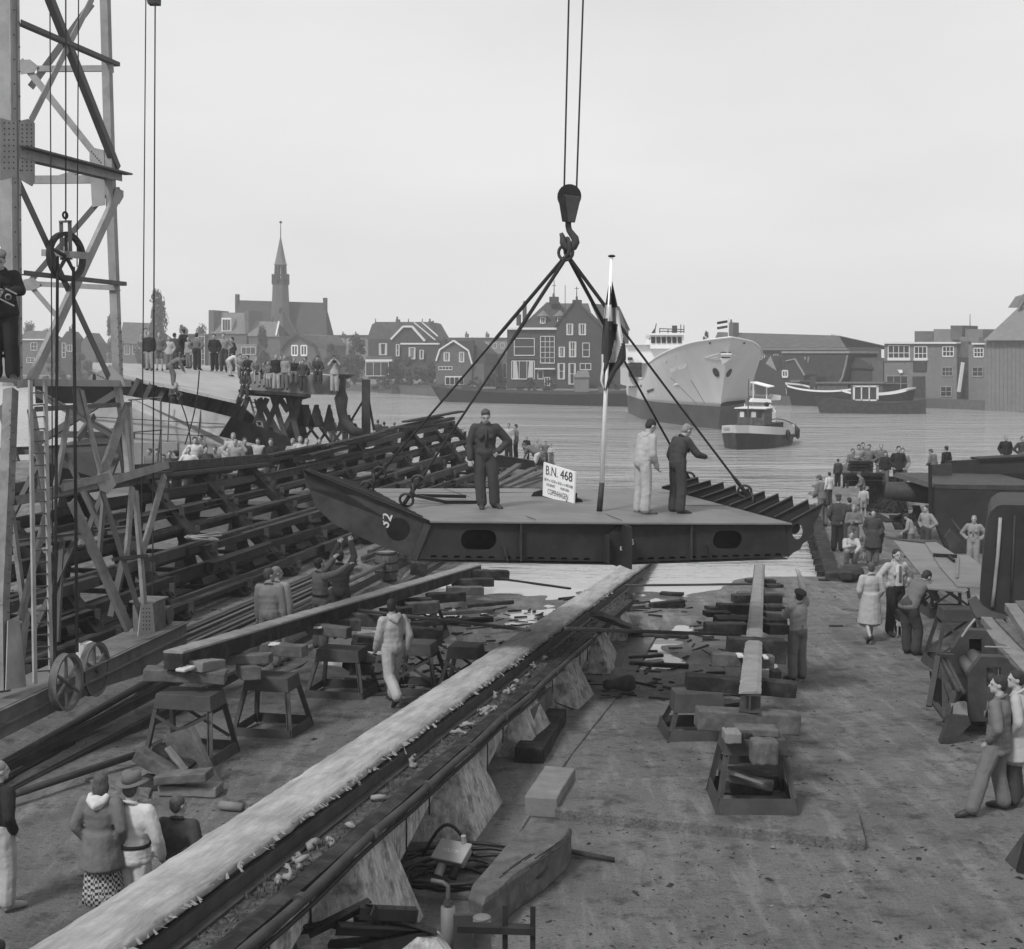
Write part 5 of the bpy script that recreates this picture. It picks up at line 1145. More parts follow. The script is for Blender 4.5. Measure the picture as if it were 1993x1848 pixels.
decal('bow_shield', [(1406.5, 684.5), (1418.5, 684.5), (1418, 689.5), (1407, 689.5)], M['white'], ship, o=.3, ext=.1); decal('bow_shield', [(1407, 694), (1417.5, 694), (1411, 706)], M['white'], ship, o=.3, ext=.1)
decal('bow_shield', [(1404.5, 684), (1420.5, 684), (1419, 696), (1411, 707.5), (1406, 697)], M['steel_mid'], ship, o=.15, ext=.06)
h0, h1 = hit(bvh, 1307, 721, .12)[0], hit(bvh, 1338, 709, .12)[0]; ex = (h1-h0).normalized()
text('MARY NIELSA', 'ship_name', M['window_white'], ship, h0.lerp(h1, .5)-Z*.2, ex, Z, .42, (h1-h0).length)
for (pa, pb) in (((1259, 764), (1319, 747)),):
    a, c = hit(bvh, *pa)[0], hit(bvh, *pb)[0]; mb = MB(); mb.beam(a, c, .1, .15); part('rubbing_strake', mb, M['window_white'], ship)
decal('cargo_port', [(1260, 760), (1273, 756), (1272, 761), (1259, 766)], M['black'], ship)
for k in range(5): decal('freeing_port', [(1226+5.2*k, 751.2-.4*k), (1228.5+5.2*k, 751-.4*k), (1228.5+5.2*k, 755-.4*k), (1226+5.2*k, 755.2-.4*k)], M['black'], ship)
def sbox(nm, u0, v0, u1, v1, Y, dep, m_, par=ship):
    mb = MB(); a, b_, c, d = P(u0, v1, Y), P(u1, v1, Y), P(u1, v0, Y), P(u0, v0, Y)
    mb.prism([a, b_, c, d], V((0, dep, 0))); return part(nm, mb, m_, par)
sbox('deckhouse', 1219, 671, 1310, 707, 143, 12, M['ship_white']); sbox('lower_house', 1222, 706.5, 1290, 752, 144.5, 10, M['ship_grey'])
sbox('dark_opening', 1226, 706, 1249, 734, 142.7, 1.6, M['steel_dark']); sbox('porthole', 1222, 696, 1231, 701, 142.8, .3, M['black'])
sbox('boat_deck_edge', 1217, 669.5, 1312, 671.5, 142.5, 12.5, M['ship_white'])
wh = sbox('wheelhouse', 1266, 651, 1331, 679, 142, 5, M['ship_white']); sbox('wheelhouse_roof', 1263, 649, 1334, 652.5, 141.6, 6, M['ship_white'])
for k in range(6): sbox('wheelhouse_window', 1267.5+10.3*k, 656, 1275.2+10.3*k, 668, 141.9, .2, M['glass' if k % 2 else 'steel_dark'], wh)
sbox('searchlight_box', 1310, 634, 1318, 648, 143, 1, M['steel_mid'])
rl = MB()
for (a, c) in (((1283, 640), (1332, 642)), ((1283, 645), (1332, 646)), ((1284, 640), (1284, 650)), ((1300, 640), (1300, 650)), ((1325, 632), (1325, 650)), ((1331, 633), (1331, 650))): rl.tube(P(*a, 143), P(*c, 143), .05, .05, 5)
part('monkey_island_rail', rl, M['steel_mid'], ship)
mb = MB(); mb.tube(P(1268, 672, 142.8), P(1277.5, 630, 142.8), .07, .05, 6); part('signal_mast', mb, M['steel_mid'], ship)
mb = MB(); mb.add([P(1275, 638, 142.6), P(1277, 637, 142.6), P(1270, 660, 142.6), P(1262, 662, 142.6)], [(0, 1, 2, 3)]); mb.sheet([P(1276.5, 636, 142.5), P(1268, 648, 142.5), P(1264, 661, 142.5), P(1275, 655, 142.5)], .05)
fg = solo('signal_flag', mb, M['steel_mid'], 'small drooping flag beside the white wheelhouse of the coaster', 'flag')
bp_ = hit(bvh, 1417, 662, 0)[0]; st_ = V((P(1418, 656, 117.5).x, 117.5, P(1418, 656, 117.5).z))
jk = thing('jackstaff', 'thin staff on the bow of the coaster', 'staff', st_-Z*.4); mb = MB(); mb.tube(st_-Z*.4, P(1418, 619, 117.5), .05, .035, 6); part('staff', mb, M['window_white'], jk)
for k, m_ in enumerate(('steel_dark', 'white', 'steel_mid')):
    mb = MB(); q = [P(1395.5, 627+5*k, 117.5), P(1416, 623.5+5*k, 117.5), P(1416, 628.5+5*k, 117.5), P(1396, 632+5*k, 117.5)]
    if k == 0: jf = thing('bow_flag', 'striped flag blowing from the staff at the bow of the coaster', 'flag', P(1416, 639, 117.5))
    mb.sheet(q, .03); part('stripe', mb, M[m_], jf)
for (u, v) in ((1314, 692), (1296, 703), (1448, 668), (1382, 668)): decal('fairlead', [(u-1.5, v-1.5), (u+1.5, v-1.5), (u+1.5, v+1.5), (u-1.5, v+1.5)], M['window_white' if u < 1320 else 'black'], ship)
# draught scale and side plates seams
for pts in (((1305, 735), (1356, 830)), ((1268, 750), (1268, 790)), ((1345, 740), (1372, 788))):
    a, c = hit(bvh, *pts[0]), hit(bvh, pts[1][0], min(786, pts[1][1]))
    if a and c: mb = MB(); mb.path([hit(bvh, pts[0][0]+(pts[1][0]-pts[0][0])*f, pts[0][1]+(min(786, pts[1][1])-pts[0][1])*f, .01)[0] for f in (0, .25, .5, .75, 1)], .02, 4); part('plate_seam', mb, M['steel_mid'], ship)
# ---------------------------------------------------------------- generic small hulls
def hull(par, bow, aft, L, Bm, zs, zr, bluff=.35, sterncut=.75, m_='steel_dark', nm='hull', zr2=None, tumble=.85):
    """bow: point, aft: unit vector; zs bottom z; zr(t) rim height."""
    aft = V(aft).normalized(); side = V((aft.y, -aft.x, 0)); rings = []; n = 22
    for i in range(n+1):
        s = i/n; w = Bm/2*min(1, (1-(1-min(1, s/bluff))**2.2))*(1-(1-sterncut)*sm(.7, 1, s)**1); w = max(w, .03)
        ring = []
        for j, t in enumerate((1, .6, .3, 0)): ring.append((-w*(tumble+(1-tumble)*t), t))
        ring += [(-x, t) for x, t in ring[::-1]]
        rings.append([V(bow)+aft*(s*L-(.06*L*t if i == 0 else 0)*(1 if s < .01 else 0))+side*x+Z*(zs+(zr(s)-zs)*t-bow[2]) for x, t in ring])
    mb = MB(); mb.loft(rings, caps=True, closed=False)
    # deck
    for i in range(n): 
        a, b_, c, d = rings[i][0], rings[i][-1], rings[i+1][-1], rings[i+1][0]; mb.add([p-Z*.12 for p in (a, b_, c, d)], [(0, 1, 2, 3)])
    return mb, part(nm, mb, M[m_], par), rings
def rail(par, rings, m_, z0, z1, nm='bulwark', th=.05):
    for k in (0, -1):
        mb = MB(); rr = []
        for r in rings:
            p = r[k]; o = V((0, 0, 0)); rr.append([p+Z*z0, p+Z*z1, p+Z*z1+(r[-1 if k == 0 else 0]-p).normalized()*th, p+Z*z0+(r[-1 if k == 0 else 0]-p).normalized()*th])
        mb.loft(rr); part(nm, mb, M[m_], par)
# tug
tb = P(1437, 872, 95.2); tb.z = WATER; aft = V((.42, .91, 0)).normalized()
tug = thing('tugboat', 'small dark tug with white bulwark and wooden wheelhouse near the section', 'tug', tb+aft*5)
tm, _, rings = hull(tug, tb, aft, 11.0, 4.0, WATER-.4, lambda s: .05+.55*(1-s)**2+.15*s**2, .30, .62, 'black')
rail(tug, rings, 'paint_white', -.02, .52)
sd_ = V((aft.y, -aft.x, 0))
tb2 = BVHTree.FromPolygons([tuple(v) for v in tm.v], tm.f)
def tloc(a, s, z): return tb+aft*a+sd_*s+V((0, 0, z-tb.z))
def tbox(nm, a0, a1, s0, s1, z0, z1, m_, par=None, bev=0):
    mb = MB(); mb.prism([tloc(a0, s0, z0), tloc(a0, s1, z0), tloc(a1, s1, z0), tloc(a1, s0, z0)], V((0, 0, z1-z0))); return part(nm, mb, M[m_], par or tug, bevel=bev)
tbox('engine_casing', 2.6, 8.6, -1.0, 1.0, .2, .95, 'timber_dark'); w_ = tbox('wheelhouse', 3.2, 5.4, -.95, .95, .95, 2.1, 'timber'); tbox('wheelhouse_roof', 2.95, 5.6, -1.15, 1.15, 2.1, 2.18, 'window_white')
for k in range(4): tbox('window', 3.17, 3.22, -.8+.42*k, -.5+.42*k, 1.5, 1.9, 'glass' if k % 2 else 'window_white', w_)
for k in range(3): tbox('window', 3.5+.6*k, 3.9+.6*k, .93, .97, 1.5, 1.9, 'glass', w_)
mb = MB(); mb.tube(tloc(6.4, .3, .9), tloc(6.4, .3, 2.3), .14, .13, 10); mb.ell(tloc(6.4, .3, 2.35), (.2, .2, .14)); part('funnel', mb, M['steel_dark'], tug)
mb = MB(); mb.tube(tloc(2.4, 0, .5), tloc(2.4, 0, 4.2), .05, .035, 6); part('mast', mb, M['crane_shade'], tug)
mb = MB(); mb.path([tloc(9+.3*i, -1.2+.24*i, .5+.6*math.sin(math.pi*i/10)) for i in range(11)], .04, 5); part('towing_arch', mb, M['steel_mid'], tug)
tbox('hatch', 9.3, 10.6, -.6, .6, .15, .5, 'timber_dark')
for (a, s) in ((5.6, 2.02), (8.6, 1.95), (10.9, 1.2)):
    mb = MB(); mb.torus(tloc(a, s+.1, .15), .33, .1, (sd_.x, sd_.y, .15) if a < 10 else (aft.x, aft.y, 0), 16, 7); part('tyre_fender', mb, M['black'], tug, smooth=True)
for (ss, s0, s1, t_) in ((1, 2.2, 4.0, 'ALBERT MEIJER'), (-1, .4, 1.3, 'NOORD')):
    r0 = rings[2 if ss > 0 else 1][-1 if ss > 0 else 0]; r1 = rings[8 if ss > 0 else 4][-1 if ss > 0 else 0]
    if ss > 0: a, c = rings[1][0 if (rings[1][0]-tb).dot(sd_) > 0 else -1], rings[7][0 if (rings[7][0]-tb).dot(sd_) > 0 else -1]
    else: a, c = rings[3][0 if (rings[3][0]-tb).dot(sd_) < 0 else -1], rings[1][0 if (rings[1][0]-tb).dot(sd_) < 0 else -1]
    ex = (c-a).normalized(); n = V((ex.y, -ex.x, 0)); n = n if n.y < 0 else -n
    text(t_, 'name_plate', M['ink'], tug, a.lerp(c, .5)+n*.10+Z*.12, ex if ex.x > 0 else -ex, Z, .24, (c-a).length*.75)
# white launch behind the tug
lb = P(1484, 800, 108); lb.z = WATER; la = V((.12, .99, 0)).normalized()
lau = thing('white_launch', 'white launch with portholes and a canopy lying behind the tug', 'launch', lb+la*1)
_, _, r2 = hull(lau, lb, la, 8, 2.3, WATER-.3, lambda s: .55+.5*s, .25, .9, 'steel_dark'); rail(lau, r2, 'ship_white', -.1, .8)
for k in range(3):
    q = lb+la*(1.2+1.1*k)+V((0, 0, 1.25)); mb = MB(); mb.prism([P(1463+8*k-1, 791, 110.8), P(1463+8*k+1, 791, 110.8), P(1463+8*k+1, 794, 110.8), P(1463+8*k-1, 794, 110.8)], V((0, .1, 0))); part('porthole', mb, M['black'], lau)
mb = MB(); mb.sheet([P(1460, 743.5, 113), P(1474, 743, 113), P(1507, 751.5, 111.5), P(1495, 753, 111.5)], .08); part('canopy', mb, M['white'], lau)
for (u, v0, v1) in ((1492, 752, 790), (1466, 744, 790)): mb = MB(); mb.tube(P(u, v0, 112.5), P(u, v1, 112.5), .05, .05, 5); part('canopy_post', mb, M['window_white'], lau)
mb = MB(); mb.prism([P(1466, 776, 112), P(1500, 778, 112), P(1502, 784, 112), P(1462, 783, 112)], V((0, 1.2, 0))); part('coach_roof', mb, M['ship_white'], lau)
mb = MB(); mb.prism([P(1506, 768, 125), P(1520, 770, 125), P(1519, 779, 125), P(1500, 780, 125)], V((0, 2, 0))); solo('moored_dinghy', mb, M['ship_white'], 'small white boat half hidden beyond the launch canopy', 'boat')
# barges along the far bank
def barge(lab, uL, uR, vL, vR, Bm, hz, m_='steel_dark', flip=False, strip_=None, cat='barge', nm='barge'):
    a, c = PZ(uL, vL, WATER), PZ(uR, vR, WATER)
    if flip: a, c = c, a
    ax = (c-a); L = ax.length; ax.normalize(); n = V((ax.y, -ax.x, 0)); n = n if n.y > 0 else -n
    r = thing(nm, lab, cat, a.lerp(c, .5)+n*Bm/2)
    _, _, rings = hull(r, a+n*Bm/2, ax, L, Bm, WATER-.3, lambda s: WATER+hz*(1+.5*(1-s)**4+.3*s**6), .12, .5, m_)
    if strip_: rail(r, rings, strip_, -.12, .1, 'gunwale')
    return r, a, ax, n
b1, a, ax, n = barge('long low cargo barge with drums and casks on deck before the tall house', 834, 1232, 782, 793, 5.5, 1.5, 'steel_dark', False, 'steel_mid')
def onb(par, nm, a, ax, n, s, w, z, L, B_, H, m_, kind='box'):
    mb = MB(); q = a+ax*s+n*w+Z*(z)
    if kind == 'box': mb.prism([q, q+ax*L, q+ax*L+n*B_, q+n*B_], Z*H)
    else: mb.tube(q+Z*H/2, q+ax*L+Z*H/2, H/2, H/2, 12)
    return part(nm, mb, M[m_], par)
onb(b1, 'hatch_coaming', a, ax, n, 6.5, 1, .7, 18, 3.5, .5, 'steel_mid'); onb(b1, 'deckhouse', a, ax, n, 1.8, 1.5, .9, 3, 2.5, 1.2, 'roof_light')
def cargo(nm, lab, u0, u1, v0, v1, Y, m_, kind='box', grp='drums and casks on the long barge'):
    mb = MB(); p, q = P(u0, v1, Y), P(u1, v0, Y)
    if kind == 'box': mb.prism([p, V((q.x, p.y, p.z)), V((q.x, p.y, q.z)), V((p.x, p.y, q.z))], V((0, 1.2, 0)))
    elif kind == 'drum': mb.tube(V((p.x, p.y, (p.z+q.z)/2)), V((q.x, p.y, (p.z+q.z)/2)), (q.z-p.z)/2, None, 12)
    else: mb.tube(V(((p.x+q.x)/2, p.y, p.z)), V(((p.x+q.x)/2, p.y, q.z)), (q.x-p.x)/2, None, 12)
    solo(nm, mb, M[m_], lab, 'cask' if kind != 'box' else 'crate', grp)
for (u0, u1, v0, v1, m_, k, lab) in ((934, 965, 754, 760, 'roof_light', 'drum', 'long tank lying topmost on the barge'), (933, 964, 761, 767, 'crane_shade', 'drum', 'long dark tank lying below the topmost one'), (966, 1005, 762, 770, 'roof_light', 'drum', 'pale long tank right of the stacked tanks'), (1019, 1038, 764, 772, 'roof_light', 'drum', 'short pale tank in the middle of the barge'), (1089, 1101, 764, 776, 'crane', 'cask', 'pale upright cask left in the row'), (1103, 1113, 765, 777, 'brick_mid', 'cask', 'second upright cask of the row'), (1115, 1125, 765, 777, 'steel_mid', 'cask', 'third upright cask of the row'), (1127, 1137, 766, 778, 'brick_mid', 'cask', 'fourth upright cask of the row'), (1153, 1172, 766, 778, 'crane', 'box', 'pale crate at the right of the casks'), (885, 911, 750, 764, 'steel_mid', 'box', 'grey deck box behind the wheelhouse of the barge')):
    cargo('barge_cargo', lab, u0, u1, v0, v1, 196, m_, k)
wh_ = MB(); wh_.prism([P(866, 751, 202), P(902, 751, 202), P(902, 733, 202), P(866, 733, 202)], V((0, 2, 0))); o = solo('conservatory', wh_, M['window_white'], 'white glazed conservatory before the gambrel roofed house', 'conservatory')
for k in range(4): mb = MB(); mb.prism([P(867.5+9*k, 748, 201.9), P(874.5+9*k, 748, 201.9), P(874.5+9*k, 735, 201.9), P(867.5+9*k, 735, 201.9)], V((0, .05, 0))); part('pane', mb, M['glass'], o)
hut = thing('quay_hut', 'small light hut with pitched roof on the quay before the tall house', 'hut', P(1120, 765, 198)); mb = MB()
mb.prism([P(1119, 767, 198), P(1146, 769, 198), P(1146, 734, 198), P(1119, 734, 198)], V((0, 3, 0))); part('wall', mb, M['brick_light'], hut)
mb = MB(); mb.prism([P(1117, 735, 197.8), P(1148, 735, 197.8), P(1145, 722, 199), P(1126, 722, 199)], V((0, 2.5, 0))); part('roof', mb, M['roof_light'], hut)
barge('dark unladen barge moored left of the long barge', 722, 838, 764, 771, 4.5, 1.5, 'brick_mid', False, None)
barge('barge hidden behind the flag and the coasters stern', 1160, 1262, 790, 791, 5, 1.9, 'brick_mid', True)
b3, a3, ax3, n3 = barge('white railed boat crowded with people at the far quay', 1518, 1662, 789, 793, 4.5, 1.9, 'steel_dark', False, 'ship_white', 'boat', 'passenger_boat')
b4, a4, ax4, n4 = barge('motor barge with a glazed wheelhouse near the flat roofed factory', 1638, 1776, 796, 797, 4.5, 1.7, 'steel_dark', True, 'ship_white', 'boat', 'motor_barge')
wq = MB(); Yw = 167
for (u0, u1, v0, v1) in ((1661, 1664, 752, 781), (1706, 1710, 752, 781), (1661, 1710, 751, 754), (1661, 1710, 778, 781), (1676, 1678, 752, 781), (1691, 1693, 752, 781)): wq.prism([P(u0, v1, Yw), P(u1, v1, Yw), P(u1, v0, Yw), P(u0, v0, Yw)], V((0, .3, 0)))
part('wheelhouse', wq, M['window_white'], b4); mb = MB(); mb.prism([P(1664, 779, Yw+.2), P(1706, 779, Yw+.2), P(1706, 754, Yw+.2), P(1664, 754, Yw+.2)], V((0, 2, 0))); part('cabin_interior', mb, M['steel_mid'], b4)
barge('long dark lighter lying in front of the crowded boats', 1596, 1803, 805, 807, 4.2, 1.25, 'steel_mid', False, None)
# ---------------------------------------------------------------- far bank town
class Fac:
    def __init__(s, u0, Y0, u1=None, Y1=None):
        a = P(u0, 694, Y0); c = P(u1 if u1 is not None else u0+50, 694, Y1 or Y0)
        d = (c-a); d.z = 0; s.d = d.normalized(); s.a = a; s.n = V((s.d.y, -s.d.x, 0)); s.n = s.n if s.n.y < 0 else -s.n
    def p(s, u, v, o=0): return PP(u, v, s.a-s.n*(-o) if False else s.a+s.n*o, s.n)
    def rect(s, u0, v0, u1, v1, o=0): return [s.p(u0, v1, o), s.p(u1, v1, o), s.p(u1, v0, o), s.p(u0, v0, o)]
    def wall(s, par, pts, dep, m_, nm='wall', o=0):
        mb = MB(); mb.prism([s.p(u, v, o) for u, v in pts], -s.n*dep); return part(nm, mb, M[m_], par)
    def rwall(s, par, u0, v0, u1, v1, dep, m_, nm='wall', o=0): return s.wall(par, [(u0, v1), (u1, v1), (u1, v0), (u0, v0)], dep, m_, nm, o)
    def win(s, par, u0, v0, u1, v1, nx=1, ny=1, m_='window_white', fw=.09, curtain=0, o=0):
        mb = MB(); a, b_, c, d = s.rect(u0, v0, u1, v1, o+.04)
        W = (b_-a); H = (d-a)
        mb.beam(a, b_, .09, fw*1.3); mb.beam(d, c, .09, fw)
        mb.beam(a, d, .09, fw, up=s.n.cross(Z)); mb.beam(b_, c, .09, fw, up=s.n.cross(Z))
        for i in range(1, nx): mb.beam(a+W*(i/nx), d+W*(i/nx), .07, fw*.7, up=s.n.cross(Z))
        for j in range(1, ny): mb.beam(a+H*(j/ny), b_+H*(j/ny), .07, fw*.7)
        f = part('window', mb, M[m_], par); mb = MB(); mb.prism([q+s.n*-.03 for q in (a, b_, c, d)], s.n*.01); part('pane', mb, M['glass'], f)
        if curtain:
            mb = MB(); mb.prism([q+s.n*.0 for q in (a+W*.06, a+W*.30, d+W*.22, d+W*.06)], s.n*.01); mb.prism([q for q in (b_-W*.30, b_-W*.06, c-W*.06, c-W*.22)], s.n*.01); part('curtain', mb, M['curtain'], f)
        return f
    def roof(s, par, eL, eR, rR, rL, half, m_, back=True, o=.3, nm='roof'):     # eaves on the facade plane, ridge half a depth behind
        q = [s.p(*eL, o), s.p(*eR, o), s.p(*rR, -half), s.p(*rL, -half)]; mb = MB(); mb.sheet(q, .12)
        if back:
            e1, e2 = s.p(*eR, o)-s.n*(2*half+o), s.p(*eL, o)-s.n*(2*half+o); mb.sheet([e1, e2, q[3], q[2]], .12)
        return part(nm, mb, M[m_], par)
    def chim(s, par, u0, v0, u1, v1, dep=1, m_='brick_dark', o=-1.5, pot=True):
        f = s.rwall(par, u0, v0, u1, v1, dep, m_, 'chimney', o)
        if pot: mb = MB(); a = s.p((u0+u1)/2, v0, o-.4); mb.tube(a, a+Z*.5, .18, .15, 6); part('chimney_pot', mb, M['brick_mid'], f)
        return f
def house(nm, lab, F, u, v, cat='house'): return thing(nm, lab, cat, F.p(u, v))
# tall double-fronted house
F = Fac(987, 205, 1170, 203); h = house('tall_house', 'tall dark brick double fronted house with bay windows and steep roof, centre', F, 1078, 757)
F.rwall(h, 987, 641, 1081, 757, 10, 'brick_dark'); F.rwall(h, 985, 638, 1083, 642, .9, 'window_white', 'cornice', .45)
F.wall(h, [(1081.5, 757), (1172, 757), (1172, 640), (1124, 590), (1116, 590), (1081.5, 636)], 11, 'brick_dark', 'gable_wall', .3)
F.roof(h, (1011, 640), (1086, 640), (1090, 590), (1064, 590), 5, 'roof_dark', True, -.5)
F.roof(h, (1083, 640), (1160, 640), (1145, 592), (1064, 592), 6, 'roof', False, -2, 'rear_roof')
mb = MB(); mb.sheet([F.p(1122, 588.5, .6), F.p(1174, 641, .6), F.p(1174, 641, -11), F.p(1122, 588.5, -11)], .2); mb.sheet([F.p(1080, 637, .6), F.p(1118, 588.5, .6), F.p(1118, 588.5, -11), F.p(1080, 637, -11)], .2); part('gable_roof', mb, M['roof_dark'], h)
F.rwall(h, 1172.5, 640, 1216, 757, 9, 'brick_dark', 'side_wing'); F.roof(h, (1172, 641), (1218, 641), (1205, 598), (1150, 592), 5, 'roof_dark')
for (u0, v0, u1, v1, nx, ny, c) in ((1001, 659, 1040, 692, 1, 2, 0), (1052, 655, 1079, 707, 3, 5, 0), (996, 703, 1040, 738, 3, 1, 1), (1103, 631, 1115, 652, 2, 1, 1), (1127, 631, 1140, 652, 2, 1, 1), (1088, 676, 1099, 695, 2, 1, 1), (1108, 666, 1121, 695, 2, 2, 1), (1134, 668, 1147, 695, 1, 2, 0), (1086, 708, 1099, 738, 1, 2, 1), (1107, 708, 1120, 748, 1, 2, 1), (1129, 708, 1150, 720, 2, 1, 0), (1047, 722, 1057, 738, 1, 1, 0), (1060, 735, 1070, 751, 2, 1, 0)):
    F.win(h, u0, v0, u1, v1, nx, ny, curtain=c, o=.35 if u0 > 1081 else .05)
for v in (697, 717): F.rwall(h, 987 if v < 700 else 1040, v, 1081, v+1.5, .3, 'brick_mid', 'string_course', .15)
F.rwall(h, 1041, 717, 1080, 719.5, 1.2, 'window_white', 'porch_roof', .9)
for (u0, v0, u1, v1) in ((1069, 578, 1086, 592), (1114, 584, 1131, 594), (1017, 593, 1023, 628), (1005, 612, 1012, 634)): F.chim(h, u0, v0, u1, v1, 1.2, 'brick_dark', -3 if u0 > 1030 else -1)
for (u, v0, v1) in ((1078.5, 545, 578), (1122.5, 558, 584), (1154, 585, 595), (1100, 556, 755)): mb = MB(); mb.tube(F.p(u, v1, -2), F.p(u, v0, -2), .09, .05, 5); part('finial', mb, M['steel_mid'], h)
for (u, v) in ((1078.5, 556), (1122.5, 562)): mb = MB(); mb.beam(F.p(u-4, v, -2), F.p(u+4, v, -2), .08, .08); part('weather_vane', mb, M['steel_mid'], h)
for u in (1057, 1090):
    d_ = F.rwall(h, u-6, 617, u+5, 630, 2.5, 'window_white', 'dormer', -1.2); F.win(d_, u-4.5, 619, u+3.5, 629.5, 2, 1, o=-1.15)
    mb = MB(); b0 = F.p(u, 616, -1.5); ap = F.p(u, 604, -1.5); mb.loft([[b0+V((1*math.cos(a), 1*math.sin(a), 0)) for a in [i*math.pi/4 for i in range(8)]], [ap+V((.05*math.cos(a), .05*math.sin(a), 0)) for a in [i*math.pi/4 for i in range(8)]]]); part('dormer_cap', mb, M['roof_light'], d_)
# mansard house
F = Fac(715, 260, 855, 257); h = house('mansard_house', 'ivy covered house with mansard roof and white bay window', F, 780, 738)
F.rwall(h, 717, 660, 853, 738, 9, 'brick_dark'); F.wall(h, [(714, 661), (856, 664), (836, 629), (829, 627), (732, 627), (724, 632)], 8, 'roof', 'mansard_roof', -.3)
F.wall(h, [(762, 700), (826, 700), (826, 663), (802, 636), (785, 636), (762, 660)], 1, 'brick_dark', 'front_gable', .6)
for (p_, q_) in (((761, 661), (785, 636)), ((785, 636), (802, 636)), ((802, 636), (827, 664))): mb = MB(); mb.beam(F.p(*p_, .8), F.p(*q_, .8), .5, .35); part('bargeboard', mb, M['window_white'], h)
F.rwall(h, 779, 668, 854, 671, .8, 'window_white', 'cornice', .9); F.rwall(h, 780, 671.5, 852, 738, .5, 'brick_dark', 'bay', .7)
for (u0, v0, u1, v1, nx, ny) in ((738, 669, 753, 691, 1, 1), (771, 671, 777, 693, 1, 2), (796, 677, 808, 699, 2, 1), (817, 682, 824, 699, 1, 1)): F.win(h, u0, v0, u1, v1, nx, ny, curtain=1, o=.1 if u0 < 760 else 1.2)
bw_ = F.rwall(h, 711, 700, 763, 704, 2, 'window_white', 'bay_roof', 1.5); F.win(h, 712, 705, 756, 732, 3, 1, o=1.4); F.rwall(h, 713, 694, 764, 700, .3, 'brick_mid', 'balcony', 1.5)
for (u0, v0, u1, v1) in ((770, 622, 776, 640), (833, 626, 840, 665), (841, 630, 845, 655)): F.chim(h, u0, v0, u1, v1, 1, 'brick_mid', -1)
for u in (731, 795, 822): mb = MB(); mb.tube(F.p(u, 628, -4), F.p(u, 620, -4), .12, .05, 5); part('finial', mb, M['steel_mid'], h)
mb = MB(); mb.beam(F.p(806, 628, -.3), F.p(847, 662, .3), .4, .15); mb.beam(F.p(822, 628, -.3), F.p(852, 655, .3), .4, .15); part('roof_flashing', mb, M['window_white'], h)
# gambrel house
F = Fac(848, 230, 985, 227); h = house('gambrel_house', 'small brick house with pale edged gambrel gable left of the tall house', F, 880, 750)
F.wall(h, [(848, 750), (918, 750), (918, 708), (912, 683), (883, 663), (856, 680), (849, 702)], 10, 'brick_mid', 'gable_wall')
F.wall(h, [(883, 664), (916, 664), (943, 688), (946, 708), (918, 708), (912, 683)], 8, 'roof_dark', 'roof', -.8); F.rwall(h, 918.5, 708, 942, 750, 8, 'brick_mid', 'side_wall', -.5)
pp = [(849, 703), (856, 681), (883, 663.5), (912, 683), (919, 709)]
for p_, q_ in zip(pp, pp[1:]): mb = MB(); mb.beam(F.p(*p_, .2), F.p(*q_, .2), .4, .25); part('bargeboard', mb, M['window_white'], h)
for (u0, v0, u1, v1) in ((864, 687, 875, 703), (894, 686, 903, 705)): F.win(h, u0, v0, u1, v1, 2, 1, curtain=1)
F.win(h, 854, 714, 880, 720, 4, 1); F.chim(h, 917, 663, 921, 700, 1, 'brick_dark', .1); F.chim(h, 860, 660, 867, 676, 1, 'brick_dark', -4)
# flats behind
F = Fac(640, 330, 985, 318); h = house('long_flats', 'long low flat roofed terrace far behind the houses', F, 800, 745)
F.rwall(h, 853, 660, 987, 745, 8, 'brick_light'); F.rwall(h, 850, 657.5, 989, 660.5, 9, 'roof_dark', 'flat_roof', .4); F.rwall(h, 637, 655, 716, 745, 8, 'brick_light'); F.rwall(h, 635, 652.5, 716, 655.5, 9, 'roof_dark', 'flat_roof', .4)
for i, u in enumerate(range(640, 712, 12)): F.win(h, u, 660, u+5, 668, 2, 1)
for u in (872, 925, 944, 960, 975): F.win(h, u, 668, u+6, 678, 2, 1)
for u in (665, 690, 858, 905, 945): F.chim(h, u, 650, u+5, 657, 1, 'brick_mid')
F = Fac(940, 240, 988, 236); h = house('garden_wall', 'plain brick outbuilding between gambrel house and tall house', F, 965, 750, 'outbuilding'); F.rwall(h, 944, 690, 986, 752, 4, 'brick_mid'); F.rwall(h, 943, 688.5, 987, 690.5, 4.4, 'roof_light', 'coping', .1); F.win(h, 979, 707, 986, 735, 1, 1, 'crane')
# church
F = Fac(455, 335, 640, 331); h = house('church', 'dark church with long slate roof and slender pointed ridge turret', F, 546, 742, 'church')
F.rwall(h, 462, 655, 632, 742, 16, 'brick_dark', 'nave_wall'); F.roof(h, (460, 664), (637, 664), (633, 590), (461, 585), 3, 'roof_dark')
for (u0, v0, u1) in ((457.5, 573, 463), (628.5, 580, 634.5)): F.wall(h, [(u0, 690), (u1, 690), (u1, v0), (u0, v0)], 1.2, 'brick_dark', 'end_gable', -2.2)
F.wall(h, [(500, 742), (590, 742), (590, 680), (546, 597), (500, 680)], 9, 'brick_dark', 'transept', 2.0)
mb = MB(); mb.sheet([F.p(546, 595, 2.4), F.p(593, 684, 2.4), F.p(593, 684, -7), F.p(546, 595, -7)], .3); mb.sheet([F.p(498, 684, 2.4), F.p(546, 595, 2.4), F.p(546, 595, -7), F.p(498, 684, -7)], .3); part('transept_roof', mb, M['roof'], h)
ctr = F.p(546, 600, 0.5)
def ring(v, rpx, k=8, rot=math.pi/8):
    c = F.p(546, v, .5); r = rpx/ (2700/c.y); return [c+V((r*math.cos(2*math.pi*i/k+rot), r*math.sin(2*math.pi*i/k+rot), 0)) for i in range(k)]
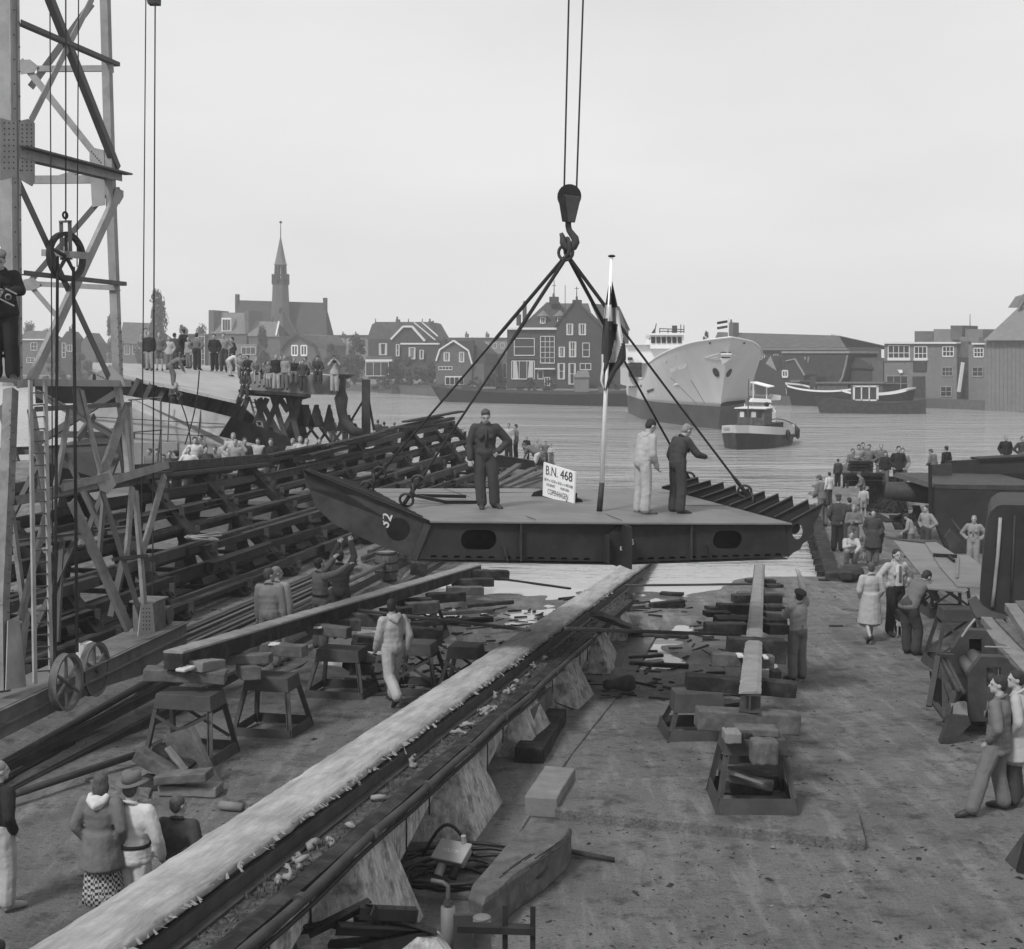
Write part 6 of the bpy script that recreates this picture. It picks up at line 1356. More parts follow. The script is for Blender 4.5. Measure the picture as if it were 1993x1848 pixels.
mb = MB(); mb.loft([ring(640, 19), ring(598, 18), ring(590, 17), ring(556, 15.5), ring(553, 17)]); part('turret_base', mb, M['brick_mid'], h)
mb = MB(); mb.loft([ring(553, 11), ring(545, 10.5)]); part('lantern_floor', mb, M['roof_dark'], h)
for i in range(8):
    a, c = ring(553, 11)[i], ring(518, 9.5)[i]; mb = MB(); mb.beam(a, c, .45, .45); part('lantern_post', mb, M['roof_dark'], h)
    a, c = ring(554, 16)[i], ring(534, 16)[i]; mb = MB(); mb.beam(a, c, .3, .3); part('gallery_post', mb, M['roof_dark'], h)
mb = MB(); r_ = ring(543, 16); 
for i in range(8): mb.beam(r_[i], r_[(i+1) % 8], .15, .15)
r_ = ring(536, 16)
for i in range(8): mb.beam(r_[i], r_[(i+1) % 8], .15, .15)
part('gallery_rail', mb, M['roof_dark'], h)
mb = MB(); mb.loft([ring(519, 10), ring(516, 13), ring(512, 11), ring(490, 6.5), ring(461, .7)]); part('spire', mb, M['roof_light'], h)
mb = MB(); c = F.p(546.3, 432, .5); mb.tube(F.p(546.3, 463, .5), c, .12, .07, 5); mb.ell(F.p(546.3, 433, .5), (.35, .1, .28), 8, 6); part('weathercock', mb, M['steel_dark'], h)
mb = MB(); c = F.p(554, 604, 2.2); mb.tube(F.p(549, 606, 2.2), F.p(549, 606, 2.4), .8, .8, 14); part('clock_roundel', mb, M['black'], h)
# houses beside the church
F = Fac(405, 305, 560, 302); h = house('dormer_house', 'terraced house with a white dormer left of the church', F, 440, 728)
F.rwall(h, 406, 649, 480, 728, 9, 'brick_mid'); F.roof(h, (410, 650), (478, 651), (476, 610), (413, 609), 4.5, 'roof_light'); F.chim(h, 406, 604, 416, 650, 9, 'brick_mid', .1, False); F.chim(h, 477, 605, 484, 650, 9, 'brick_mid', .1, False)
d_ = F.rwall(h, 431, 619, 450, 646, 3, 'window_white', 'dormer', .1); F.win(d_, 433, 622, 448, 644, 3, 1, o=.12)
for u in (385, 398): pass
for (u0, v0, u1, v1, nx, ny) in ((386, 655, 398, 722, 2, 6), (368, 662, 380, 722, 2, 6)): F.rwall(h, u0-1, v0-2, u1+1, v1+2, .4, 'brick_mid', 'bay', .6); F.win(h, u0, v0, u1, v1, nx, ny, o=.7)
F.rwall(h, 360, 652, 405.5, 728, 8, 'brick_dark', 'wing'); F.rwall(h, 358, 650, 406, 652.5, 8.5, 'roof_light', 'wing_roof', .3)
h2 = house('verge_house', 'lower terraced house with one white roof verge before the church', F, 515, 728); F.rwall(h2, 484, 654, 545, 728, 8, 'brick_mid', 'wall', .6); F.roof(h2, (482, 655), (544, 657), (540, 628), (486, 625), 4, 'roof_light', True, .9)
mb = MB(); mb.beam(F.p(537, 655, 1.1), F.p(543, 627, -3), .3, .5); part('bargeboard', mb, M['window_white'], h2); F.rwall(h2, 575-35, 640, 545, 655, 3, 'brick_dark', 'chimney', -1)
F.win(h2, 486, 672, 506, 690, 3, 1, o=.7); F.rwall(h2, 452, 670, 500, 728, 1.5, 'brick_light', 'annex', 1.5); F.win(h2, 470, 676, 497, 690, 3, 1, o=1.6)
F = Fac(545, 285, 640, 280); h = house('twin_window_house', 'gabled house with two white windows in front of the church', F, 590, 735)
F.wall(h, [(549, 735), (618, 735), (618, 690), (608, 670), (581, 652), (560, 664), (549, 680)], 8, 'brick_mid', 'gable_wall'); F.wall(h, [(581, 651), (622, 654), (638, 672), (638, 680), (612, 674)], 7, 'roof', 'roof', -.5); F.rwall(h, 618.5, 676, 637, 735, 7, 'brick_mid', 'side_wall', -.5)
for (p_, q_) in (((547, 682), (560, 663)), ((560, 663), (581, 651)), ((581, 651), (609, 670)), ((609, 670), (620, 692))): mb = MB(); mb.beam(F.p(*p_, .4), F.p(*q_, .4), .9, .25); part('verge', mb, M['roof_dark'], h)
for u in (568, 586): F.win(h, u, 673, u+11, 692, 2, 1, 'white', .25)
for (u0, v0, u1, v1) in ((566, 705, 575, 720), (583, 705, 592, 720)): F.win(h, u0, v0, u1, v1, 1, 1)
F = Fac(239, 340, 305, 336); h = house('long_roof_house', 'house with long dark roof and white windows behind the crane', F, 270, 722)
F.rwall(h, 236, 668, 300, 722, 8, 'brick_mid'); F.roof(h, (232, 670), (304, 671), (296, 630), (240, 628), 4.5, 'roof')
for u in (206, 243, 258, 271, 285): F.win(h, u, 672, u+9, 690, 3, 1)
F.rwall(h, 200, 670, 236, 722, 8, 'brick_mid', 'left_wall'); F.chim(h, 209, 616, 218, 640, 1, 'brick_dark'); 
F = Fac(47, 300, 140, 300); h = house('brick_house', 'plain brick house seen through the crane tower', F, 70, 730)
F.rwall(h, 30, 662, 100, 730, 8, 'brick_mid'); F.rwall(h, 28, 660, 103, 662.5, 9, 'window_white', 'gutter', .4); F.roof(h, (30, 661), (102, 661), (98, 646), (55, 645), 4, 'roof'); F.win(h, 60, 667, 72, 682, 2, 2); F.win(h, 52, 697, 67, 706, 2, 2)
h = house('white_bay_house', 'small gabled house with white windows seen through the crane', F, 128, 730)
F.wall(h, [(118, 730), (142, 730), (142, 660), (130, 645), (118, 662)], 8, 'brick_dark', 'gable_wall'); F.win(h, 121, 668, 127, 696, 1, 3); F.win(h, 130, 672, 140, 684, 2, 1); F.chim(h, 134, 640, 138, 655, 1)
F.wall(h, [(158, 730), (186, 730), (186, 668), (172, 648), (158, 668)], 8, 'brick_mid', 'neighbour_gable')
# warehouse and sheds behind the coaster
F = Fac(1385, 232, 1655, 212); h = house('warehouse', 'long dark roofed warehouse behind the bow of the coaster', F, 1530, 770, 'warehouse')
F.rwall(h, 1400, 676, 1644, 770, 10, 'brick_mid'); F.roof(h, (1385, 677), (1648, 680), (1633, 655), (1397, 648), 7, 'roof'); F.rwall(h, 1388, 678, 1648, 682, .6, 'brick_light', 'eaves', .7)
for u in range(1480, 1640, 26): F.win(h, u, 690, u+8, 700, 2, 2)
F.chim(h, 1419, 628, 1427, 655, 1.5, 'brick_mid', -4)
F = Fac(1480, 197, 1720, 180); h = house('big_roof_hall', 'hall with a huge dark tiled roof and white curved verges at the far quay', F, 1585, 770, 'hall')
F.wall(h, [(1521, 747), (1640, 747), (1652, 689), (1523, 685)], 6, 'roof_dark', 'roof', .3); F.rwall(h, 1521, 746, 1640, 775, 6, 'brick_mid', 'wall'); F.rwall(h, 1521, 684, 1654, 688, 6, 'crane', 'ridge_trim', .5)
for pts in ([(1567, 695), (1566, 710), (1564, 732)], [(1574, 695), (1571, 715), (1564, 733)], [(1649, 692), (1645, 715), (1640, 735), (1634, 746)]):
    for p_, q_ in zip(pts, pts[1:]): mb = MB(); mb.beam(F.p(*p_, .6), F.p(*q_, .6), .2, .22); part('bargeboard', mb, M['crane'], h)
h = house('gable_shed', 'dark gabled house with a pair of white windows behind the crowded boat', F, 1530, 770, 'house')
F.wall(h, [(1500, 770), (1565, 770), (1565, 730), (1547, 700), (1532, 702), (1505, 735)], 5, 'brick_dark', 'gable_wall', 3); F.win(h, 1523, 722, 1533, 734, 2, 1, 'window_white', .2, o=3.1)
for p_, q_ in (((1530, 703), (1547, 699)), ((1547, 699), (1566, 731))): mb = MB(); mb.beam(F.p(*p_, 3.1), F.p(*q_, 3.1), .2, .15); part('bargeboard', mb, M['crane'], h)
h = house('white_gable_house', 'dark roofed house with a white triangular gable beside the coaster', F, 1490, 770, 'house')
F.wall(h, [(1470, 770), (1520, 770), (1512, 724), (1497, 693), (1470, 706)], 5, 'brick_dark', 'wall', 1.5); F.wall(h, [(1490, 708), (1499, 694), (1511, 722)], .1, 'crane', 'gable_board', 1.6)
h = house('hip_roof_house', 'dark hip roofed house left of the factory', F, 1675, 770, 'house')
F.rwall(h, 1651, 715, 1697, 770, 6, 'brick_dark', 'wall', -1); F.wall(h, [(1649, 716), (1698, 718), (1694, 711), (1673, 697), (1655, 696)], 5, 'roof_dark', 'roof', -.7); F.rwall(h, 1697.5, 703, 1719, 770, 5, 'brick_mid', 'annex', -1)
h = house('quay_sheds', 'row of low dark sheds with pale roof edges along the quay', F, 1600, 778, 'shed')
F.rwall(h, 1515, 745, 1560, 780, 3, 'brick_dark', 'wall', 4.5); F.rwall(h, 1590, 746, 1650, 780, 3, 'brick_mid', 'wall', 4.5); F.rwall(h, 1538, 740, 1556, 744, 3, 'roof_light', 'awning', 4.8); F.rwall(h, 1576, 733, 1588, 760, 2, 'brick_dark', 'wall', 4); F.rwall(h, 1588, 744, 1720, 747, 3, 'roof_light', 'awning', 4.8)
F.rwall(h, 1655, 748, 1718, 782, 3, 'brick_mid', 'wall', 4.5)
# factory
F = Fac(1718, 181, 1916, 168); h = house('factory', 'pale modern three storey factory with flat roof at the right', F, 1815, 788, 'factory')
F.rwall(h, 1721, 669, 1862, 788, 12, 'brick_light'); F.rwall(h, 1885, 671, 1918, 790, 12, 'brick_light'); F.rwall(h, 1862, 665, 1885, 789, 11, 'brick_mid', 'stair_bay', -.5)
F.rwall(h, 1719, 666, 1861, 669.5, 12.5, 'window_white', 'roof_edge', .4); F.rwall(h, 1891, 668, 1918, 671, 12, 'window_white', 'roof_edge', .4)
F.rwall(h, 1780, 645, 1816, 666, 6, 'brick_mid', 'penthouse', -3); F.rwall(h, 1817, 641, 1913, 667, 7, 'brick_light', 'penthouse', -2.5); F.rwall(h, 1850, 634, 1873, 662, 3, 'brick_mid', 'lift_house', -2); F.rwall(h, 1868, 656, 1905, 672, 4, 'brick_light', 'penthouse', -1)
for (u0, v0, u1, v1, nx, ny) in ((1729, 673, 1770, 702, 4, 2), (1780, 675, 1804, 702, 3, 2), (1835, 675, 1856, 694, 3, 2), (1896, 678, 1914, 695, 3, 2), (1834, 715, 1854, 732, 3, 2), (1831, 753, 1852, 772, 2, 2), (1726, 732, 1767, 762, 3, 2), (1893, 715, 1913, 733, 2, 2)):
    F.win(h, u0, v0, u1, v1, nx, ny, 'window_white' if v0 < 712 else 'crane', .12, 0)
F.rwall(h, 1727, 696.5, 1771, 702, .2, 'window_white', 'sill_panel', .15); F.rwall(h, 1778, 697, 1805, 702, .2, 'window_white', 'sill_panel', .15)
F.rwall(h, 1777, 703, 1803, 724, .2, 'steel_mid', 'dark_panel', .1); F.rwall(h, 1776, 733, 1800, 784, .2, 'steel_mid', 'loading_door', .1); F.rwall(h, 1860, 696, 1885, 787, .2, 'steel_mid', 'stair_glazing', -.2)
F.rwall(h, 1719, 702.5, 1777, 704, .2, 'crane_shade', 'string_course', .12); F.rwall(h, 1718, 762, 1776, 764, .2, 'crane_shade', 'string_course', .12)
mb = MB(); mb.beam(F.p(1874, 706, 1), F.p(1866, 763, 1), .5, .3, up=V((1, 0, 0))); part('chute', mb, M['window_white'], h)
mb = MB(); mb.prism([F.p(1747, 720, .3), F.p(1756, 720, .3), F.p(1757, 726, .3), F.p(1751, 727, .3)], V((0, .1, 0))); part('wall_sign', mb, M['white'], h)
mb = MB(); mb.tube(F.p(1888, 650, -4), F.p(1888, 612, -4), .06, .04, 5); part('aerial', mb, M['steel_mid'], h)
# pyramid-roofed mill store at the right edge
F = Fac(1918, 164, 2030, 158); h = house('mill_store', 'large pale boarded store with steep tapering roof at the right edge', F, 1960, 800, 'building')
F.rwall(h, 1917, 661, 2120, 802, 14, 'brick_light', 'wall')
for k in range(24): F.rwall(h, 1920+8*k, 662, 1920.8+8*k, 800, .06, 'brick_light', 'batten', .05)
b0, b1_, t0_, t1_ = F.p(1914, 663, .8), F.p(2124, 663, .8), F.p(1985, 596, -5), F.p(2050, 596, -5); mb = MB()
bk0, bk1 = b0-F.n*15, b1_-F.n*15; mb.add([b0, b1_, bk1, bk0, t0_, t1_, t1_-F.n*4, t0_-F.n*4], [(3, 2, 1, 0), (4, 5, 6, 7), (0, 1, 5, 4), (1, 2, 6, 5), (2, 3, 7, 6), (3, 0, 4, 7)]); part('roof', mb, M['brick_light'], h)
mb = MB(); mb.prism([F.p(1985, 597, -5), F.p(2050, 597, -5), F.p(2050, 560, -6), F.p(2000, 575, -6)], V((0, 4, 0))); part('roof_cap', mb, M['roof_light'], h)
mb = MB(); mb.beam(F.p(1983, 600, -4), F.p(1998, 574, -4), .5, .5); part('sail_stock', mb, M['brick_light'], h)
# ---------------------------------------------------------------- trees
def crown_mesh(seed, n, shape):
    rd = random.Random(seed); mb = MB(); cl = []
    for k in range(26 if shape != 'bush' else 20):
        z = rd.uniform(0, 1); a = rd.uniform(0, 6.28)
        if shape == 'poplar': w = .33*math.sin(math.pi*min(1, z*.8+.16))**.6*(1.15-.5*z)
        elif shape == 'cone': w = .42*(1-z)**.8+.04
        elif shape == 'round': w = .5*math.sqrt(max(0, 1-(2*z-1)**2))
        else: w = .7*math.sqrt(max(0, 1-z**2))
        r = w*rd.uniform(.35, .95); cl.append((r*math.cos(a), r*math.sin(a), z, rd.uniform(.10, .2)))
    for i in range(n):
        c = rd.choice(cl); d = V((rd.gauss(0, 1), rd.gauss(0, 1), rd.gauss(0, 1))).normalized(); p = V(c[:3])+d*c[3]*rd.uniform(.5, 1.05)
        s = rd.uniform(.016, .036); t = V((rd.gauss(0, 1), rd.gauss(0, 1), rd.gauss(0, 1))).normalized(); e = t.cross(d)
        if e.length < .1: continue
        e.normalize(); t = e.cross((d+t*.6).normalized()); mb.add([p-e*s, p+t*s*1.3, p+e*s, p-t*s], [(0, 1, 2, 3)])
    return mb.mesh('crown')
CM = {}
for sh_ in ('poplar', 'cone', 'round', 'bush'):
    for k in range(2): CM[sh_, k] = crown_mesh(hash(sh_[0])+k if False else ord(sh_[0])*7+k, 2600, sh_)
for me in CM.values(): me.materials.append(M['leaf'])
def tree(u, vt, vb, Y, shape, wpx, lab, k=0, grp='trees and bushes on the far bank'):
    b_ = P(u, vb, Y); t_ = P(u, vt, Y); H = t_.z-b_.z; w = wpx/2700*Y; r = thing('bush' if shape == 'bush' else 'tree', lab, 'bush' if shape == 'bush' else 'tree', b_, grp, rz=random.random()*6); ORG[r.name] = V((0, 0, 0))
    mb = MB(); th = .18*H if shape != 'bush' else .08*H; mb.tube((0, 0, -.3), (0, 0, th*2), .035*H, .015*H, 7)
    for q in range(4): a = q*1.6; mb.tube((0, 0, th*1.2), (w*.25*math.cos(a), w*.25*math.sin(a), H*.6), .012*H, .004*H, 5)
    part('trunk', mb, M['bark'], r); c = part('crown', CM[shape, k], None, r); z0 = th if shape != 'bush' else 0; c.location = (0, 0, z0)
    base = {'poplar': .72, 'cone': .85, 'round': 1.1, 'bush': 1.5}[shape]; c.scale = (w/base, w/base, H-z0)
    return r
for i, a in enumerate([(311, 577, 722, 300, 'poplar', 38, 'tall dark poplar like tree left of the boys on the stern'), (512, 640, 735, 270, 'cone', 30, 'conical dark tree before the church house'), (225, 622, 722, 330, 'round', 40, 'round tree behind the crane tower'), (350, 634, 722, 320, 'round', 60, 'wide round tree behind the group of standing boys'), (395, 640, 722, 350, 'round', 40, 'faint tree left of the dormer house'), (645, 668, 745, 262, 'round', 46, 'round bushy tree right of the twin window house'), (690, 662, 748, 262, 'round', 60, 'dark leafy tree left of the mansard house'), (620, 700, 748, 250, 'bush', 70, 'low hedge like bush right of the seated boys'), (668, 705, 752, 245, 'bush', 90, 'broad dark bush left of the bay window'), (800, 700, 758, 240, 'bush', 80, 'broad leafy bush below the mansard house'), (765, 712, 758, 238, 'bush', 50, 'leafy bush right of the white bay window'), (838, 708, 758, 236, 'bush', 50, 'leafy bush left of the conservatory'), (965, 728, 758, 212, 'bush', 60, 'garden bush between gambrel and tall house'), (925, 735, 758, 214, 'bush', 36, 'small garden bush right of the conservatory'), (1030, 738, 760, 202, 'bush', 50, 'low shrubs under the ground floor bay'), (1070, 742, 760, 200, 'bush', 40, 'low shrubs beside the porch'), (1187, 722, 765, 200, 'bush', 40, 'dark shrub at the foot of the side wing'), (1372, 645, 700, 240, 'round', 26, 'small round tree left of the bow flag'), (1432, 638, 690, 245, 'round', 28, 'dark tree just right of the bow flag'), (95, 640, 700, 330, 'round', 50, 'tree behind the plain brick house'), (60, 633, 700, 350, 'round', 40, 'distant tree above the plain brick house'), (140, 632, 690, 350, 'round', 30, 'tall thin tree behind the crane ropes'), (105, 700, 740, 280, 'bush', 60, 'bush seen through the crane braces'), (160, 690, 740, 280, 'bush', 60, 'dark bush seen behind the crane ropes'), (745, 735, 760, 245, 'bush', 44, 'low bush under the white bay window'), (885, 690, 745, 240, 'bush', 20, 'slim shrub before the gambrel house'), (1620, 655, 690, 330, 'round', 20, 'distant tree above the warehouse'), (280, 650, 722, 310, 'round', 34, 'tree at the end of the long roofed house'), (560, 700, 748, 255, 'bush', 60, 'bush below the twin window house'), (480, 700, 748, 258, 'bush', 60, 'bush behind the seated boys')]):
    tree(*a, k=i % 2)
# ---------------------------------------------------------------- air
def haze_box():
    m = bpy.data.materials.new('haze'); m.use_nodes = True; t = m.node_tree; t.nodes.clear()
    o = t.nodes.new('ShaderNodeOutputMaterial'); v = t.nodes.new('ShaderNodeVolumePrincipled'); v.inputs['Color'].default_value = (1, 1, 1, 1); v.inputs["Density"].default_value = HAZE; v.inputs['Anisotropy'].default_value = .2
    t.links.new(v.outputs[0], o.inputs['Volume']); mb = MB(); mb.box((0, 190, 12), (1100, 520, 34)); h = part('haze', mb, m, None, kind='stuff')
HAZE = .0007
haze_box()
# ---------------------------------------------------------------- stern block of a hull on the left staging
DP0, DP1, DP2 = P(246, 731, 55), P(459, 779, 51), P(246, 713, 62)
DKN = (DP1-DP0).cross(DP2-DP0).normalized()
def DK(u, v): return PP(u, v, DP0, DKN)
blk = thing('stern_block', 'unfinished ship stern block on staging with boys standing on its sloping deck', 'hull section', P(350, 870, 55))
mb = MB(); mb.prism([DK(180, 718), DK(246, 731.5), DK(459, 779.5), DK(468, 760), DK(470, 728), DK(560, 724), DK(560, 716), DK(180, 706)], V((0, 0, -.12))); part('deck', mb, M['hull_light'], blk)
mb = MB(); mb.prism([P(180, 760, 53), P(246, 771, 53), P(358, 790, 52.6), P(449, 812, 52), P(425, 850, 52), P(500, 866, 52), P(500, 900, 52), P(180, 900, 53)], V((0, .15, 0))); part('shell_plating', mb, M['hull_light'], blk)
for (u0, v0, u1, v1) in ((180, 812, 438, 826), (180, 842, 424, 849), (330, 785, 326, 870), (391, 798, 384, 870)): mb = MB(); mb.beam(P(u0, v0, 52.9 if u0 < 300 else 52.4), P(u1, v1, 51.9), .04, .03); part('plate_seam', mb, M['steel_mid'], blk)
mb = MB(); mb.prism([P(180, 728, 58), P(460, 785, 56), P(500, 815, 56), P(560, 850, 56), P(560, 890, 56), P(180, 890, 58)], V((0, .3, 0))); part('gap_backing', mb, M['black'], blk)  # black sheet standing in for the shade in the gap below deck
mb = MB(); mb.prism([P(449, 812, 52.5), P(560, 850, 52.5), P(590, 880, 52.5), P(425, 880, 52.5)], V((0, .1, 0))); part('dark_shell', mb, M['steel_dark'], blk)
for k in range(8):
    u = 268+27*k; v = 738+6*k; mb = MB(); mb.prism([P(u, v, 54.2), P(u+12, v+2, 54.2), P(u-2, v+42, 53.8), P(u-20, v+40, 53.8)], V((0, .08, 0))); part('frame_web', mb, M['steel_dark'], blk)
    mb = MB(); mb.beam(P(u+2, v, 54), P(u-18, v+40, 53.6), .18, .1, up=V((0, 1, 0))); part('frame', mb, M['steel_mid'], blk)
for (u0, v0, u1, v1) in ((483, 772, 455, 848), (520, 776, 480, 855), (545, 770, 505, 865), (505, 776, 545, 850), (530, 770, 556, 852), (560, 770, 582, 860), (470, 775, 440, 835), (585, 775, 540, 862), (500, 780, 525, 865), (545, 776, 560, 800)):
    mb = MB(); mb.beam(P(u0, v0, 54), P(u1, v1, 53.6), .2, .12, up=V((0, 1, 0))); part('strut', mb, M['steel_mid'], blk)
# saw-edged floor plates standing beyond the struts
for k, (u, wt, wb, v0, v1) in enumerate(((577, 8, 24, 768, 862), (594, 7, 20, 788, 832), (616, 4, 17, 788, 832), (641, 2.5, 15, 788, 840), (672, 10, 18, 808, 840))):
    mb = MB(); L_, R_ = [], []; n = 7
    for i in range(n+1):
        f = i/n; w = wt+(wb-wt)*f; j = 1.2 if i % 2 else 0; L_.append(P(u-w, v0+(v1-v0)*f, 56)); R_.append(P(u+w-j, v0+(v1-v0)*f, 56))
    for i in range(n): mb.prism([L_[i], L_[i+1], R_[i+1], R_[i]], V((0, .06, 0)))
    part('floor_plate', mb, M['rust'], blk)
    for sx in (-1, 1): mb = MB(); mb.beam(P(u+sx*wb*.4, v1, 55.9), P(u+sx*(wb+10), v1+28, 55.6), .1, .1, up=V((0, 1, 0))); part('prop', mb, M['steel_mid'], blk)
mb = MB(); mb.prism([P(464, 758, 53), P(560, 764, 53), P(605, 768, 53), P(590, 772, 55), P(480, 764, 55)], V((0, 0, -.12))); part('staging_plank', mb, M['timber_dark'], blk)
mb = MB(); mb.prism([P(478, 733, 55.5), P(560, 728, 55.5), P(592, 727, 55.5), P(658, 733, 55.5), P(657, 769, 55.5), P(600, 768, 55.5), P(560, 764, 55.5), P(490, 760, 55.5)], V((0, 2.2, 0))); part('counter_plate', mb, M['hull_patch'], blk)
mb = MB(); mb.path([P(668, 733, 55), P(666, 760, 55), P(664, 775, 55), P(665, 800, 55), P(670, 822, 55), P(685, 838, 55), P(705, 845, 55)], [.12, .14, .28, .2, .2, .2, .2], 10); part('stern_post', mb, M['steel_mid'], blk, smooth=True)
mb = MB(); mb.prism([P(655, 729, 55), P(690, 729, 55), P(676, 738, 55), P(660, 738, 55)], V((0, .3, 0))); part('bracket', mb, M['steel_mid'], blk)
ld = thing('long_ladder', 'thin wooden ladder leaning under the stern block', 'ladder', P(500, 868, 52.5))
for o in (0, 9): mb = MB(); mb.beam(P(487+o, 778, 54.5), P(512+o*1.1, 868, 53), .06, .06); part('stile', mb, M['crane'], ld)
for k in range(9): f = k/9; mb = MB(); mb.beam(P(488+25*f, 784+82*f, 54.3-1.4*f), P(497+25*f, 784+82*f, 54.3-1.4*f), .04, .04); part('rung', mb, M['crane'], ld)
for k, (u0, v0, u1, v1) in enumerate(((388, 722, 360, 866), (478, 726, 455, 800), (341, 760, 372, 868))):
    mb = MB(); mb.path([P(u0+(u1-u0)*f+6*math.sin(math.pi*f), v0+(v1-v0)*f, 51.5) for f in [i/10 for i in range(11)]], .025, 5); solo('hanging_rope', mb, M['rope'], ['rope hanging over the stern block from the bending man', 'rope curving down by the seated boys', 'rope slanting from the crouching man to the crowd'][k], 'rope')
mst = thing('mooring_post', 'thick timber post with rope stays at the river end of the rack', 'post', P(712, 850, 57)); mb = MB(); mb.beam(P(712, 855, 57), P(712.5, 739, 57), .32, .32); part('post', mb, M['steel_mid'], mst)
mb = MB(); mb.beam(P(720, 850, 57.2), P(718, 744, 57.2), .06, .1); part('rod', mb, M['steel_dark'], mst)
for (u0, v0, u1, v1) in ((710, 775, 672, 838), (716, 770, 728, 838)): mb = MB(); mb.tube(P(u0, v0, 57), P(u1, v1, 57), .05, .05, 6); part('stay', mb, M['steel_dark'], mst)
# dark skip hull behind the crane foot
mb = MB(); mb.prism([P(60, 890, 33), P(235, 832, 40), P(232, 860, 40), P(200, 935, 35), P(60, 960, 33)], V((-.5, 2.5, 0))); solo('hull_plate', mb, M['plate_dark'], 'dark curved hull plate standing behind the crane leg', 'steel plate')
mb = MB(); mb.prism([P(232, 862, 50.5), P(345, 862, 50.5), P(345, 900, 50.5), P(232, 905, 50.5)], V((0, .3, 0))); solo('hoarding', mb, M['hull_patch'], 'pale staging boards behind the standing spectators at the left', 'staging')
# ---------------------------------------------------------------- right side of the yard
HB = thing('dark_hull_section', 'large dark steel hull section lying across the right edge of the yard', 'hull section', V((17, 45.5, -.5)))
def fb(nm, pts, Y, ext, m_, par=HB, lab=None): mb = MB(); mb.prism([P(u, v, Y) for u, v in pts], V(ext)); return part(nm, mb, M[m_], par, lab)
fb('front_plate', [(1812, 952), (2030, 957), (2030, 1110), (1860, 1100), (1838, 1060), (1822, 1020), (1812, 990)], 44, (0, .25, 0), 'plate_dark')
fb('top_plate', [(1812, 951), (2030, 956), (2040, 946), (1820, 943)], 44, (0, 4.5, 0), 'steel_mid')
fb('rear_plate', [(1850, 898), (2030, 888), (2030, 955), (1850, 950)], 49, (0, .3, 0), 'plate_dark')
fb('rear_flange', [(1905, 893), (2030, 887), (2030, 893), (1905, 897)], 48.9, (0, .9, 0), 'steel_dark'); fb('inner_recess', [(1878, 922), (2030, 921), (2030, 945), (1878, 945)], 48.8, (0, .1, 0), 'black'); fb('grey_panel', [(1930, 936), (1971, 937), (1971, 950), (1930, 950)], 48.5, (0, .05, 0), 'steel_mid')
fb('end_plate', [(1812, 905), (1853, 903), (1853, 949), (1808, 949)], 47.5, (0, .1, 0), 'steel_mid')
mb = MB(); q = P(1800, 958, 47); mb.tube(q+V((-1.3, 0, .05)), q+V((1.2, 0, -.1)), .3, .42, 14); part('round_nose', mb, M['steel_mid'], HB, smooth=True)
fb('stiffener', [(1808, 905), (1814, 905), (1814, 1000), (1810, 1000)], 43.8, (0, .1, 0), 'steel_dark')
fb('loose_plate', [(1838, 1046), (1850, 1030), (1882, 1062), (1880, 1075), (1850, 1075)], 42.5, (0, .1, 0), 'steel_mid')
mb = MB(); mb.beam(P(1852, 1012, 42), P(1884, 1052, 41), .04, .04); part('rod', mb, M['steel_mid'], HB)
# casing with rounded corners, standing on timbers
cs = thing('steel_casing', 'tall dark steel casing with rounded corner and pale weld ridge at the right edge', 'casing', P(1960, 1195, 26.5))
Yc = 26.5
fb('side_plate', [(1906, 1176), (1909, 1130), (1916, 1060), (1923, 1008), (1929, 995), (1941, 985), (1950, 983), (2060, 985), (2060, 1215), (1960, 1200), (1925, 1190)], Yc, (.86, 2.5, 0), 'plate_dark', cs)
mb = MB(); mb.path([P(1947, 1008, Yc-.03), P(1942, 1080, Yc-.03), P(1935, 1150, Yc-.03), P(1931, 1182, Yc-.03)], .035, 8); part('weld_ridge', mb, M['crane'], cs, smooth=True)
mb = MB(); mb.path([P(1975, 1004, Yc-.02), P(1972, 1080, Yc-.02), P(1966, 1190, Yc-.02)], .02, 6); part('weld_ridge', mb, M['steel_mid'], cs, smooth=True)
fl_ = [(1884, 1168), (1900, 1160), (1912, 1178), (1930, 1190), (1958, 1198), (1962, 1206), (1900, 1202), (1893, 1190)]
fb('base_flange', fl_, Yc-.15, (0, .05, 0), 'crane_shade', cs); fb('void', [(1903, 1203), (1958, 1206), (1960, 1222), (1912, 1210)], Yc, (0, .3, 0), 'black', cs)
# plate bench
zb = 1.08
bench = thing('plate_bench', 'marking bench of pale steel plates on trestles at the right', 'bench', PZ(1840, 1100, 0))
def bz(nm, pts, z, th, m_, par=bench): mb = MB(); mb.prism([PZ(u, v, z) for u, v in pts], V((0, 0, -th))); return part(nm, mb, M[m_], par)
bz('under_plate', [(1737, 1049), (1800, 1051), (1885, 1149), (1880, 1152), (1806, 1145), (1795, 1122)], zb-.03, .03, 'plate')
bz('top_plate', [(1800, 1055), (1820, 1054), (1860, 1080), (1885, 1081), (1912, 1102), (1907, 1144), (1863, 1141), (1830, 1104)], zb, .025, 'plate')
bz('edge_plate', [(1737, 1049), (1819, 1052), (1822, 1055), (1798, 1056)], zb-.0, .02, 'steel_mid')
tr_ = trestle('tall open trestle carrying the near end of the plate bench', gp(9.0, 27.6), -.05, 1.22, .72, 1.15, .5, 1.0, True, .2, .24, 'trestles under the plate bench')
trestle('farther trestle under the far end of the plate bench', gp(10.6, 33.5), 0, 1.15, .8, 1.0, .5, .9, True, .2, .2, 'trestles under the plate bench')
mb = MB(); a, c = PZ(1865, 1083, zb+.03), PZ(1862.5, 1124, zb+.03); mb.beam(a, c, .05, .02); solo('lath', mb, M['timber_light'], 'pale lath lying on the plate bench', 'lath')
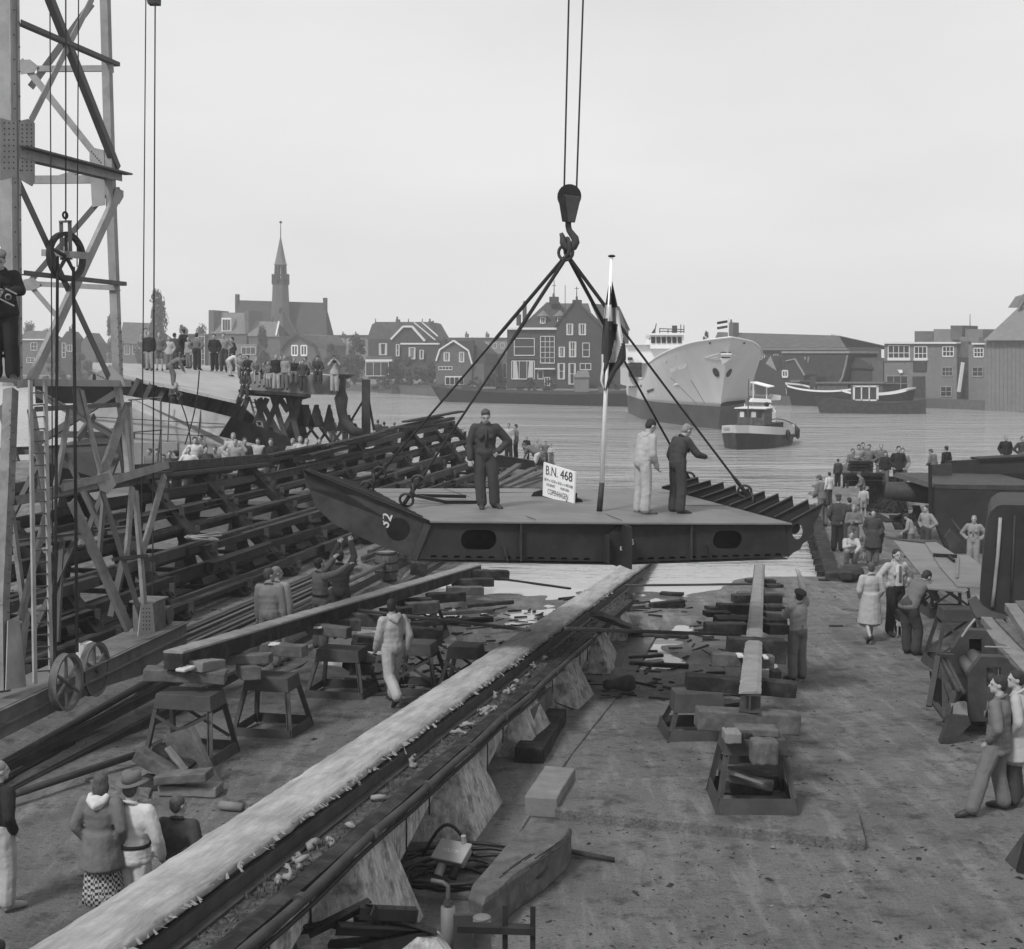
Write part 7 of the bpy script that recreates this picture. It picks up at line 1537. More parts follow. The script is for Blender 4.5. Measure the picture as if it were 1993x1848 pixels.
mb = MB(); a, c = PZ(1846, 1083, zb+.04), PZ(1857, 1092, zb+.04); mb.beam(a, c, .05, .06); mb.beam(a+V((-.3, .2, 0)), a+V((.2, 0, 0)), .06, .08); solo('hammer', mb, M['steel_dark'], 'dark hammer lying on the plate bench beside the lath', 'hammer')
# plate rolls
pr = thing('plate_rolls', 'dark plate bending rolls with two slotted side frames beside the suited man', 'machine', P(1900, 1440, 21.2)); pr.location.z = -.1; ORG[pr.name] = V(pr.location)
def cheek(poly, hole, Y, lab=None):
    # frame plate with a rectangular window: built from the strips round the window
    (hu0, hv0, hu1, hv1) = hole; us = [p_[0] for p_ in poly]; u0, u1 = min(us), max(us); vs_ = [p_[1] for p_ in poly]; v1 = max(vs_)
    tl, tr2 = poly[1], poly[2]; mb = MB(); ex = V((.05, .22, 0))
    for pts in ([poly[0], (hu0, poly[0][1]), (hu0, hv0), (hu0, tl[1]+0), tl], [(hu0, tl[1]), tr2 if tr2[0] < hu1 else (hu1, tl[1]+.5), (hu1, tl[1]+.5), (hu1, hv0), (hu0, hv0)], [(hu1, tl[1]+.5), tr2, poly[3], (poly[3][0], hv1), (hu1, hv1)], [(u0, poly[0][1]), (hu0, poly[0][1]), (hu0, hv1), (hu1, hv1), (u1, hv1), (u1, v1), (u0, v1)]):
        q = []
        for p_ in pts:
            w3 = P(p_[0], p_[1], Y)
            if not q or (w3-q[-1]).length > 1e-3: q.append(w3)
        if len(q) > 2: mb.prism(q, ex)
    return part('side_frame', mb, M['steel_mid'], pr, lab)
cheek([(1855, 1262), (1877, 1227), (1921, 1229), (1942, 1262), (1942, 1330), (1852, 1330)], (1886, 1243, 1911, 1272), 23.2)
cheek([(1884, 1312), (1910, 1279), (1960, 1282), (1975, 1310), (1975, 1405), (1884, 1405)], (1920, 1299, 1948, 1336), 21.2)
fb('window_dark', [(1887, 1244), (1910, 1244), (1910, 1271), (1887, 1271)], 23.5, (0, .05, 0), 'black', pr)
for (u0, v0, u1, v1, r) in ((1878, 1287, 1893, 1312, .11), (1893, 1277, 1912, 1303, .12), (1886, 1300, 1903, 1325, .12)): mb = MB(); mb.tube(P(u0, v0, 23.1), P(u1+10, v1+14, 21.3), r, r, 16); part('roll', mb, M['crane_shade'], pr, smooth=True)
for (u0, v0, u1, v1) in ((1832, 1282, 1866, 1345), (1841, 1281, 1875, 1349)): mb = MB(); mb.tube(P(u0, v0, 22.4), P(u1, v1, 20.7), .035, .035, 8); mb.tube(P(u1-1, v1-2, 20.75), P(u1, v1, 20.68), .045, .045, 8); part('shaft', mb, M['steel_mid'], pr, smooth=True)
for (u0, v0, u1, v1, Ya, Yb_) in ((1826, 1278, 1808, 1375, 22.3, 21.8), (1838, 1300, 1840, 1405, 22, 21.1), (1820, 1370, 1842, 1400, 21.8, 21.1), (1826, 1275, 1856, 1277, 22.3, 22.4), (1860, 1345, 1845, 1395, 21, 20.9), (1842, 1385, 1875, 1345, 21.1, 21), (1842, 1330, 1860, 1380, 21.6, 21)):
    mb = MB(); mb.beam(P(u0, v0, Ya), P(u1, v1, Yb_), .09, .05); part('frame_leg', mb, M['steel_mid'], pr)
fb('foot_plate', [(1830, 1446), (1850, 1449), (1890, 1410), (1885, 1395), (1850, 1392)], 20.8, (0, .12, 0), 'steel_mid', pr); fb('gear_cover', [(1848, 1402), (1852, 1370), (1882, 1368), (1884, 1400), (1872, 1404)], 20.9, (0, .1, 0), 'crane', pr)
fb('bed', [(1860, 1345), (1930, 1350), (1960, 1400), (1960, 1420), (1870, 1410)], 21.5, (0, 1.4, 0), 'steel_dark', pr)
mb = MB(); mb.path([P(1872, 1240, 22.9), P(1884, 1222, 22.9), P(1898, 1205, 22.9)], .02, 6); mb.tube(P(1917, 1259, 23), P(1966, 1261, 22.6), .015, .015, 6); part('handle', mb, M['crane'], pr)
# long timbers lying towards the right edge
for k, (u0, v0, u1, v1, Ya, Yb_, w, h, lab) in enumerate(((1919, 1207, 2030, 1325, 25.4, 21.5, .2, .12, 'pale thick plank nearest the plate rolls at the right edge'), (1928, 1232, 2020, 1330, 24.4, 21.3, .2, .12, 'plank just below the thick plank behind the plate rolls'), (1944, 1210, 2040, 1310, 25, 21.8, .14, .1, 'narrow plank between the thick ones at the right edge'), (1967, 1182, 2040, 1290, 25.6, 22.4, .22, .15, 'broad weathered plank leaning at the right edge, upper left'), (1985, 1176, 2060, 1270, 25.8, 22.8, .2, .15, 'topmost weathered plank cut by the right edge'), (1940, 1255, 2030, 1350, 23.6, 20.9, .2, .12, 'lowest plank passing behind the heads of the two men'))):
    log('long_plank', lab, P(u0, v0, Ya), P(u1, v1, Yb_), w, h, 'timber_light' if k in (0, 1, 3) else 'timber', 'plank', 'long planks at the right edge', .01)
st_ = MB(); st_.prism([P(1968, 1712, 15.3), P(1975, 1690, 15.3), P(2040, 1600, 15.3), P(2040, 1800, 15.0), P(1998, 1770, 15.0)], V((0, .3, 0))); solo('steel_bracket', st_, M['steel_mid'], 'dark riveted steel bracket cut off by the right edge', 'bracket')
mb = MB(); mb.prism([P(1978, 1705, 15.2), P(1996, 1640, 15.2), P(2030, 1600, 15.2), P(2030, 1760, 15.0)], V((0, .05, 0))); solo('bracket_shadow_plate', mb, M['black'], 'black plate standing in for shadow inside the bracket at the right edge', 'plate')  # black sheet that paints the bracket's shadow
# stacked rolled sections and chain heap on the far right quay
q = P(1675, 948, 56); sp = thing('bar_stack', 'stack of short steel sections on a frame among the spectators', 'stack', V((q.x, 56, -.5)))
for (u0, u1, v0, v1, Y) in ((1655, 1692, 897, 903, 56), (1653, 1694, 904, 910, 56), (1652, 1693, 911, 917, 56), (1642, 1718, 921, 926, 55.5), (1645, 1716, 927, 934, 55.7), (1650, 1715, 935, 946, 56.2)):
    mb = MB(); a, c = P(u0, (v0+v1)/2, Y), P(u1, (v0+v1)/2, Y); mb.chan(a, c, .5, (v1-v0)*.95/2700*Y, .05, side=1)
    for f in (.15, .4, .65, .9): mb.beam(a.lerp(c, f)+V((0, -.28, 0)), a.lerp(c, f)+V((.14, -.28, 0)), .04, .09)
    part('section', mb, M['steel_dark'], sp)
c = PZ(1738, 996, -.5); heap = thing('chain_heap', 'heap of rusty chain behind the men at the bench', 'chain', c); rnd = random.Random(4); mb = MB()
for i in range(1100):
    a = rnd.uniform(0, 6.28); r = math.sqrt(rnd.random()); x = r*math.cos(a)*1.0; y = r*math.sin(a)*1.3; hz = 1.25*max(0, 1-r*r)**.7*(1+.25*noise.noise(V((x*2, y*2, 0)))); p = c+V((x-.1, y+.6, max(.05, hz-rnd.uniform(0, .12))))
    mb.torus(p, .075, .018, (rnd.gauss(0, 1), rnd.gauss(0, 1), rnd.gauss(0, 1)), 8, 4, 1.4)
part('chain_links', mb, M['rust'], heap, kind='stuff')
mb = MB(); mb.loft([[c+V((1.0*k*math.cos(a)-.1, 1.3*k*math.sin(a)+.6, z)) for a in [i*math.pi/6 for i in range(12)]] for k, z in ((1, 0), (.9, .45), (.6, .9), (.15, 1.15))]); part('core', mb, M['steel_dark'], heap)
log('timber_post', 'pale timber post leaning at the right side of the chain heap', P(1766, 953, 51), P(1776, 995, 50), .25, .2, 'timber', 'post')
for k, (u0, v0, u1, v1, lab) in enumerate(((1700, 1000, 1732, 1016, 'flat plate leaning at the foot of the chain heap'), (1740, 1004, 1752, 1030, 'board leaning beside the seated men'), (1742, 1012, 1765, 1000, 'slanting bar behind the seated men'), (1780, 985, 1798, 1040, 'raking strut by the man in the light shirt'))): log('loose_board', lab, P(u0, v0, 48), P(u1, v1, 47), .35, .05, 'timber_dark', 'board', None, 0)
mb = MB(); mb.beam(P(1645, 1108, 38.8), P(1648, 1122, 38.2), .3, .2); mb.ell(P(1655, 1115, 38.6), (.4, .3, .25), 10, 6); solo('mooring_lump', mb, M['rust'], 'dark rope covered bollard at the near end of the retaining wall', 'bollard')
mb = MB(); mb.prism([P(930, 880, 62), P(1040, 898, 60), P(1045, 918, 60), P(940, 905, 62)], V((0, .4, 0))); solo('moored_pontoon', mb, M['steel_dark'], 'dark low pontoon behind the man on the deck', 'pontoon')
for k, (u0, v0, u1, v1) in enumerate(((950, 945, 1010, 905), (965, 948, 1040, 912), (985, 950, 1052, 922), (1002, 952, 1056, 932))): log('quay_board', ['first', 'second', 'third', 'fourth'][k]+' of the boards sloping up behind the name board, from the left', P(u0, v0, 50), P(u1, v1, 60), .25, .12, 'timber', 'board', 'boards behind the name board', 0)
# ---------------------------------------------------------------- people
for k, c in (('cl_white', .5), ('cl_pale', .36), ('cl_light', .23), ('cl_mid', .13), ('cl_dark', .05), ('cl_black', .022)):
    mm(k, c, .9, 5, .10, .010, 14, dirt=.15, dscale=3, dcol=c*.65, spec=.2)
mm('skin', .33, .6, 12, .08); mm('hair_dark', .025, .7, 40, .5, .004, 90); mm('hair_fair', .2, .7, 40, .4, .004, 90); mm('hair_mid', .07, .7, 40, .4, .004, 90); mm('shoe', .03, .5, 8, .2); mm('felt', .12, .9, 10, .15)
def plaid():
    m = M['cl_light'].copy(); m.name = 'plaid'; t = m.node_tree; b = t.nodes['Principled BSDF']; co = t.nodes.new('ShaderNodeTexCoord')
    ck = t.nodes.new('ShaderNodeTexChecker'); ck.inputs['Scale'].default_value = 30; ck.inputs['Color1'].default_value = (.4, .4, .4, 1); ck.inputs['Color2'].default_value = (.035, .035, .035, 1)
    t.links.new(co.outputs['Object'], ck.inputs[0]); t.links.new(ck.outputs[0], b.inputs['Base Color']); return m
M['plaid'] = plaid()
SKEL = dict(pel=(0, 0, .95), waist=(0, -.005, 1.08), chest=(0, -.01, 1.29), neck=(0, -.01, 1.46), head=(0, .02, 1.62), yaw=0, pitch=0,
            shR=(.185, -.01, 1.40), shL=(-.185, -.01, 1.40), elR=(.24, -.04, 1.12), elL=(-.24, -.04, 1.12), haR=(.24, .05, .87), haL=(-.24, .05, .87),
            hipR=(.09, 0, .92), hipL=(-.09, 0, .92), knR=(.10, .02, .50), knL=(-.10, .02, .50), anR=(.11, -.02, .09), anL=(-.11, -.02, .09), toeR=(.13, .16, .035), toeL=(-.13, .16, .035))
def caps(mb, a, c, r0, r1, n=8):
    a, c = V(a), V(c); mb.tube(a, c, r0, r1, n); mb.ell(a, (r0, r0, r0), n, 5); mb.ell(c, (r1, r1, r1), n, 5)
def chain(mb, pts, rs):
    for (a, c, p, q) in zip(pts, pts[1:], rs, rs[1:]): caps(mb, a, c, p, q)
def hand(mb, el, ha, sx, curl=.5, side=1):
    el, ha = V(el), V(ha); d = (ha-el).normalized(); x = d.cross(V((0, 1, 0)));
    if x.length < .2: x = d.cross(Z)
    x.normalize(); y = x.cross(d)
    if y.y < 0 and abs(d.y) < .8: y = -y; x = -x
    R = Matrix((x, y, d)).transposed(); pc = ha+d*.05; mb.ell(pc, (.040, .018, .05), 8, 6, R)
    for i, (o, L) in enumerate(((-.030, .062), (-.010, .074), (.010, .070), (.029, .055))):
        b_ = ha+d*.088+x*o; m_ = b_+d*L*.5*math.cos(curl)+y*L*.5*math.sin(curl); e = m_+d*L*.5*math.cos(curl*2.2)+y*L*.5*math.sin(curl*2.2); mb.path([b_-d*.02, m_, e], [.0095, .009, .007], 5)
    b_ = ha+d*.03+x*(.034*-side); mb.path([b_, b_+d*.035+x*(-side*.022)+y*.01, b_+d*.065+x*(-side*.018)+y*.03], [.012, .011, .008], 5)
def make(name, pose, top='jacket', hem=.90, sleeve=1, legs='trousers', vox=.02, hat=None, hair='short', hood=False, belt=False, near=False):
    J = dict(SKEL); J.update(pose); g = lambda k: V(J[k]); res = []
    Rh = Matrix.Rotation(J['yaw'], 3, 'Z') @ Matrix.Rotation(J['pitch'], 3, 'X'); hc = g('head'); H = lambda *p: hc+Rh @ V(p)
    # skin: one continuous body
    mb = MB(); mb.ell(H(0, -.008, .02), (.074, .094, .10), 14, 10, Rh); mb.ell(H(0, .022, -.05), (.056, .066, .062), 12, 8, Rh); mb.ell(H(0, .066, -.085), (.028, .026, .024), 8, 6, Rh)
    mb.path([H(0, .084, .02), H(0, .106, -.022), H(0, .088, -.036)], [.010, .017, .014], 6); mb.ell(H(0, .083, .030), (.05, .014, .010), 8, 5, Rh); mb.ell(H(0, .084, -.062), (.024, .012, .009), 8, 5, Rh)
    for s in (-1, 1): mb.ell(H(s*.077, -.005, -.008), (.011, .02, .031), 6, 6, Rh)
    chain(mb, [H(0, -.015, -.05), g('neck')], [.052, .06]); chain(mb, [g('neck'), g('chest'), g('waist'), g('pel')], [.055, .075, .07, .08])
    for s in 'RL':
        chain(mb, [g('chest')+(g('sh'+s)-g('chest'))*.5, g('sh'+s), g('el'+s), g('ha'+s)], [.05, .048, .038, .028]); chain(mb, [g('hip'+s), g('kn'+s), g('an'+s)], [.07, .048, .035])
    hm = MB()
    for s, q in (('R', 1), ('L', -1)): hand(hm, g('el'+s), g('ha'+s), q, .45, q)
    res.append(('body', mb, vox*.8 if near else vox, hm, 'skin'))
    # shoes
    for s in 'RL':
        mb = MB(); a, t = g('an'+s), g('toe'+s); d = (t-a); d.normalize(); h = a+V((0, 0, -.035)); mb.path([h-V((d.x, d.y, 0))*.05, h+(t-h)*.35+Z*.02, t-d*.03, t+d*.06], [.042, .05, .047, .028], 8)
        res.append(('shoe', mb, None, None, 'shoe'))
    if legs == 'trousers':
        mb = MB(); mb.ell(g('pel')+V((0, -.015, .0)), (.185, .145, .15), 12, 8); chain(mb, [g('waist'), g('pel')], [.14, .15])
        for s in 'RL': chain(mb, [g('hip'+s), g('kn'+s), g('an'+s)+V((0, 0, .03))], [.115, .10, .095])
        res.append(('trousers', mb, vox, None, 'bot'))
    elif legs == 'shorts':
        mb = MB(); mb.ell(g('pel')+V((0, -.01, 0)), (.165, .125, .13), 12, 8)
        for s in 'RL': chain(mb, [g('hip'+s), g('hip'+s).lerp(g('kn'+s), .7)], [.10, .095])
        res.append(('shorts', mb, vox, None, 'bot'))
    elif legs == 'skirt':
        p = g('pel'); mb = MB(); k = (g('knR')+g('knL'))/2; rings = []
        for t in range(7):
            f = t/6; c = p.lerp(V((k.x, k.y, .26)), f); w = .16+.09*f; rings.append([c+V(((w+.018*math.sin(i*3.1))*math.cos(i*2*math.pi/28), (w*.85+.018*math.sin(i*3.1))*math.sin(i*2*math.pi/28), 0)) for i in range(28)])
        mb.loft(rings); res.append(('skirt', mb, None, None, 'bot'))
    # upper garment
    mb = MB(); ch, wa, pe, nk = g('chest'), g('waist'), g('pel'), g('neck'); up = (nk-pe).normalized(); Rt = Matrix.Identity(3)
    rt = (g('shR')-g('shL')).normalized(); fw = up.cross(rt) * -1 if up.cross(rt).y < 0 else up.cross(rt); R = Matrix((rt, fw, up)).transposed()
    mb.ell(ch, (.2, .14, .18), 14, 10, R); mb.ell(wa, (.178, .138, .2), 14, 10, R); mb.ell(ch.lerp(wa, .5), (.188, .14, .18), 14, 10, R); mb.ell(ch.lerp(nk, .45), (.16, .10, .09), 12, 8, R); caps(mb, g('shL')*.92+g('shR')*.08, g('shR')*.92+g('shL')*.08, .075, .075)
    caps(mb, ch.lerp(nk, .5), nk, .09, .07)
    for s in 'RL':
        e = g('el'+s); h = g('ha'+s)
        if sleeve == 1: chain(mb, [g('sh'+s), e, h-(h-e).normalized()*.01], [.082, .072, .058])
        else: chain(mb, [g('sh'+s), g('sh'+s).lerp(e, .75)], [.072, .062]) if sleeve == .5 else chain(mb, [g('sh'+s), e, e.lerp(h, .25)], [.072, .056, .052])
    if hem < .97:      # jacket or coat below the waist
        for t in range(5):
            f = t/4; c = wa.lerp(V((pe.x, pe.y, hem)), f); w = (.19+.028*f*(1 if hem > .7 else 2.2)); mb.ell(c, (w, w*.76, .10), 14, 8)
        if hem < .7:
            c = V((pe.x, pe.y, hem)); mb.tube(wa, c, .19, .27, 16)
    if top == 'coverall': mb.ell(pe+V((0, 0, .03)), (.195, .155, .13), 12, 8)
    res.append(({'jacket': 'jacket', 'coverall': 'coverall_top', 'shirt': 'shirt', 'coat': 'coat', 'jumper': 'jumper'}[top], mb, vox, None, 'top'))
    if hood:
        mb = MB(); b_ = nk+V((0, -.07, .0)); mb.path([b_+V((-.10, .05, .04)), b_+V((-.08, -.02, -.01)), b_+V((0, -.06, -.06)), b_+V((.08, -.02, -.01)), b_+V((.10, .05, .04))], [.035, .05, .06, .05, .035], 8); mb.ell(b_+V((0, -.03, -.03)), (.10, .06, .09), 10, 8); res.append(('hood', mb, vox*.8, None, 'hood'))
    if belt:
        mb = MB(); c = wa.lerp(pe, .25); n = 24; mb.loft([[c+V((.2*math.cos(2*math.pi*i/n), .158*math.sin(2*math.pi*i/n), z)) for i in range(n)] for z in (-.018, .018)]); res.append(('belt', mb, None, None, 'belt'))
    if near and not hood:
        mb = MB(); c = nk+V((0, -.005, -.015)); mb.path([c+rt*(.078*math.sin(a))+fw*(.068*math.cos(a))+up*(.02-.045*math.cos(a)) for a in [2*math.pi*i/18 for i in range(1, 18)]], .02, 6); res.append(('collar', mb, None, None, 'top'))
    if near and top in ('coverall', 'shirt', 'jacket'):
        f0 = ch+fw*.15+up*.10; f1 = wa+fw*.155; mb = MB(); mb.beam(f0, f1, .035, .012, up=fw)
        for s in (-1, 1): mb.beam(ch+fw*.146+rt*(s*.085)+up*.0, ch+fw*.142+rt*(s*.085)-up*.09, .085, .012, up=fw)
        res.append(('placket', mb, None, None, 'top'))
    # hair and hats
    if hair:
        mb = MB(); mb.ell(H(0, -.022, .042), (.083, .098, .088), 14, 10, Rh); mb.ell(H(0, -.05, .0), (.078, .065, .085), 12, 8, Rh)
        if hair == 'long': mb.ell(H(0, -.035, -.04), (.098, .085, .12), 12, 8, Rh)
        if hair == 'tuft': mb.ell(H(.01, .03, .095), (.06, .05, .035), 10, 6, Rh)
        res.append(('hair', mb, vox*.7 if near else None, None, 'hair'))
    if hat == 'fedora':
        mb = MB(); mb.loft([[H((.17)*math.cos(a)*k, (.19)*math.sin(a)*k, z+.012*math.cos(2*a)) for a in [2*math.pi*i/24 for i in range(24)]] for k, z in ((1, .062), (1.01, .07), (.6, .078))]); mb.loft([[H(.098*math.cos(a)*k, .115*math.sin(a)*k, z-(.02*(abs(math.cos(a)) < .5) if z > .17 else 0)) for a in [2*math.pi*i/24 for i in range(24)]] for k, z in ((1, .07), (.97, .13), (.88, .178), (.5, .17))]); res.append(('hat', mb, None, None, 'hat'))
    if hat == 'cap':
        mb = MB(); mb.ell(H(0, -.01, .085), (.10, .118, .05), 14, 8, Rh); mb.ell(H(0, .09, .065), (.07, .06, .014), 10, 6, Rh); res.append(('cap', mb, None, None, 'hat'))
    if hat == 'beret':
        mb = MB(); mb.ell(H(.0, -.035, .085), (.118, .125, .05), 14, 8, Rh); res.append(('beret', mb, None, None, 'hat'))
    if near:
        mb = MB()
        for s in (-1, 1): mb.ell(H(s*.031, .079, .008), (.011, .009, .006), 8, 6, Rh)
        res.append(('eyes', mb, None, None, 'eyes'))
    top_z = max(p.z for k in res for p in k[1].v if k[0] in ('body', 'hair', 'hat', 'cap', 'beret'))
    TPL[name] = dict(parts=res, top=top_z, near=near); return name
TPL = {}
UP = lambda h: h
P_stand = {}
P_pock = dict(elR=(.28, -.08, 1.14), elL=(-.28, -.08, 1.14), haR=(.19, .04, .95), haL=(-.19, .04, .95))
P_hips = dict(elR=(.37, -.07, 1.15), elL=(-.37, -.07, 1.15), haR=(.20, .0, 1.0), haL=(-.20, .0, 1.0))
P_fold = dict(elR=(.25, .05, 1.13), elL=(-.25, .05, 1.13), haR=(-.02, .19, 1.17), haL=(.02, .17, 1.12), pitch=-.15)
P_lean = dict(chest=(0, .05, 1.27), neck=(0, .11, 1.42), head=(0, .19, 1.56), pitch=-.5, shR=(.18, .08, 1.37), shL=(-.18, .08, 1.37), elR=(.23, .10, 1.10), elL=(-.23, .10, 1.10), haR=(.15, .26, .98), haL=(-.15, .26, .98), waist=(0, .0, 1.08))
P_bend = dict(pel=(0, -.12, .93), waist=(0, -.03, 1.04), chest=(0, .18, 1.16), neck=(0, .33, 1.22), head=(0, .45, 1.28), pitch=-.7, shR=(.18, .28, 1.18), shL=(-.18, .28, 1.18), elR=(.2, .36, .92), elL=(-.2, .36, .92), haR=(.12, .46, .70), haL=(-.12, .46, .70), hipR=(.09, -.12, .9), hipL=(-.09, -.12, .9), knR=(.11, .03, .5), knL=(-.11, -.04, .5))
P_crouch = dict(pel=(0, -.16, .34), waist=(0, -.12, .46), chest=(0, .0, .66), neck=(0, .06, .83), head=(0, .11, .97), shR=(.18, .04, .78), shL=(-.18, .04, .78), elR=(.22, .24, .60), elL=(-.22, .24, .60), haR=(.06, .36, .66), haL=(-.10, .42, .50), hipR=(.09, -.14, .33), hipL=(-.09, -.14, .33), knR=(.14, .26, .50), knL=(-.16, .24, .46), anR=(.13, .0, .08), anL=(-.13, -.05, .09), toeR=(.14, .18, .03), toeL=(-.14, .13, .03))
P_sit = dict(pel=(0, 0, .11), waist=(0, -.0, .24), chest=(0, .03, .45), neck=(0, .05, .62), head=(0, .09, .77), pitch=-.2, shR=(.18, .04, .56), shL=(-.18, .04, .56), elR=(.24, .12, .32), elL=(-.24, .12, .32), haR=(.13, .33, .22), haL=(-.13, .33, .22), hipR=(.09, .02, .10), hipL=(-.09, .02, .10), knR=(.12, .42, .10), knL=(-.13, .42, .09), anR=(.12, .45, -.33), anL=(-.13, .40, -.32), toeR=(.13, .60, -.40), toeL=(-.14, .55, -.39))
P_photo = dict(elR=(.24, .14, 1.32), elL=(-.24, .14, 1.32), haR=(.07, .17, 1.55), haL=(-.07, .17, 1.55))
P_walk = dict(knR=(.10, .16, .50), anR=(.11, .22, .09), toeR=(.12, .38, .035), knL=(-.10, -.06, .49), anL=(-.11, -.36, .20), toeL=(-.12, -.26, .07), elR=(.26, -.10, 1.14), haR=(.25, -.02, .90), elL=(-.24, .03, 1.13), haL=(-.22, .16, .92))
P_both = dict(head=(0, .0, 1.63), pitch=.35, elR=(.27, .20, 1.46), elL=(-.22, .24, 1.44), haR=(.22, .48, 1.58), haL=(-.14, .38, 1.66))
P_high = dict(head=(0, .0, 1.62), pitch=.45, shR=(.17, .0, 1.46), elR=(.20, .12, 1.70), haR=(.16, .2, 1.95), elL=(-.2, .15, 1.2), haL=(-.08, .32, 1.22))
make('stand', P_stand); make('stand_trs', P_pock, hem=.86); make('hips', P_hips, 'shirt', hem=1.0); make('fold', P_fold, 'shirt', hem=1.0); make('lean', P_lean, 'jacket', hem=.95)
make('bend', P_bend, 'shirt', hem=1); make('bend_shorts', P_bend, 'shirt', hem=1, sleeve=.5, legs='shorts'); make('crouch', P_crouch, 'shirt', hem=1); make('sit', P_sit, 'jumper', hem=1); make('sit_shorts', P_sit, 'shirt', hem=1, legs='shorts'); make('photo', P_photo, 'jacket', hem=.9)
make('boy_shorts', P_pock, 'jumper', hem=.95, legs='shorts'); make('boy_shirt', P_stand, 'shirt', hem=1, legs='shorts', sleeve=.7); make('coatman', P_pock, 'coat', hem=.55); make('hatman', P_pock, 'jacket', hem=.85, hat='cap'); make('woman', P_fold, 'coat', hem=.5, legs='skirt', hair='long'); make('tiny', P_stand, vox=.03); make('tiny_coat', P_pock, 'coat', hem=.6, vox=.03)
# near, individual figures
N_ = dict(vox=.015, near=True)
make('n_deck1', dict(elL=(-.40, -.06, 1.16), haL=(-.22, .04, 1.0), elR=(.27, -.02, 1.13), haR=(.27, .06, .87), anL=(-.16, .0, .09), toeL=(-.24, .15, .035), knL=(-.13, .03, .5), anR=(.07, .02, .09), toeR=(.08, .2, .035), head=(0, .05, 1.60), pitch=-.45), 'coverall', hem=1, hair='tuft', belt=False, **N_)
make('n_deck2', dict(P_lean, elR=(.22, .06, 1.09), haR=(.15, .20, .86), elL=(-.22, .06, 1.09), haL=(-.18, .18, .86), head=(0, .17, 1.57), pitch=-.55), 'coverall', hem=1, hood=True, **N_)
make('n_deck3', dict(P_lean, elR=(.26, .26, 1.12), haR=(.20, .48, 1.07), elL=(-.22, -.02, 1.10), haL=(-.2, .10, .87), head=(0, .2, 1.55), pitch=-.6), 'coverall', hem=1, hair='tuft', **N_)
make('n_walk', dict(P_walk, yaw=-.6), 'coverall', hem=1, hood=True, **N_)
make('n_back', dict(yaw=-.8, elR=(.23, .02, 1.12), elL=(-.23, .02, 1.12)), 'coverall', hem=1, **N_)
make('n_both', P_both, 'shirt', hem=1, belt=True, **N_); make('n_high2', dict(P_both, haR=(.12, .3, 1.86), haL=(-.12, .3, 1.82), elR=(.22, .2, 1.6), elL=(-.22, .2, 1.58)), 'coverall', hem=1, **N_)
make('n_high', P_high, 'coverall', hem=1, hat='beret', **N_)
make('n_coat', dict(P_walk, elR=(.26, -.04, 1.13), haR=(.19, .05, .98), elL=(-.26, -.04, 1.13), haL=(-.19, .05, .98)), 'coat', hem=.42, legs=None, **N_)
make('n_shirt', P_hips, 'shirt', hem=1, hair='short', **N_); make('n_hood', dict(P_bend, chest=(0, .10, 1.22), neck=(0, .22, 1.34), head=(0, .33, 1.42), shR=(.18, .18, 1.3), shL=(-.18, .18, 1.3), elR=(.22, .34, 1.08), haR=(.1, .5, 1.02), elL=(-.22, .3, 1.06), haL=(-.1, .42, .9)), 'jacket', hem=.92, hood=True, **N_)
make('n_suit', dict(P_pock, haR=(.21, .02, .93), knL=(-.24, .10, .5), anL=(-.40, .16, .09), toeL=(-.50, .28, .035), anR=(.12, -.06, .09), toeR=(.16, .12, .035), yaw=.5, elL=(-.30, -.10, 1.13)), 'jacket', hem=.80, **N_)
make('n_suit2', dict(P_pock, yaw=.5), 'coat', hem=.62, **N_)
make('n_hat', dict(elL=(-.27, -.04, 1.12), haL=(-.27, .02, .86), elR=(.28, .0, 1.12), haR=(.26, .12, .90)), 'coverall', hem=.9, hat='fedora', belt=True, **N_)
make('n_girl', dict(P_pock, yaw=.15), 'coat', hem=.68, legs='skirt', hair='long', hood=True, **N_)
make('n_boy', dict(P_pock, yaw=-.5), 'jumper', hem=.95, **N_); make('n_boy_l', dict(P_pock, yaw=-.3), 'jumper', hem=.97, legs='trousers', **N_)
make('n_camera', dict(P_lean, elR=(.25, .10, 1.18), haR=(.08, .30, 1.14), elL=(-.25, .10, 1.18), haL=(-.08, .30, 1.14), pitch=-.5), 'jacket', hem=.9, hat='cap', **N_)
make('n_hips_w', P_hips, 'shirt', hem=1, **N_)
# evaluate all remeshes in one go
tex = bpy.data.textures.new('folds', 'CLOUDS'); tex.noise_scale = .17; tex.noise_depth = 2
tmp = []
for nm, T_ in TPL.items():
    for i, (pn_, mb, vx, extra, mk) in enumerate(T_['parts']):
        me = mb.mesh(nm+'_'+pn_, smooth=True); o = bpy.data.objects.new('tmp', me); COL.objects.link(o)
        if vx:
            m_ = o.modifiers.new('r', 'REMESH'); m_.mode = 'VOXEL'; m_.voxel_size = vx
            s_ = o.modifiers.new('s', 'SMOOTH'); s_.factor = .5; s_.iterations = 5 if mk != 'skin' else (1 if T_['near'] else 2)
            if mk in ('top', 'bot'):
                d_ = o.modifiers.new('d', 'DISPLACE'); d_.texture = tex; d_.strength = .024 if T_['near'] else .018; d_.mid_level = .5; d_.texture_coords = 'LOCAL'
        tmp.append((nm, i, o, extra))
bpy.context.view_layer.update(); dg = bpy.context.evaluated_depsgraph_get(); dg.update()
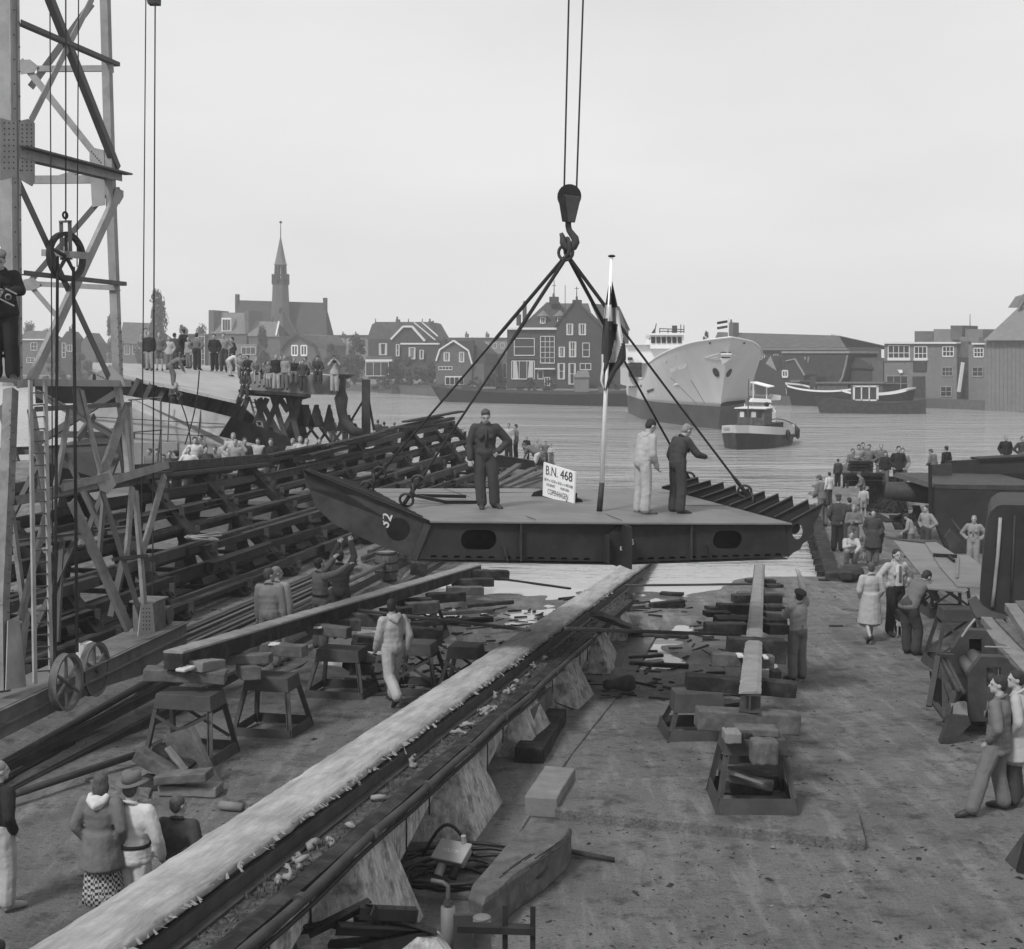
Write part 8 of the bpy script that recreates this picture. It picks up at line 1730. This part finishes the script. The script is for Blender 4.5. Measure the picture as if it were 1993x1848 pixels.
for nm, i, o, extra in tmp:
    me = bpy.data.meshes.new_from_object(o.evaluated_get(dg))
    if extra:
        vs = [tuple(v.co) for v in me.vertices]; fs = [tuple(p.vertices) for p in me.polygons]; n = len(vs); vs += [tuple(v) for v in extra.v]; fs += [tuple(n+k for k in f) for f in extra.f]
        me = bpy.data.meshes.new('body'); me.from_pydata(vs, [], fs)
    me.polygons.foreach_set('use_smooth', [True]*len(me.polygons)); me.materials.clear(); me.materials.append(None)
    p_ = TPL[nm]['parts'][i]; TPL[nm]['parts'][i] = (p_[0], me, p_[4])
for nm, i, o, extra in tmp: bpy.data.objects.remove(o)
def person(tpl, u, vt, vb, face, label, top='cl_mid', bot='cl_dark', hair='hair_mid', Y=None, pt=None, grp=None, hat='cl_dark', shoe='shoe', belt='cl_black', s=None, hood=None, cat='person'):
    """feet at pixel (u, vb) on the ground, or at distance Y, or at a 3D point; head top at vt fixes the height."""
    T_ = TPL[tpl]; p = pt if pt else (P(u, vb, Y) if Y else PG(u, vb)); zt = P(u, vt, p.y).z; sc = s or max(.45, min(1.25, (zt-p.z)/T_['top']))
    r = thing('person', label, cat, p, grp, math.radians(face)); r.scale = (sc,)*3; ORG[r.name] = V((0, 0, 0))
    cm = dict(skin='skin', shoe=shoe, bot=bot, top=top, hair=hair, hat=hat, belt=belt, eyes='black', hood=hood or top)
    for (pn_, me, mk) in T_['parts']:
        o = link(bpy.data.objects.new(pn_, me)); o.parent = r; o.material_slots[0].link = 'OBJECT'; o.material_slots[0].material = M[cm[mk]]
    return r
def dz(u, v): return PP(u, v, FL, EN)+EN*.01
# on the lifted section
person('n_deck1', 947, 795, 997, 186, 'man in dark overalls standing on the section, one hand on his hip, looking down', 'cl_dark', 'cl_dark', 'hair_mid', pt=dz(945, 992))
person('n_deck2', 1262, 815, 1008, -62, 'man in pale hooded overalls on the section looking down', 'cl_pale', 'cl_pale', 'hair_dark', pt=dz(1250, 1004), shoe='cl_mid')
person('n_deck3', 1318, 825, 1006, -60, 'fair haired man in dark overalls at the right of the section reaching forward', 'cl_dark', 'cl_dark', 'hair_fair', pt=dz(1318, 1003))
# slip floor
person('n_walk', 765, 1165, 1372, 32, 'man in stained pale hooded overalls walking away between the beams', 'cl_pale', 'cl_pale', 'hair_dark')
person('n_back', 527, 1106, 1300, -12, 'grey haired man in a grey overall seen from behind beyond the dark beam', 'cl_light', 'cl_light', 'hair_mid', Y=25.6, s=1.08)
person('n_back', 541, 1104, 1290, -20, 'bald man mostly hidden behind the man in the grey overall', 'cl_pale', 'cl_pale', 'hair_fair', Y=27.0, s=1.1)
person('n_both', 625, 1083, 1265, -50, 'man in a belted grey shirt lifting both arms toward the section', 'cl_mid', 'cl_mid', 'hair_dark', Y=27.2, s=1.06)
person('n_high2', 664, 1065, 1245, -10, 'man in dark clothes reaching high up under the section tip', 'cl_dark', 'cl_dark', 'hair_dark', Y=28.6, s=1.08)
person('n_high', 1551, 1122, 1324, 25, 'stout man in a dark beret holding the right end of the section', 'cl_light', 'cl_mid', 'hair_dark', hat='cl_black')
# right yard
person('n_coat', 1692, 1094, 1250, 4, 'woman in a long pale coat walking away across the right yard', 'cl_pale', 'cl_pale', 'hair_mid')
r_ = person('n_shirt', 1741, 1068, 1237, 195, 'man in a light open jacket and white shirt with hands on hips', 'cl_pale', 'cl_black', 'hair_dark')
mb = MB(); mb.loft([[V((x, y, z)) for x, y in ((-.075, .118), (.075, .118), (.07, .145), (0, .155), (-.07, .145))] if z < 1.38 else [V((x*.5, y-.02, z)) for x, y in ((-.075, .1), (.075, .1), (.07, .13), (0, .135), (-.07, .13))] for z in (1.02, 1.15, 1.3, 1.44)]); o = part('shirt_front', mb, M['cl_white'], r_); mb = MB(); mb.beam((0, .158, 1.42), (0, .168, 1.12), .05, .012, up=V((0, 1, 0))); part('tie', mb, M['cl_mid'], r_)
person('boy_shorts', 1751, 1176, 1243, 150, 'small bare legged child in a dark jumper before the white shirted man', 'cl_black', 'cl_pale', 'hair_mid', shoe='cl_mid')
person('n_hood', 1775, 1112, 1275, -60, 'man in a hooded duffel coat bending over the near bench trestle', 'cl_mid', 'cl_dark', 'hair_dark')
person('n_suit', 1938, 1314, 1582, 52, 'man in a grey suit standing with legs apart and hands in pockets, right foreground', 'cl_mid', 'cl_mid', 'hair_dark')
person('n_suit2', 1972, 1304, 1568, 60, 'bespectacled man in a pale coat half hidden behind the suited man', 'cl_pale', 'cl_dark', 'hair_dark')
person('n_hips_w', 1893, 1003, 1110, 155, 'young worker with hands on hips behind the dark casing', 'cl_light', 'cl_light', 'hair_fair', Y=38)
# left foreground
person('n_boy_l', 6, 1480, 1772, -35, 'fair haired boy in dark jumper and wooden shoes at the left edge', 'cl_black', 'cl_pale', 'hair_fair', shoe='cl_pale')
person('n_back', 5, 1762, 2200, -20, 'person of whom only dark shoulders show at the bottom left corner', 'cl_dark', 'cl_dark', 'hair_dark', Y=10.6, s=.90)
person('n_girl', 203, 1502, 1800, -12, 'girl with a pale hood and checked skirt beside the man in white', 'cl_mid', 'plaid', 'hair_mid', hood='cl_white')
person('n_hat', 262, 1502, 1835, -14, 'man in a white belted smock and felt hat seen from behind', 'cl_white', 'cl_white', 'hair_mid', hat='felt', Y=13.9)
person('n_boy', 352, 1547, 1830, -12, 'boy with tousled hair and dark jacket behind the launching way', 'cl_dark', 'cl_dark', 'hair_mid', Y=14.3)
cm_ = person('n_camera', 8, 486, 745, 195, 'man in a dark coat and cap holding a camera up on the crane platform', 'cl_black', 'cl_black', 'hair_dark', Y=19.2, hat='cl_mid')
cp = P(17, 577, 18.55); cam_o = thing('press_camera', 'folding press camera held by the man on the crane', 'camera', cp-Z*.08); mb = MB(); R = Matrix.Rotation(.5, 3, 'Y') @ Matrix.Rotation(.3, 3, 'Z'); mb.box(cp, (.17, .09, .13), R); part('body', mb, M['black'], cam_o, bevel=.008)
mb = MB(); mb.tube(cp+R @ V((0, -.045, 0)), cp+R @ V((0, -.12, 0)), .045, .04, 14); part('lens', mb, M['crane'], cam_o, smooth=True); mb = MB(); mb.tube(cp+R @ V((0, -.121, 0)), cp+R @ V((0, -.125, 0)), .028, .028, 14); part('glass', mb, M['black'], cam_o)
mb = MB(); mb.beam(cp+R @ V((-.09, -.1, -.07)), cp+R @ V((.12, -.1, -.07)), .015, .02); mb.beam(cp+R @ V((-.08, -.06, .08)), cp+R @ V((.08, -.06, .08)), .05, .02); part('front_standard', mb, M['crane'], cam_o)
mb = MB(); mb.sheet([P(-30, 742, 18.9), P(34, 746, 18.9), P(34, 740, 20.6), P(-30, 736, 20.6)], .05); part('platform', mb, M['crane_shade'], crane)
G1 = 'boys and men standing on the stern block'
# stern block deck: (template, u, vtop, vfeet, facing, top, bottom, hair, label)
for (t, u, vt, vb, f, tp, bt, hr_, lab) in [
 ('fold', 285, 638, 718, -150, 'cl_light', 'cl_mid', 'hair_mid', 'leftmost boy standing on the stern block'), ('stand', 292, 645, 722, 170, 'cl_black', 'cl_light', 'hair_fair', 'boy in a black jumper second from the left on the stern block'),
 ('boy_shorts', 311, 647, 722, -170, 'cl_mid', 'cl_mid', 'hair_fair', 'boy in shorts third from the left on the stern block'), ('stand_trs', 330, 655, 721, 180, 'cl_pale', 'cl_mid', 'hair_fair', 'boy in a pale blouse on the stern block'),
 ('stand', 341, 648, 719, -30, 'cl_dark', 'cl_dark', 'hair_dark', 'boy half hidden behind the tall dark youth on the stern block'), ('hips', 358, 640, 714, 60, 'cl_black', 'cl_black', 'hair_dark', 'tall youth all in black on the stern block'),
 ('stand', 368, 656, 718, 150, 'cl_light', 'cl_mid', 'hair_fair', 'small fair boy right of the tall dark youth'), ('hips', 384, 648, 721, -15, 'cl_mid', 'cl_black', 'hair_dark', 'youth in a grey shirt seen from behind, alone on the stern block'),
 ('stand_trs', 418, 650, 723, 175, 'cl_black', 'cl_black', 'hair_dark', 'youth in a black jersey with hands in pockets'), ('hips', 436, 648, 724, -175, 'cl_light', 'cl_dark', 'hair_mid', 'youth in a light shirt beside the one in the black jersey'),
 ('stand_trs', 453, 656, 724, 120, 'cl_black', 'cl_dark', 'hair_dark', 'dark haired boy behind the crouching boy in white')]:
    person(t, u, vt, vb, f, lab, tp, bt, hr_, pt=DK(u, vb), grp=G1)
person('bend', 455, 682, 735, -60, 'boy in white clothes stooping on the stern block', 'cl_white', 'cl_pale', 'hair_fair', pt=DK(448, 733), grp=G1, s=.8)
person('bend', 346, 708, 760, -75, 'man in grey bending over the edge of the stern block with a rope', 'cl_mid', 'cl_mid', 'hair_dark', pt=P(338, 752, 53.5)-Z*.0, grp=G1, s=.85)
person('crouch', 343, 749, 800, 195, 'man in dark clothes clinging below the edge of the stern block', 'cl_dark', 'cl_dark', 'hair_fair', Y=53, grp=G1, s=1.0)
G2 = 'boys sitting along the edge of the stern block'
for (t, u, vt, vb, f, tp, bt, hr_, lab, Y) in [
 ('sit', 468, 690, 722, 200, 'cl_light', 'cl_mid', 'hair_dark', 'seated boy in a light pullover nearest the stooping boy', 56.5), ('sit', 484, 693, 725, 170, 'cl_black', 'cl_black', 'hair_dark', 'seated boy in black second along the edge', 56), ('sit_shorts', 499, 697, 730, 195, 'cl_mid', 'cl_mid', 'hair_fair', 'boy with bare knees seated third along the edge', 55),
 ('sit', 479, 723, 757, 180, 'cl_dark', 'cl_dark', 'hair_mid', 'boy seated lower down on the staging plank with dangling legs', 53), ('sit_shorts', 515, 706, 738, 170, 'cl_mid', 'cl_light', 'hair_mid', 'boy seated between two groups on the counter plate', 55), 
 ('sit', 597, 696, 730, 150, 'cl_mid', 'cl_dark', 'hair_mid', 'boy seated astride near the right end of the counter plate', 55), ('sit', 618, 694, 729, 190, 'cl_dark', 'cl_dark', 'hair_dark', 'boy seated second from the right on the counter plate', 55), ('sit', 573, 698, 732, 185, 'cl_black', 'cl_mid', 'hair_fair', 'boy in black seated left of the astride one', 55.2)]:
    person(t, u, vt, vb, f, lab, tp, bt, hr_, pt=P(u, vb, Y), grp=G2, s=(P(u, vt, Y).z-P(u, vb, Y).z)/.86)
for (t, u, vt, vb, f, tp, bt, hr_, lab) in [('boy_shirt', 523, 704, 757, 160, 'cl_mid', 'cl_pale', 'hair_fair', 'small fair boy standing on the staging plank, left'), ('stand', 538, 690, 760, 190, 'cl_black', 'cl_pale', 'hair_fair', 'boy in a black jacket and pale trousers on the staging plank'), ('stand', 555, 692, 760, 170, 'cl_light', 'cl_mid', 'hair_fair', 'boy in a light jacket on the staging plank'), ('stand_trs', 548, 692, 755, 180, 'cl_dark', 'cl_dark', 'hair_mid', 'boy behind the two on the staging plank'), ('stand_trs', 590, 700, 762, 180, 'cl_dark', 'cl_dark', 'hair_mid', 'boy at the right end of the staging plank')]:
    person(t, u, vt, vb, f, lab, tp, bt, hr_, Y=53.6 if 'behind' not in lab else 55, grp=G1)
person('photo', 651, 693, 765, 185, 'youth in pale clothes taking a photograph at the end of the counter plate', 'cl_pale', 'cl_pale', 'hair_dark', Y=54.6, grp=G1)
mb = MB(); q = P(651, 704, 54.35); mb.box(q, (.14, .1, .1)); solo('small_camera', mb, M['black'], 'small camera held to the face of the youth in pale clothes', 'camera')
G3 = 'spectators standing behind the rack'
for i, (t, u, vt, f, tp, hr_, lab) in enumerate([('fold', 306, 873, 170, 'cl_mid', 'hair_dark', 'spectator with dark hair nearest the crane'), ('stand', 318, 884, 190, 'cl_dark', 'hair_dark', 'short spectator second from the crane'), ('coatman', 291, 872, 150, 'cl_mid', 'hair_mid', 'spectator partly behind the handrail'), ('hatman', 343, 876, 60, 'cl_black', 'hair_dark', 'spectator in a black coat and dark hat'), ('stand', 330, 877, 180, 'cl_dark', 'hair_mid', 'spectator left of the dark hat'), ('hips', 367, 870, 185, 'cl_white', 'hair_fair', 'woman in a white blouse in the left crowd'), ('hips', 379, 850, 200, 'cl_white', 'hair_dark', 'person in white standing higher behind the white blouse'), ('photo', 391, 846, 150, 'cl_mid', 'hair_dark', 'dark haired spectator behind the person in white'), ('stand_trs', 400, 867, -150, 'cl_dark', 'hair_dark', 'man in a dark jacket in the left crowd'), ('coatman', 440, 854, 180, 'cl_pale', 'hair_fair', 'grey haired man in a pale coat in the left crowd'), ('coatman', 458, 855, 170, 'cl_light', 'hair_fair', 'person in a light coat beside the pale coat'), ('stand', 476, 852, 200, 'cl_dark', 'hair_mid', 'dark spectator behind the two pale coats'), ('coatman', 502, 852, 175, 'cl_pale', 'hair_dark', 'dark haired man in a pale coat at the middle of the crowd'), ('stand_trs', 527, 853, 180, 'cl_black', 'hair_mid', 'man in a black jacket at the right of the crowd'), ('fold', 570, 853, 170, 'cl_light', 'hair_fair', 'fair haired spectator behind the rack top, left'), ('stand', 584, 849, 190, 'cl_pale', 'hair_fair', 'fair haired spectator behind the rack top, middle'), ('stand', 597, 853, 180, 'cl_mid', 'hair_fair', 'fair haired spectator behind the rack top, right'), ('stand', 622, 852, 180, 'cl_light', 'hair_mid', 'lone head showing above the rack further right'), ('hips', 454, 842, 180, 'cl_pale', 'hair_fair', 'fair head above the two coats'), ('stand_trs', 418, 868, 170, 'cl_mid', 'hair_mid', 'spectator between dark jacket and pale coat')]):
    Y = 46.2+(i*37 % 5)*.7; p = P(u, vt, Y); s_ = 1.0+((i*13) % 5-2)*.02; person(t, u, vt, 0, f, lab, tp, 'cl_dark', hr_, pt=V((p.x, p.y, p.z-TPL[t]['top']*s_)), grp=G3, s=s_)
mb = MB(); mb.prism([(-15.5, 45.4, 0.0), (-5.4, 45.4, 0.0), (-5.4, 50, 0.0), (-15.5, 50, 0.0)], (0, 0, 1.05)); solo('earth_bank', mb, M['soil'], 'low earth bank behind the rack on which the spectators stand', 'bank')
G4 = 'boys on the far end of the rack'
for i, (t, u, vt, vb, f, tp, bt, hr_, lab) in enumerate([('stand', 990, 824, 892, 170, 'cl_pale', 'cl_black', 'hair_mid', 'boy in a pale shirt just right of the man with hand on hip'), ('stand', 1004, 826, 893, 100, 'cl_mid', 'cl_black', 'hair_dark', 'boy in a grey pullover second right of the man on deck'), ('stand', 1025, 850, 896, 180, 'cl_black', 'cl_black', 'hair_mid', 'boy in black left of the bare legged one'), ('bend_shorts', 1040, 862, 928, 70, 'cl_mid', 'cl_white', 'hair_mid', 'bare legged boy in white shorts bending by the river'), ('stand', 1045, 853, 915, 180, 'cl_light', 'cl_dark', 'hair_fair', 'boy in a light top behind the bare legged one'), ('stand_trs', 1062, 859, 905, 180, 'cl_mid', 'cl_mid', 'hair_dark', 'boy in a dark cap shape left of the name board top'), ('fold', 1073, 865, 908, 180, 'cl_pale', 'cl_mid', 'hair_mid', 'boy in a striped top directly above the name board'), ('stand', 1053, 870, 925, 170, 'cl_mid', 'cl_black', 'hair_mid', 'boy in dark shorts in the middle of the river group'), ('stand', 736, 817, 875, -20, 'cl_dark', 'cl_dark', 'hair_mid', 'head just right of the mooring post'), ('stand', 748, 821, 877, 20, 'cl_dark', 'cl_dark', 'hair_dark', 'second head right of the mooring post'), ('stand', 768, 821, 878, -30, 'cl_dark', 'cl_dark', 'hair_fair', 'third head right of the mooring post'), ('stand', 734, 829, 885, 0, 'cl_light', 'cl_dark', 'hair_fair', 'small boy in front below the heads'), ('stand', 672, 812, 868, -10, 'cl_mid', 'cl_dark', 'hair_mid', 'head beside the curved stern post'), ('stand_trs', 686, 815, 872, 180, 'cl_black', 'cl_black', 'hair_dark', 'boy in black left of the mooring post'), ('stand', 647, 813, 868, 0, 'cl_mid', 'cl_mid', 'hair_fair', 'head left of the curved stern post')]):
    Y = 63+(i % 3)*.5 if u > 900 else 61; person(t, u, vt, vb, f, lab, tp, bt, hr_, Y=Y, grp=G4)
mb = MB(); mb.prism([P(975, 893, 63.8), P(1080, 900, 63.8), P(1085, 926, 62.3), P(1020, 930, 62.3), P(975, 908, 62.5)], (0, 0, -.5)); solo('rubble_bank', mb, M['soil'], 'low bank at the river end of the rack where the boys stand', 'bank')
mb = MB(); mb.prism([P(630, 868, 62), P(800, 878, 62), P(800, 886, 60.5), P(630, 880, 60.5)], (0, 0, -.8)); solo('river_bank', mb, M['soil'], 'strip of bank behind the rack by the mooring post', 'bank')
G5 = 'spectators on the right quay'
for i, (t, u, vt, vb, f, tp, bt, hr_, lab, Y) in enumerate([
 ('stand', 1630, 893, 948, 10, 'cl_dark', 'cl_black', 'hair_dark', 'boy in dark clothes seen from behind at the quay edge', 57), ('lean', 1601, 925, 1026, 35, 'cl_mid', 'cl_mid', 'hair_mid', 'man leaning forward at the corner of the quay wall', None), ('stand', 1613, 919, 985, 30, 'cl_white', 'cl_dark', 'hair_dark', 'man in a white shirt behind the leaning man', 51), ('stand', 1646, 896, 950, 150, 'cl_mid', 'cl_dark', 'hair_mid', 'boy partly behind the bar stack, left', 57.5), ('fold', 1658, 873, 945, 190, 'cl_mid', 'cl_mid', 'hair_mid', 'short boy on the left behind the bar stack', 58), ('fold', 1670, 865, 940, 170, 'cl_light', 'cl_mid', 'hair_dark', 'boy with arms folded behind the bar stack', 58), ('stand', 1678, 861, 938, 180, 'cl_mid', 'cl_dark', 'hair_dark', 'tallest boy behind the bar stack', 58.8), ('hips', 1690, 865, 942, 150, 'cl_mid', 'cl_dark', 'hair_dark', 'youth with an elbow out right of the bar stack', 57.5), ('stand_trs', 1713, 863, 945, 180, 'cl_mid', 'cl_mid', 'hair_fair', 'fair haired youth behind the one in the black jacket', 57.5), ('stand', 1722, 879, 948, 170, 'cl_black', 'cl_mid', 'hair_dark', 'youth in a black jacket right of the bar stack', 56.5), ('stand_trs', 1747, 868, 957, 180, 'cl_black', 'cl_black', 'hair_dark', 'man in a dark suit standing by the chain heap', 55), ('stand_trs', 1755, 872, 955, 170, 'cl_light', 'cl_mid', 'hair_mid', 'man hidden behind the dark suited one', 56), ('lean', 1817, 874, 948, 40, 'cl_mid', 'cl_mid', 'hair_mid', 'man in grey by the end plate of the hull section', 52), ('stand', 1840, 868, 945, 30, 'cl_black', 'cl_black', 'hair_dark', 'man in a dark jersey behind the hull section', 51), ('stand_trs', 1956, 847, 925, 180, 'cl_black', 'cl_black', 'hair_fair', 'man in a black suit standing on the hull section', 51.5), ('hips', 1988, 849, 925, 190, 'cl_dark', 'cl_mid', 'hair_mid', 'person at the right edge on the hull section', 51.5),
 ('lean', 1678, 919, 985, 85, 'cl_mid', 'cl_dark', 'hair_mid', 'boy holding out his hand before the bar stack', 51), ('boy_shirt', 1680, 946, 1010, -10, 'cl_pale', 'cl_light', 'hair_mid', 'small boy in a light shirt seen from behind', 47.5), ('hatman', 1630, 962, 1074, -10, 'cl_dark', 'cl_black', 'hair_mid', 'man in a dark suit and cap with his back to the camera', None), ('stand', 1651, 968, 1060, 20, 'cl_dark', 'cl_dark', 'hair_dark', 'dark haired man right of the capped man', 43.5), ('fold', 1660, 982, 1080, 170, 'cl_mid', 'cl_mid', 'hair_fair', 'grey haired man in a grey jacket pointing', 42.5), ('coatman', 1698, 991, 1100, 160, 'cl_dark', 'cl_mid', 'hair_dark', 'boy in a dark duffel coat with a white scarf end', None), ('crouch', 1655, 1032, 1102, 175, 'cl_pale', 'cl_light', 'hair_mid', 'man crouching on the quay with his hand at his chin', None), ('boy_shorts', 1684, 1035, 1092, 180, 'cl_mid', 'cl_mid', 'hair_mid', 'small child standing between the crouching man and the duffel coat', None), 
 ('lean', 1766, 985, 1075, 190, 'cl_black', 'cl_black', 'hair_mid', 'man in black behind the bench', 43), ('lean', 1772, 1000, 1085, 60, 'cl_light', 'cl_mid', 'hair_dark', 'worker seen from behind leaning on the far end of the bench', 39.5), ('hips', 1801, 983, 1085, 120, 'cl_light', 'cl_dark', 'hair_dark', 'worker in a light shirt at the far end of the bench', 40.5), ('bend', 1710, 1020, 1078, 100, 'cl_dark', 'cl_dark', 'hair_dark', 'dark figure bent down behind the duffel coat', 42)]):
    person(t, u, vt, vb, f, lab, tp, bt, hr_, Y=Y, grp=G5, hat='cl_dark')
# crowd on the passenger boat at the far quay
rnd = random.Random(31); G6 = 'people crowded on the white railed boat'
for i in range(34):
    u = 1532+rnd.uniform(0, 112); back = rnd.random() < .5; Y = 186 if back else 183.4; vt = rnd.uniform(745, 757)+(0 if back else 6)
    a = P(u, vt, Y); hh = rnd.uniform(1.5, 1.75)
    person('tiny' if i % 3 else 'tiny_coat', u, vt, 0, rnd.uniform(140, 220), 'tiny far off figure in the crowd on the white railed boat', rnd.choice(['cl_white', 'cl_pale', 'cl_light', 'cl_mid', 'cl_dark']), 'cl_dark', rnd.choice(['hair_fair', 'hair_dark']), pt=V((a.x, a.y, a.z-hh)), grp=G6, s=hh/1.75)
